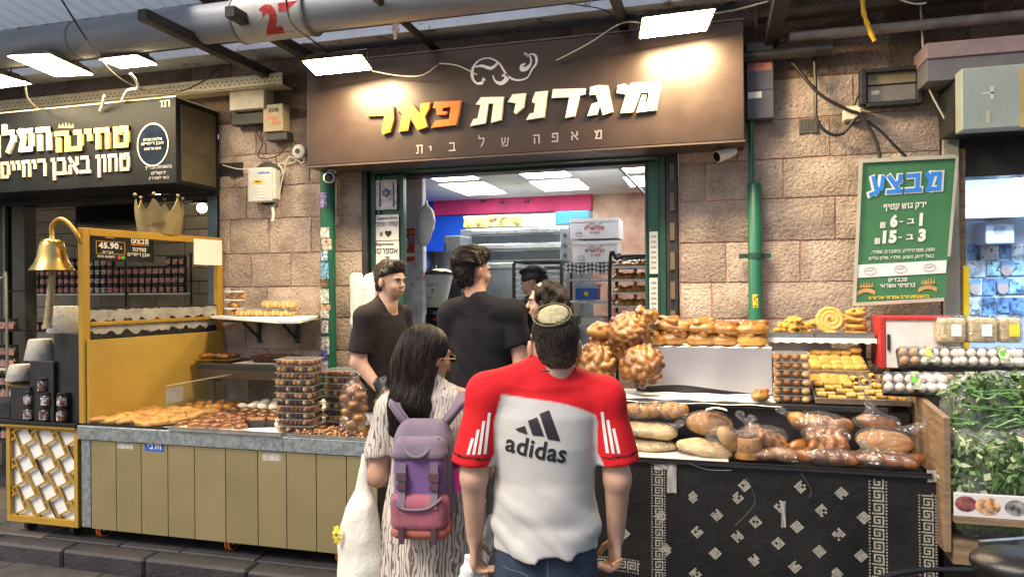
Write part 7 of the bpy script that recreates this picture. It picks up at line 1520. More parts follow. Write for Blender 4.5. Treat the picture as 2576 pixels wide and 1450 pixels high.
def carton(x,y,z,tilt,lb,k):
    t=thing('egg_carton',lb,'egg carton',(x,y,z),'black egg cartons');t.rotation_euler=(tilt,0,ru(-.05,.05));W,D_=.155,.055
    b=MB();b.box((-W,-D_,0),(W,D_,.012)).box((-W,-D_,.012),(W,-D_+.004,.03)).box((-W,D_-.004,.012),(W,D_,.03));link('tray',b.mesh(M_black),t)
    b=MB();b.hexa([(-W,-D_,.03),(W,-D_,.03),(W,D_,.03),(-W,D_,.03)],[(-W+.01,-D_+.008,.072),(W-.01,-D_+.008,.072),(W-.01,D_-.008,.072),(-W+.01,D_-.008,.072)]);o=link('clear_lid',b.mesh(M_tub),t)
    b=MB();x0=[-.03,.04,-.01][k % 3];b.box((x0,-D_+.004,.0735),(x0+.045,D_-.004,.075));link('label',b.mesh(mat('egg_label',(.03,.035,.03),.4,var=.9,vscale=30,col2=(.25,.3,.2))),t);b=MB();b.box((x0+.006,-.01,.0752),(x0+.03,.02,.0758));link('label_mark',b.mesh(mat('egg_green',(.10,.35,.04),.4) if k % 2 else mat('yel',(.8,.6,.05),.5)),t)
    M_=t.matrix_world if False else Matrix.Translation(t.location) @ t.rotation_euler.to_matrix().to_4x4();brown=k in (0,4)
    for i in range(6):
        for j in range(2):
            br=(k == 0 and i<2) or (k == 4 and i>1);o=link('egg',emb if br else em,None,M_ @ Vector((-.128+i*.051,-.026+j*.051,.042)));o.rotation_euler=(tilt+ru(-.2,.2),ru(-.3,.3),0);tag(o,('brown egg' if br else 'white egg')+' in the '+lb.split(' of ')[0],'egg','eggs of the '+lb.split(' of ')[0])
for k,(u,v,y,lb) in enumerate(((2335,920,-.60,'upper left egg carton of the black cartons beside the red crate'),(2480,922,-.60,'upper middle egg carton of the black cartons under the crackers'),(2600,925,-.60,'upper right egg carton of the black cartons at the picture edge'),(2300,985,-.86,'lower left egg carton of the black cartons nearest the divider'),(2400,985,-.84,'lower middle egg carton of the black cartons above the herbs'),(2545,985,-.80,'lower right egg carton of the black cartons above the herbs'))):
    p=py(u,v,y);carton(p.x,y,p.z+.03 if k<3 else p.z+.025,.95,lb,k)
t=thing('egg_crate','dark crate holding up the upper egg cartons','crate',(3.2,-.55,1.04));b=MB();b.box((py(2250,950,-.56).x,-.55,1.036),(4.3,-.42,1.22));b.build('crate',M_dark,t)
M_leaf=[mat('herb_leaf',(.085,.16,.055),.5,var=.4,rnd=.2),mat('herb_leaf_pale',(.32,.39,.22),.5,var=.3),mat('herb_stem',(.13,.30,.08),.4,var=.2)]
M_herbfilm=film('herb_bag',(.97,.98,.97),.20,.08,bump=1.0,bscale=20,haze=.12)
def herb(loc,lb,seed,w2,h2,pale=.25):
    rn=random.Random(seed);b=MB();
    for k in range(760):
        a=max(-.35,min(.35,rn.gauss(0,.2)));L=rn.uniform(.1,1)*h2;base=Vector((rn.uniform(-w2,w2)*.55,rn.uniform(-.08,.08),0));d=Vector((math.sin(a),rn.uniform(-.5,.3),math.cos(a))).normalized();c=base+d*L;c.x=max(-w2,min(w2,c.x));e1=Vector([rn.gauss(0,1) for _ in range(3)]).normalized();e2=e1.cross(Vector([rn.gauss(0,1) for _ in range(3)])).normalized();s1=rn.uniform(.014,.036);s2=rn.uniform(.008,.018)
        b.m(1 if rn.random()<pale else 0).add([c-e1*s1,c+e2*s2,c+e1*s1,c-e2*s2],[(0,1,2,3)])
        if k % 6 == 0:b.m(2).beam(base,c,.004)
    o=link('herb_bunch',b.mesh(M_leaf),None,Vector(loc));tag(o,lb,'herbs','bagged herb bunches');o.rotation_euler.x=-.12
    s=SDF((-w2-.05,-.16,-.05),(w2+.05,.16,h2+.10),.012);s.ell((0,0,h2*.45),(w2,.12,h2*.6),.02);s.warp(lambda x,y,z:.009*hash_noise(x,y,z,seed,26));f=link('clear_bag',s.mesh(M_herbfilm),None,Vector(loc));f.rotation_euler.x=-.12;tag(f,'crinkled clear bag round the '+lb,'bag','clear bags of herbs')
for k,(u,v,y,w2,h2,lb,pl) in enumerate(((2440,1215,CY+.02,.13,.44,'pale celery bunch at the left front of the herb stall',.75),(2500,1220,CY+.03,.14,.44,'dark herb bunch in the middle front of the stall',.1),(2590,1225,CY+.02,.14,.46,'leafy herb bunch at the right front of the stall',.3),(2440,1100,CY+.22,.13,.30,'green onion bunch behind the celery bunch',.2),(2510,1090,CY+.22,.16,.30,'dark herb bunch behind the middle bunch',.1),(2610,1100,CY+.24,.16,.32,'herb bunch at the back right of the stall',.3))):
    p=py(u,v,y);herb((p.x,y,p.z if k>2 else .63),lb,k+40,w2,h2,pl)
b=MB();rn=random.Random(77)
for k in range(46):a=py(rn.uniform(2430,2600),rn.uniform(990,1110),CY+rn.uniform(.05,.25));b.tube(spline([a,a+Vector((rn.uniform(-.12,.12),-.02,rn.uniform(-.02,.05))),a+Vector((rn.uniform(-.16,.2),-.03,rn.uniform(-.05,.05)))],3),[.0045,.0045,.0045,.004,.003,.002,.001],5)
o=single(b,'loose_stems',M_leaf[2],'bright green onion stems spilling over the herb bags','herbs',py(2450,1050,CY),smooth=True,kind='stuff')
# scooter at the lower right corner
sc_=thing('scooter','parked black scooter seat and rail at the lower right corner','scooter',(pd(2540,1450,2.3).x,pd(2540,1450,2.3).y,0))
c=pd(2590,1418,2.3);s=SDF(np.array(c)-(.35,.3,.16),np.array(c)+(.35,.3,.12),.012);s.ell(c,(.17,.12,.045),0);s.ell(c+Vector((-.05,0,-.03)),(.10,.10,.055),.04);o=link('seat',s.mesh(mat('seat_vinyl',(.012,.012,.013),.3,var=.2,bump=.15,bscale=200),off=wloc(sc_)),sc_)
b=MB();P=[pd(2215,1452,2.35),pd(2300,1434,2.35),pd(2420,1432,2.33),pd(2500,1440,2.32),pd(2540,1470,2.3)];b.tube(spline(P,6),.009,8);b.build('grab_rail',M_blackgl,sc_,smooth=True);b=MB();s=SDF(np.array(c)-(.32,.26,.62),np.array(c)+(.32,.26,-.02),.016);s.ell(c-Z*.30,(.22,.15,.24),0);o=link('body_panel',s.mesh(M_blackgl,off=wloc(sc_)),sc_)
b=MB();b.tube([Vector((c.x,c.y,.0))+Vector((.0,-.05+.0,.24)),Vector((c.x,c.y+.05,.24))],.24,24);b.build('wheel',M_black,sc_,smooth=True)
b=MB();a=pd(2465,1372,2.45);e=pd(2600,1362,2.45);b.beam(a,e,.02,.035);b.build('chrome_trim',mat('chrome',(.6,.65,.7),.15,.95),sc_)
# ================================================================ people
M_skin=mat('skin',(.92,.90,.88),.5,var=.13,vscale=16,bump=.12,bscale=220,attr='tint',sss=.12)
M_blacktee=mat('black_tee',(.014,.013,.015),.9,var=.2,vscale=8,bump=.2,bscale=300,spec=.2);M_greytee=mat('charcoal_tee',(.026,.021,.023),.9,var=.15,vscale=7,bump=.2,bscale=300,spec=.2)
M_jersey=mat('jersey_cloth',(.95,.95,.95),.8,var=.03,bump=.12,bscale=11,attr='tint',spec=.2);M_jeans=mat('dark_jeans',(.020,.034,.065),.8,var=.35,vscale=10,bump=.2,bscale=260,stretch=(1,1,.4))
M_hair=mat('dark_hair',(.010,.007,.006),.45,var=.45,vscale=30,stretch=(6,6,.5),bump=.7,bscale=60,spec=.3);M_hair2=mat('brown_hair',(.022,.013,.009),.5,var=.5,vscale=28,stretch=(5,5,.7),bump=.7,bscale=50,spec=.3)
M_hairs=mat('hair_strand',(.028,.018,.013),.38,var=.5,vscale=6,spec=.5);M_fade=mat('cropped_hair',(.95,.95,.95),.7,var=.25,vscale=120,bump=.8,bscale=330,attr='tint');M_eye=mat('eye_white',(.7,.68,.65),.2);M_iris=mat('eye_iris',(.03,.015,.01),.15)
def nrm(v):v=np.array(v,float);return v/np.linalg.norm(v)
class Fig:
    def __init__(f,name,label,x,y,zf,rz,H,skin=(.56,.34,.24),h=.009,bound=.46):
        f.t=thing(name,label,'person',(0,0,0));f.loc=(x,y,zf);f.rz=rz;f.H=H;f.k=H/1.75;f.skin=skin;f.h=h;f.b=bound;f.s=f.new();
    def new(f,h=None,z0=-.02,z1=None):return SDF((-f.b,-f.b,z0),(f.b,f.b,(z1 if z1 is not None else f.H+.06)),h or f.h)
    def add(f,nm,s,m,colour=None,par=None,it=1):return link(nm,s.mesh(m,colour=colour,smooth_it=it),par or f.t)
    def head(f,c,yaw=0,pitch=0,roll=0,w=1.0):
        f.hc=np.array(c,float);f.HM=Matrix.Rotation(yaw,3,'Z') @ Matrix.Rotation(roll,3,'Y') @ Matrix.Rotation(pitch,3,'X');f.hM4=f.HM.to_4x4();f.w=w;s=f.s
        P=f.hp
        s.ell(P(0,-.012,.03),(.074*w,.094,.088),.01,f.hM4);s.ell(P(0,.012,-.035),(.060*w,.078,.078),.03,f.hM4);s.ell(P(0,.055,-.085),(.032*w,.030,.024),.03,f.hM4)
        s.ell(P(0,.085,.012),(.050,.014,.012),.02,f.hM4);s.cap(P(0,.088,-.0),P(0,.110,-.034),.007,.012,k=.012);s.ell(P(0,.102,-.040),(.017,.010,.008),.008,f.hM4)
        for e in (-1,1):s.ell(P(e*(.080*w+(.004 if w>1.045 else 0)),-.005,-.018),(.010,.021,.034),.006,f.hM4);s.ell(P(e*.030,.088,-.010),(.015,.010,.010),.004,f.hM4,sub=True);s.ell(P(e*.035,.062,-.045),(.022,.022,.022),.02,f.hM4)
        s.ell(P(0,.092,-.064),(.022,.010,.006),.005,f.hM4);s.ell(P(0,.090,-.074),(.018,.010,.0065),.004,f.hM4);return f
    def hp(f,x,y,z):return f.hc+np.array(f.HM @ Vector((x,y,z)))
    def eyes(f):
        for e in (-1,1):
            b=MB();b.ball(f.hp(e*.030,.0775,-.010),.0118,12,8,f.HM);link('eye',b.mesh(M_eye,smooth=True),f.t);b=MB();b.ball(f.hp(e*.030+.002,.0842,-.010),.0062,10,6,f.HM);link('iris',b.mesh(M_iris,smooth=True),f.t)
            b=MB();b.tube([f.hp(e*.012,.097,.006),f.hp(e*.030,.096,.012),f.hp(e*.048,.082,.008)],[.0035,.0045,.002],6);b.tube([f.hp(e*.016,.091,-.004),f.hp(e*.030,.094,-.001),f.hp(e*.045,.084,-.005)],.0018,5);link('eyebrow',b.mesh(M_hair,smooth=True),f.t)
        return f
    def neck(f,base,r=.056):f.s.cap(f.hp(0,-.02,-.06),base,r,r*1.08,k=.03);return f
    def torso(f,s,sh=.19,rx=.165,ry=.105,waist=.15,hip=.17,top=1.44,g=0.0,belly=0.0):
        k=f.k;s.rings([(.80*k,0,0,hip+g,ry+.01+g),(.93*k,0,0,hip+g,ry+.01+g+belly*.5),(1.08*k,0,belly*.4,waist+g,ry+g+belly),(1.25*k,0,.0,rx+g,ry+g+belly*.4),(1.36*k,0,0,rx+.005+g,ry-.01+g),(1.41*k,0,0,rx-.025+g,ry-.03+g)],.03)
        for e in (-1,1):s.cap((e*.05,0,top*k),(e*sh,0,(top-.035)*k),.055+g,.058+g,k=.05)
    def arm(f,s,P,r=(.052,.044,.040,.028),k=.02):
        for i in range(len(P)-1):s.cap(P[i],P[i+1],r[i] if i<2 else r[2],r[i+1] if i<1 else (r[3] if i == len(P)-2 else r[2]),k=k)
    def hand(f,s,w,d,pal,thumb,sc=1.0,curl=.7):
        """w wrist, d along the hand, pal palm normal, thumb side direction"""
        w,d,pal,thumb=np.array(w,float),nrm(d),nrm(pal),nrm(thumb);m=w+d*.055*sc
        for i in range(4):off=thumb*(.027-.018*i)*sc;s.cap(w+d*.01+off*.5,w+d*.088*sc+off,.014*sc,.0125*sc,k=.012)
        for i,L in enumerate((.040,.044,.041,.032)):
            q=w+d*.092*sc+thumb*(.029-.0195*i)*sc;a1=curl*.9;a2=curl*1.9;d1=d*math.cos(a1)+pal*math.sin(a1);d2=d*math.cos(a2)+pal*math.sin(a2);q1=q+d1*L*sc;q2=q1+d2*L*.75*sc
            s.cap(q,q1,.0095*sc,.0088*sc,k=.003);s.cap(q1,q2,.0088*sc,.0075*sc,k=.002)
        t0=w+d*.025*sc+thumb*.024*sc;t1=t0+(d*.6+thumb*.55+pal*.4)*.042*sc;t2=t1+(d*.9+pal*.5-thumb*.1)*.034*sc;s.cap(t0,t1,.014*sc,.011*sc,k=.012);s.cap(t1,t2,.011*sc,.009*sc,k=.003)
    def legs(f,s,g=0.0,sp=.10,foot=True,r=(.085,.058,.045)):
        k=f.k
        for e in (-1,1):
            s.cap((e*sp*.85,0,.86*k),(e*sp,.01,.50*k),r[0]+g,r[1]+g,k=.03);s.cap((e*sp,.01,.50*k),(e*sp,-.01,.08*k),r[1]+g,r[2]+g*1.3,k=.02)
            if foot:s.cap((e*sp,-.03,.045),(e*sp,.14,.035),.042,.032,k=.02)
    def finish(f):
        sk=np.array(f.skin);lp=f.hp(0,.094,-.068)
        def col(V):
            c=np.ones((len(V),1))*sk;n=hash_noise(V[:,0],V[:,1],V[:,2],3,30)[:,None];c=c*(1+.05*n);d=np.linalg.norm((V-lp)/np.array((.024,.03,.011)),axis=1);m=(1-smooth01(d,.7,1.15))[:,None];c=c*(1-m)+np.array((.40,.14,.11))*m
            for e in (-1,1):q=f.hp(e*.077,-.005,-.018);m=(1-smooth01(np.linalg.norm(V-q,axis=1),.015,.035))[:,None]*.5;c=c*(1-m)+sk*np.array((1.05,.72,.68))*m
            return c
        f.add('body',f.s,M_skin,col);f.t.location=f.loc;f.t.rotation_euler.z=f.rz
def folds(seed,amp,f=18,zst=1.6):return lambda x,y,z:amp*(np.sin(5*hash_noise(x,y,z*zst,seed,f*.35))*.7+hash_noise(x,y,z,seed+1,f)*.5)
def strands(f,o,n,L,flow,m,seed=0,lift=.004,seg=5,r=.0009,where=None):
    me=o.data;V=np.zeros(len(me.vertices)*3);me.vertices.foreach_get('co',V);V=V.reshape(-1,3)
    if where is not None:V0=V[where(V)]
    else:V0=V
    bv=BVHTree.FromPolygons([tuple(v) for v in V],[tuple(p.vertices) for p in me.polygons]);rn=np.random.default_rng(seed);b=MB()
    for i in rn.integers(0,len(V0),n):
        p=Vector(V0[i]);P=[];d=Vector(flow(p))+Vector(rn.normal(0,.18,3));nn_=None
        for k in range(seg):
            h=bv.find_nearest(p)
            if h[0] is None:break
            nn_=h[1];P.append(h[0]+nn_*(.0008+lift*(k/seg)**1.5*rn.uniform(.2,1)));dd=d-nn_*d.dot(nn_)
            if dd.length<1e-4:break
            p=h[0]+dd.normalized()*(L/seg)
        if len(P)>2:b.tube(P,[r]*(len(P)-1)+[r*.3],3,cap=False)
    return tag(link('hair_strands',b.mesh(m,smooth=True),f.t),kind='stuff')
def drape(fig,me,name,pts,fs,m,off=.0025,o=(0,0),dirn=(0,1,0),start=-.6):
    """project flat artwork (x,z) onto the garment"""
    V=np.zeros(len(me.vertices)*3);me.vertices.foreach_get('co',V);V=V.reshape(-1,3);bv=BVHTree.FromPolygons([tuple(v) for v in V],[tuple(p.vertices) for p in me.polygons]);d=Vector(dirn).normalized();out=[]
    for p in pts:
        q=Vector((p[0],0,p[1]))+d*start;h=bv.ray_cast(q,d);out.append((h[0]-d*off) if h[0] is not None else q-d*start)
    b=MB();b.add(out,fs);o_=link(name,b.mesh(m,smooth=True),fig.t);return o_
def subdiv(pts,fs,n=2):
    bm=bmesh.new();vs=[bm.verts.new((p[0],p[1],0)) for p in pts]
    for f in fs:
        try:bm.faces.new([vs[i] for i in f])
        except ValueError:pass
    bmesh.ops.triangulate(bm,faces=bm.faces);
    for _ in range(n):bmesh.ops.subdivide_edges(bm,edges=[e for e in bm.edges if e.calc_length()>.008],cuts=1,use_grid_fill=False);bmesh.ops.triangulate(bm,faces=bm.faces)
    bm.verts.index_update();P=[(v.co.x,v.co.y) for v in bm.verts];F=[tuple(v.index for v in f.verts) for f in bm.faces];bm.free();return P,F

# ---- the man in the red and white football shirt
q=pd(1370,1000,2.5);f=Fig('person','man in a red and white sports shirt and cream skullcap, seen from behind',q.x,q.y,0.0,YAW,1.724,skin=(.58,.36,.26),h=.008,bound=.40)
f.head((.036,-.0,1.586),yaw=.15,roll=.02,w=1.05);f.neck((.015,0,1.44),.068);f.torso(f.s,sh=.18,hip=.16)
AL=[(-.205,0,1.40),(-.248,-.03,1.13),(-.250,.03,.90)];AR=[(.215,0,1.38),(.248,-.03,1.12),(.250,.03,.90)]
f.arm(f.s,AL,(.056,.046,.043,.030));f.arm(f.s,AR,(.056,.046,.043,.030));f.hand(f.s,AL[2],(.05,.1,-1),(1,.2,0),(.3,1,0),1.05,.85);f.hand(f.s,AR[2],(-.05,.1,-1),(-1,.2,0),(-.3,1,0),1.05,1.0);f.legs(f.s)
s=f.new(.0065,.70,1.60)
for e,a in ((-1,(-.200,0,1.405)),(1,(.210,0,1.385))):s.cap(a,(e*.250,-.02,1.175),.068,.078,k=.03)
s.cut(lambda x,y,z:(1.178+.10*(np.abs(x)-.26))-z+0*y)
s.rings([(.78,0,0,.190,.150),(.845,0,0,.190,.150),(.90,0,0,.187,.149),(1.00,0,.01,.182,.150),(1.12,0,.015,.176,.142),(1.24,0,0,.180,.130),(1.34,0,0,.186,.118),(1.40,0,0,.165,.098),(1.43,.0,0,.13,.08)],.02)
s.cap((.06,0,1.462),(.205,0,1.395),.062,.070,k=.05);s.cap((-.05,0,1.472),(-.195,0,1.415),.062,.070,k=.05);s.cap((.012,-.004,1.45),(.014,-.004,1.495),.084,.076,k=.03)
s.cut(lambda x,y,z:.884+.010*np.sin(x*14+1)-z+0*y)
def jf(x,y,z):
    lo=np.clip((1.16-z)/.25,0,1);t=np.sin(62*(z+.25*x+.9*(x+.25)*(1.3-z))+1.4*hash_noise(x,y,z*.6,4,9));u=np.sin(30*(z-.5*x)+2.2*hash_noise(x,y,z,9,12));sl=np.where(np.abs(x)>.2,.003*hash_noise(x,y,z,2,22),0);return-(.010*lo*np.maximum(t,-.2)+.006*lo*u)+.0025*hash_noise(x,y,z,6,10)+sl
s.warp(jf);RED,WHT=np.array((.58,.014,.02)),np.array((.50,.49,.475))
def jc_(V):
    x,z=V[:,0],V[:,2];yoke=smooth01(z,*(0,1))*0;yl=1.402-.12*x-1.2*np.maximum(0,x)**2;red=smooth01(z-yl,-.003,.003);sl=smooth01(np.abs(x)-(.176+.30*np.clip(1.33-z,-.2,.0)+.5*np.clip(1.22-z,0,.1)),-.003,.003);red=np.maximum(red,sl);cuffd=(1.21+.10*(np.abs(x)-.26))-z;pip=(np.abs(cuffd)<.004)*(np.abs(x)>.19)
    c=WHT*(1-red)[:,None]+RED*red[:,None];c[pip>0]=(.03,.01,.01);return c
jo=f.add('sports_shirt',s,M_jersey,jc_);me=jo.data;M_stripe=mat('stripe_print',(.72,.71,.69),.7)
for e in (-1,1):
    for i in range(3 if e>0 else 4):
        x0=e*(.186+.019*i);x1=x0+e*.010;zt,zb=1.36-.028*i,1.222;n=14;P=[];F=[]
        for j in range(n+1):t=j/n;z=zt+(zb-zt)*t;dx=e*.016*t;P += [(x0+dx,z),(x1+dx,z)]
        F=[(2*j,2*j+1,2*j+3,2*j+2) for j in range(n)];drape(f,me,'sleeve_stripe',P,F,M_stripe,.002)
M_logo=mat('black_print',(.012,.012,.014),.6);A=R(-10);LX,LZ=-.030,1.300
co,fs=text_mesh('adidas',width=.205,height=.062,bold=.022);P,F=subdiv([(c[0]-.0975,c[1]-.085) for c in co],fs,1);drape(f,me,'shirt_lettering',[(x*math.cos(A)-z*math.sin(A)+LX,x*math.sin(A)+z*math.cos(A)+LZ) for x,z in P],F,M_logo)
for Q in (((1320,335),(1388,310),(1405,368),(1338,350)),((1408,275),(1473,250),(1520,378),(1440,372)),((1490,228),(1558,203),(1632,413),(1545,398))):
    P,F=subdiv([((X_-1475)*.00048+LX,-(Y_-330)*.00048+LZ+.012) for X_,Y_ in Q],[(0,1,2,3)],3);drape(f,me,'shirt_emblem',P,F,M_logo)
s=f.new(.009,-.02,.98);f.legs(s,.022,.090,False,(.078,.062,.050));s.rings([(.70,0,0,.168,.128),(.80,0,0,.168,.130),(.90,0,0,.156,.118)],.04);s.warp(folds(8,.003,16));s.cut(lambda x,y,z:.06-z+0*x+0*y);jn=f.add('jeans',s,M_jeans);M_st=mat('jean_stitch',(.10,.12,.15),.8)
for P in ([(-.15,.84),(-.06,.815),(-.055,.70)],[(.03,.76),(.07,.80),(.15,.84)],[(0,.88),(.0,.66)]):
    L=spline([(p[0],0,p[1]) for p in P],6);drape(f,jn.data,'pocket_seam',[(p.x+dx,p.z+dx) for p in L for dx in (-.0018,.0018)],[(2*j,2*j+1,2*j+3,2*j+2) for j in range(len(L)-1)],M_st,.002)
s=f.new(.006,1.42,1.76);P=f.hp;s.ell(P(0,-.016,.040),(.0815,.101,.090),.01,f.hM4);s.ell(P(0,-.045,-.035),(.067,.060,.060),.03,f.hM4);s.warp(lambda x,y,z:.0018*hash_noise(x,y,z,1,160));s.cut(lambda x,y,z:(y-f.hc[1])-.055+.25*(z-f.hc[2])*0+0*x);s.cut(lambda x,y,z:(f.hc[2]-.085)-z+.0*x+0*y)
sk=np.array(f.skin);hr=f.add('short_hair',s,M_fade,lambda V:(lambda t:np.array((.030,.018,.012))*t[:,None]+sk*.55*(1-t)[:,None])(smooth01(V[:,2]+.01*hash_noise(V[:,0],V[:,1],V[:,2],2,60),f.hc[2]-.09,f.hc[2]-.035)));strands(f,hr,2600,.014,lambda p:(0,-.1,-1),M_hairs,2,.004,3,.0008)
s=f.new(.006,1.50,1.80);kM=(f.HM @ Matrix.Rotation(-.32,3,'Y') @ Matrix.Rotation(.42,3,'X'));s.ell(P(0,-.016,.042),(.0865,.105,.0945),0,f.hM4);n_=kM @ Vector((0,0,1));cc_=P(0,-.016,.042);s.cut(lambda x,y,z:.070-((x-cc_[0])*n_.x+(y-cc_[1])*n_.y+(z-cc_[2])*n_.z))
kp=f.add('skullcap',s,mat('skullcap',(.40,.36,.21),.9,var=.25,vscale=55,bump=.5,bscale=90));b=MB();b.tube([Vector(cc_)+Vector(kM @ Vector((.066*math.cos(a),.078*math.sin(a),.0705))) for a in [k*math.tau/30 for k in range(31)]],.0022,6);link('skullcap_rim',b.mesh(mat('dark_braid',(.2,.18,.10),.9),smooth=True),f.t)
b=MB();b.tube([Vector((.014+.076*math.cos(a),-.004+.074*math.sin(a),1.512+.012*math.sin(a))) for a in [k*math.tau/24 for k in range(25)]],.004,6);link('collar_cord',b.mesh(M_black,smooth=True),f.t);f.finish()
M1=Matrix.Translation(f.loc) @ Matrix.Rotation(f.rz,4,'Z');hp_=M1 @ Vector((-.235,.09,.80))
s=SDF((-.12,-.12,-.16),(.12,.12,.26),.007);s.cap((0,0,-.14),(0,0,.06),.034,k=0);s.cap((0,0,.06),(0,0,.12),.032,.014,k=.01);s.cap((0,0,.12),(0,0,.15),.0145,k=.0);o=link('water_bottle',s.mesh(film('bottle_plastic',(.90,.94,.95),.25,.05,bump=.3,haze=.10)),None,hp_);o.rotation_euler=(-.25,.22,0);tag(o,'clear water bottle held in the left hand of the man in red','bottle')
s=SDF((-.1,-.08,-.26),(.1,.08,.06),.008);s.cap((0,0,0),(-.02,0,-.22),.018,.06,k=.02,flat=(1,.5,1));s.warp(lambda x,y,z:.006*hash_noise(x,y,z,3,40));o=link('small_bag',s.mesh(M_bagw),None,M1 @ Vector((-.275,.03,.82)));tag(o,'small white plastic bag held beside the water bottle','bag')
b=MB();a=M1 @ Vector((.262,-.01,.835));b.tube([a,a+Vector((-.02,-.05,.0))],.004,8);single(b,'cigarette',mat('cigarette',(.70,.35,.12),.6),'cigarette between the fingers of the right hand of the man in red','cigarette',a)

# ---- the woman with the backpack
q=pd(1085,1000,3.0);f=Fig('person','woman in a white patterned dress with long dark hair, seen from behind',q.x,q.y,0.0,YAW-.10,1.62,skin=(.50,.29,.20),h=.009,bound=.44)
f.head((-.018,.02,1.505),yaw=-.75,pitch=-.1);f.neck((0,0,1.33),.050);f.torso(f.s,sh=.155,rx=.15,hip=.17,waist=.14)
AL=[(-.175,0,1.25),(-.225,-.02,1.00),(-.16,.16,.93)];AR=[(.170,0,1.25),(.215,.02,1.02),(.12,.20,1.16)];f.arm(f.s,AL,(.052,.046,.040,.026));f.arm(f.s,AR,(.050,.042,.036,.025));f.hand(f.s,AL[2],(.3,.8,-.4),(0,0,-1),(1,0,0),.9,1.1);f.hand(f.s,AR[2],(-.3,.2,.9),(0,-1,0),(1,0,0),.9,.8);f.legs(f.s)
M_dress=mat('dress_print',(.52,.48,.43),.8,var=.03,bump=.1,bscale=200);nt=M_dress.node_tree;bs=nt.nodes['Principled BSDF'];src=bs.inputs['Base Color'].links[0].from_socket
tc=_n(nt,'ShaderNodeTexCoord');sx_=_n(nt,'ShaderNodeSeparateXYZ');nt.links.new(tc.outputs['Object'],sx_.inputs[0]);wv=_n(nt,'ShaderNodeTexWave',Scale=13.0,Distortion=11.0,Detail=2.0);wv.inputs['Detail Scale'].default_value=1.6;mpg=_n(nt,'ShaderNodeMapping');mpg.inputs['Scale'].default_value=(1.6,1.0,.5);nt.links.new(tc.outputs['Object'],mpg.inputs[0]);nt.links.new(mpg.outputs[0],wv.inputs['Vector'])
mr=_n(nt,'ShaderNodeMapRange');nt.links.new(sx_.outputs[2],mr.inputs[0]);mr.inputs[1].default_value=.55;mr.inputs[2].default_value=1.3;mr.inputs[3].default_value=.36;mr.inputs[4].default_value=.07;ls_=_n(nt,'ShaderNodeMath',operation='LESS_THAN');nt.links.new(wv.outputs['Fac'],ls_.inputs[0]);nt.links.new(mr.outputs[0],ls_.inputs[1]);mx=_n(nt,'ShaderNodeMix',data_type='RGBA');nt.links.new(ls_.outputs[0],mx.inputs[0]);nt.links.new(src,mx.inputs[6]);mx.inputs[7].default_value=(.17,.12,.10,1);nt.links.new(mx.outputs[2],bs.inputs['Base Color'])
s=f.new(.009,.15,1.46)
for e in (-1,1):s.cap((e*.172,0,1.27),(e*.212,-.01,1.10),.066,.076,k=.02)
s.cut(lambda x,y,z:(1.085+.2*(.21-np.abs(x)))-z+0*y)
s.rings([(.20,.0,0,.25,.22),(.55,.0,0,.232,.195),(.85,0,0,.208,.165),(1.00,0,0,.180,.135),(1.12,0,0,.170,.125),(1.22,0,0,.172,.118),(1.28,0,0,.145,.095),(1.32,0,0,.10,.075)],.02)
for e in (-1,1):s.cap((e*.04,0,1.335),(e*.165,0,1.275),.066,.062,k=.05)
s.cap((0,-.004,1.33),(0,-.002,1.375),.070,.060,k=.02);s.warp(lambda x,y,z:(.009*np.sin(np.arctan2(y,x)*11+2*np.sin(z*4))*np.clip((1.0-z)*2,0,1)+.003*hash_noise(x,y,z,5,18)));f.add('dress',s,M_dress)
s=f.new(.007,1.15,1.70);P=f.hp;s.ell(P(0,-.020,.034),(.092,.108,.092),.01,f.hM4);s.ell(P(0,-.065,-.04),(.085,.07,.11),.04,f.hM4);s.cap(P(-.01,-.06,-.06),(-.075,-.090,1.30),.085,.075,k=.04,flat=(1,.7,1));s.cap((-.085,-.090,1.30),(-.125,-.115,1.205),.070,.022,k=.03,flat=(1,.6,1));s.cap(P(.0,-.07,-.05),(-.02,-.105,1.24),.075,.03,k=.03,flat=(1,.6,1))
fd=f.HM @ Vector((0,1,0));s.cut(lambda x,y,z:np.where(z>1.36,((x-f.hc[0])*fd.x+(y-f.hc[1])*fd.y)-.045-.3*np.maximum(0,z-f.hc[2]),-1));s.warp(lambda x,y,z:.0035*np.sin(hash_noise(x,y,z*.25,3,55)*6));hr=f.add('long_hair',s,M_hair);strands(f,hr,2600,.16,lambda p:(-.25,-.15,-1) if p.z<1.45 else (p.x*3,-.6+p.y,-.9),M_hairs,1,.006,6)
b=MB();gp_=[f.hp(x,y,-.012) for x,y in ((.078,.0),(.076,.06),(.064,.098))];b.tube(gp_,.003,6);b.tube([f.hp(.062,.098,-.002),f.hp(.015,.112,.0)],.003,6);link('sunglasses_arm',b.mesh(mat('pale_frame_plastic',(.6,.45,.2),.4)),f.t);b=MB();
for e in (-1,1):b.ball(f.hp(e*.036,.104,-.012),(.026,.004,.020),14,8,f.HM)
link('sunglasses_lenses',b.mesh(M_blackgl,smooth=True),f.t)['kind']='stuff';f.finish();M2=Matrix.Translation(f.loc) @ Matrix.Rotation(f.rz,4,'Z')
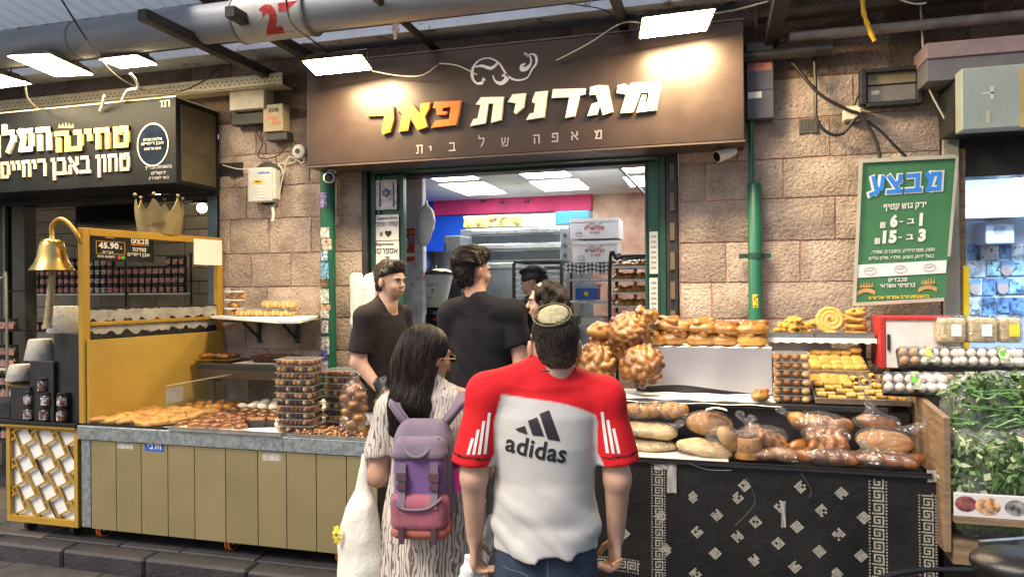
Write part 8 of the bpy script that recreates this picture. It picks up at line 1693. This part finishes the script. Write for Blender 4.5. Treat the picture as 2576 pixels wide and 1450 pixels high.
# backpack (thing of its own, on her back)
bp_=thing('backpack','mauve and pink canvas backpack worn by the woman with long hair','backpack',(0,0,0));M_mauve=mat('mauve_canvas',(.19,.15,.20),.85,var=.12,vscale=14,bump=.25,bscale=180);M_purple=mat('purple_canvas',(.17,.09,.26),.85,var=.15,vscale=10,bump=.25,bscale=120);M_pink=mat('pink_canvas',(.33,.10,.14),.85,var=.2,vscale=8,bump=.25,bscale=120);M_coral=mat('coral_canvas',(.48,.15,.10),.85,var=.1,bump=.2,bscale=120);M_strap=mat('leather_tab',(.09,.045,.06),.6,var=.2)
def bpk(nm,fn,m,h=.007,col=None,lo=(-.18,-.36,.62),hi=(.20,.0,1.3),par=None):s=SDF(lo,hi,h);fn(s);s.warp(lambda x,y,z:.0022*hash_noise(x,y,z,7,34));return link(nm,s.mesh(m),par or bp_)
cx_=.012
def rbox(s,c,r,k=.0,e=.03):
    q=s._blk(np.array(c)-np.array(r)-.05,np.array(c)+np.array(r)+.05);sl,(x,y,z)=q;dx,dy,dz=np.abs(x-c[0])-r[0]+e,np.abs(y-c[1])-r[1]+e,np.abs(z-c[2])-r[2]+e;d=np.sqrt(np.maximum(dx,0)**2+np.maximum(dy,0)**2+np.maximum(dz,0)**2)+np.minimum(np.maximum(dx,np.maximum(dy,dz)),0)-e;s._mix(sl,d,k)
bpk('main_sack',lambda s:(rbox(s,(cx_,-.195,.96),(.118,.065,.17),.02,.05),s.cap((cx_-.05,-.19,1.13),(cx_+.05,-.19,1.13),.055,k=.05)),M_mauve)
bpk('front_panel',lambda s:rbox(s,(cx_,-.262,.965),(.098,.030,.095),0,.025),M_purple);bpk('front_pocket',lambda s:rbox(s,(cx_,-.270,.845),(.112,.048,.075),0,.04),M_pink);bpk('base',lambda s:rbox(s,(cx_,-.222,.775),(.112,.085,.035),0,.034),M_coral)
bpk('top_flap',lambda s:(rbox(s,(cx_,-.235,1.085),(.105,.062,.045),0,.04),s.cap((cx_-.09,-.28,1.058),(cx_+.09,-.28,1.062),.016,k=.03)),M_mauve)
for e in (-1,1):
    b=MB();x=cx_+e*.062;b.beam((x,-.300,1.035),(x,-.306,.93),.030,.005,up=(0,1,0));b.beam((x,-.306,.93),(x,-.322,.87),.028,.004,up=(0,1,0));link('buckle_strap',b.mesh(mat('grey_webbing',(.17,.13,.17),.7)),bp_);b=MB();b.cbox((x,-.311,.985),(.038,.010,.028)).cbox((x,-.313,.948),(.034,.010,.020));link('buckle',b.mesh(M_strap),bp_)
    b=MB();b.beam((x,-.322,.80),(x,-.315,.735),.022,.008,up=(0,1,0));link('leather_tab',b.mesh(M_strap),bp_)
    b=MB();b.grid(lambda u,v:Vector((cx_+e*(.052+(.140-.052)*v)+(u-.5)*.05,-.155+.008-.0*v-(.02*math.sin(v*3.14)),1.125+(1.245-1.125)*v)) if v<.99 else Vector((cx_+e*.14+(u-.5)*.05,-.07,1.275)),4,8);b.grid(lambda u,v:Vector((cx_+e*(.052+(.140-.052)*v)+(u-.5)*.028,-.160+.008-(.02*math.sin(v*3.14))-.004,1.125+.12*v)),2,8);o=link('shoulder_strap',b.mesh(M_mauve,smooth=True),bp_);md=o.modifiers.new('thick','SOLIDIFY');md.thickness=.010
b=MB();b.tube(spline([(cx_-.07,-.27,1.125),(cx_-.035,-.305,1.07),(cx_+.02,-.305,1.065),(cx_+.075,-.27,1.125)],7),.008,8);link('grab_handle',b.mesh(M_mauve,smooth=True),bp_);b=MB();b.tube(spline([(cx_-.095,-.318,.90),(cx_-.05,-.325,.868),(cx_+.04,-.325,.872),(cx_+.095,-.315,.91)],6),.006,6);link('pocket_piping',b.mesh(mat('grey_webbing',(.17,.13,.17),.7),smooth=True),bp_)
b=MB();b.beam((cx_+.125,-.20,1.0),(cx_+.135,-.20,.90),.02,.008);link('pink_ribbon',b.mesh(mat('hot_pink',(.6,.04,.32),.6)),bp_);b=MB();b.ball((cx_+.125,-.19,1.02),(.022,.03,.032),12,8);link('side_pouch',b.mesh(mat('dark_pink',(.18,.01,.09),.5),smooth=True),bp_);bp_.location=(f.loc[0],f.loc[1],.088);bp_.rotation_euler.z=f.rz
s=SDF((-.16,-.14,-.62),(.16,.14,.20),.010);s.cap((0,.02,.14),(-.005,0,-.05),.014,.045,k=.03,flat=(1,.7,1));s.ell((-.01,0,-.24),(.098,.075,.20),.06);s.ell((-.0,0,-.36),(.105,.085,.13),.04);s.warp(lambda x,y,z:.006*hash_noise(x,y,z*.5,4,30));cb_=pd(912,1235,2.98);o=link('shopping_bag',s.mesh(mat('cream_bag',(.68,.66,.58),.5,var=.1,vscale=5,bump=.3,bscale=25)),None,cb_);tag(o,'full white plastic shopping bag with yellow print hanging from her left arm','bag')
b=MB();c=cb_+Vector((-.075,-.085,-.16));rn=random.Random(5)
for k in range(9):a=k*.7;e=c+Vector((.009*math.cos(a),0,.009*math.sin(a)));g_=c+Vector((.020*math.cos(a),.006,.038*math.sin(a)));b.beam(e,g_,.010,.003,up=(0,1,0))
op=link('yellow_print',b.mesh(mat('yel',(.8,.6,.05),.5),off=cb_),o)

# ---- tall man in the black T-shirt
def tee(f,AL,AR,m,sl=.62,hem=.84,rx=.19,seed=1,amp=.004,bot=.165):
    k=f.k;s=f.new(.009,hem*k-.05,f.H-.14)
    for e,A_ in ((-1,AL),(1,AR)):
        a,c=np.array(A_[0],float),np.array(A_[1],float);s.cap(a,a+(c-a)*sl,.066,.074,k=.03);d=nrm(c-a);p1=a+(c-a)*sl;s.cut(lambda x,y,z:np.where(np.sign(x) == e,(x-p1[0])*d[0]+(y-p1[1])*d[1]+(z-p1[2])*d[2],-1))
    s.rings([(hem*k,0,0,bot+.02,.135),(.98*k,0,0,bot+.012,.130),(1.10*k,0,0,rx-.012,.128),(1.25*k,0,0,rx,.128),(1.35*k,0,0,rx-.002,.112),(1.41*k,0,0,rx-.04,.09)],.02)
    for e,A_ in ((-1,AL),(1,AR)):a=np.array(A_[0],float);s.cap((e*.045,-.004,1.452*k),a+(0,0,.005),.070,.066,k=.04)
    s.cap((0,-.006,1.44*k),(0,-.004,1.482*k),.076,.066,k=.02);s.warp(lambda x,y,z:-amp*np.abs(np.sin(20*(z+.9*x)+2.4*hash_noise(x,y,z,seed,8)))*1.3+amp*.6*hash_noise(x,y,z,seed+3,16));return f.add('t_shirt',s,m)
q=pd(1212,900,4.0);f=Fig('person','tall man in a black T-shirt with swept dark hair, standing at the counter',q.x,q.y,PLAT,YAW-.22,1.875,skin=(.55,.32,.22),h=.009,bound=.42)
f.head((-.050,.02,1.765),yaw=-.75,pitch=-.02,w=.98);f.neck((-.01,0,1.58),.056);f.torso(f.s,sh=.18);AL=[(-.175,0,1.52),(-.205,.03,1.24),(-.10,.22,1.16)];AR=[(.180,0,1.52),(.232,-.01,1.23),(.16,.22,1.19)];f.arm(f.s,AL);f.arm(f.s,AR,(.056,.048,.042,.030));f.hand(f.s,AL[2],(.6,.8,0),(0,0,-1),(-.6,.6,0));f.hand(f.s,AR[2],(-.6,.8,0),(0,0,-1),(.6,.6,0));f.legs(f.s)
tee(f,AL,AR,M_blacktee,.60,seed=2,amp=.007,rx=.178);s=f.new(.01,-.02,1.1);f.legs(s,.022,.098,False);s.rings([(.80,0,0,.17,.125),(1.0,0,0,.165,.12)],.04);s.cut(lambda x,y,z:.06-z+0*x+0*y);f.add('trousers',s,M_black)
def mophair(f,m,vol=1.0,face=.045,low=-.06,seed=1,back=1.0):
    s=SDF(f.hc-(.16,.16,.16),f.hc+(.16,.16,.18),.006);P=f.hp;s.ell(P(0,-.022,.048),(.084*vol,.104*vol,.084*vol),.01,f.hM4);s.ell(P(0,-.034,-.022),(.0795,.084*back,.085),.03,f.hM4);s.ell(P(.0,.045,.100),(.055*vol,.050,.030),.03,f.hM4)
    s.warp(lambda x,y,z:.005*np.sin(hash_noise(x,y,z,seed,34)*4));fd=f.HM @ Vector((0,1,0));s.cut(lambda x,y,z:((x-f.hc[0])*fd.x+(y-f.hc[1])*fd.y)-face-np.clip((z-f.hc[2]-.035)*3.2,-.06,.09));s.cut(lambda x,y,z:(f.hc[2]+low)-z+0*x+0*y);hr=f.add('hair',s,m);hc=f.hc;strands(f,hr,2600,.05,lambda p:tuple(f.HM @ Vector((.25,-.8,.15-9*max(0,hc[2]+.03-p.z)))),M_hairs,seed,.013,4,.0011);return hr
mophair(f,M_hair2,1.09,.02,-.105,3);f.eyes();f.finish()

# ---- staff member facing right
q=pd(966,850,4.75);f=Fig('person','young staff member in a charcoal T-shirt looking right, with a black glove',q.x,q.y,PLAT,R(-100),1.845,skin=(.62,.38,.27),h=.008,bound=.40)
f.head((.0,.065,1.722),yaw=-.20,pitch=-.04,w=1.08);f.neck((0,.03,1.55),.062);f.torso(f.s,sh=.175,belly=.02);AR=[(.20,0,1.48),(.235,-.03,1.20),(.225,.14,1.02)];AL=[(-.20,0,1.48),(-.22,.03,1.20),(-.12,.24,1.10)];f.arm(f.s,AL);f.arm(f.s,AR,(.058,.050,.044,.030));f.legs(f.s);f.hand(f.s,AL[2],(.5,.8,0),(0,0,-1),(.6,-.3,0));f.hand(f.s,AR[2],(0,.45,-.9),(-1,0,0),(0,.8,.4))
tee(f,AL,AR,M_greytee,.78,seed=7,rx=.205,amp=.004,bot=.19);s=f.new(.01,-.02,1.1);f.legs(s,.024,.098,False);s.rings([(.80,0,0,.195,.14),(.88,0,0,.19,.14)],.04);s.cut(lambda x,y,z:.06-z+0*x+0*y);f.add('white_trousers',s,M_white)
s=SDF((-.35,-.4,.75),(.4,.45,1.15),.006);f.hand(s,AR[2],(0,.45,-.9),(-1,0,0),(0,.8,.4),1.10);s.cap(np.array(AR[2])-(0,.035,-.05),AR[2],.037,.032,k=.01);f.add('black_glove',s,M_black);mophair(f,M_hair,1.05,.04,-.07,9);f.eyes();f.finish()

# ---- girl with curly hair, worker in the cap
q=pd(1372,850,4.3);f=Fig('person','young woman with long wavy dark hair and white top, in profile facing left',q.x,q.y,PLAT,YAW+R(84),1.70,skin=(.60,.38,.28),h=.009,bound=.36)
f.head((0,.0,1.585),yaw=.05,w=.93);f.neck((0,-.01,1.42),.048);f.torso(f.s,sh=.15,rx=.14,hip=.155,waist=.12);AL=[(-.17,0,1.37),(-.19,.0,1.12),(-.12,.20,1.04)];AR=[(.17,0,1.37),(.19,.02,1.12),(.10,.2,1.02)];f.arm(f.s,AL,(.044,.038,.034,.024));f.arm(f.s,AR,(.044,.038,.034,.024));f.hand(f.s,AL[2],(.3,.9,0),(0,0,-1),(.9,0,0),.9);f.hand(f.s,AR[2],(-.3,.9,0),(0,0,-1),(-.9,0,0),.9);f.legs(f.s)
tee(f,AL,AR,mat('white_top',(.66,.62,.60),.8,var=.05,bump=.1),.55,seed=4,rx=.165,amp=.003,bot=.15);s=f.new(.01,-.02,1.0);f.legs(s,.02,.09,False);s.cut(lambda x,y,z:.06-z+0*x+0*y);f.add('trousers',s,M_black)
s=SDF((-.2,-.25,1.15),(.2,.16,1.75),.007);P=f.hp;s.ell(P(0,-.022,.034),(.088,.104,.088),.01,f.hM4);s.ell(P(0,-.06,-.05),(.095,.075,.10),.04,f.hM4);s.cap(P(0,-.07,-.05),(0,-.10,1.27),.090,.06,k=.04);s.cap(P(-.075,.0,-.05),(-.10,.02,1.30),.035,.03,k=.03);s.cut(lambda x,y,z:np.where(z>1.40,(y-f.hc[1])-.045-.35*np.maximum(0,z-f.hc[2])-.2*np.maximum(0,np.abs(x)-.07),-1));s.warp(lambda x,y,z:.008*np.sin(hash_noise(x,y,z,6,34)*4));hr=f.add('long_hair',s,M_hair2);strands(f,hr,1800,.10,lambda p:(math.sin(p.z*60)*.6,-.1,-1),M_hairs,4,.010,6);f.eyes();f.finish()
q=pd(1342,850,5.9);f=Fig('person','bakery worker in a black cap behind the counter, reaching left',q.x,q.y,PLAT,YAW+R(70),1.84,skin=(.52,.32,.22),h=.010,bound=.46)
f.head((0,0,1.715),yaw=.1,pitch=-.25);f.neck((0,-.01,1.55));f.torso(f.s,sh=.175);AL=[(-.20,0,1.49),(-.20,.16,1.36),(-.16,.36,1.50)];AR=[(.20,0,1.49),(.22,.05,1.22),(.12,.26,1.2)];f.arm(f.s,AL);f.arm(f.s,AR);f.hand(f.s,AL[2],(0,.9,.2),(0,0,-1),(1,0,0));f.hand(f.s,AR[2],(0,.9,.2),(0,0,-1),(-1,0,0));f.legs(f.s);tee(f,AL,AR,M_blacktee,.6,seed=12)
s=SDF(f.hc-.2,f.hc+.2,.007);s.ell(f.hp(0,-.015,.035),(.090,.108,.088),0,f.hM4);cz=f.hc[2];s.cut(lambda x,y,z:(cz+.012)-z-.25*(y-f.hc[1])+0*x);f.add('cap',s,M_black);mophair(f,M_hair,.98,.02,-.05,5);f.eyes();f.finish()
bpy.data.objects.remove(_fo)
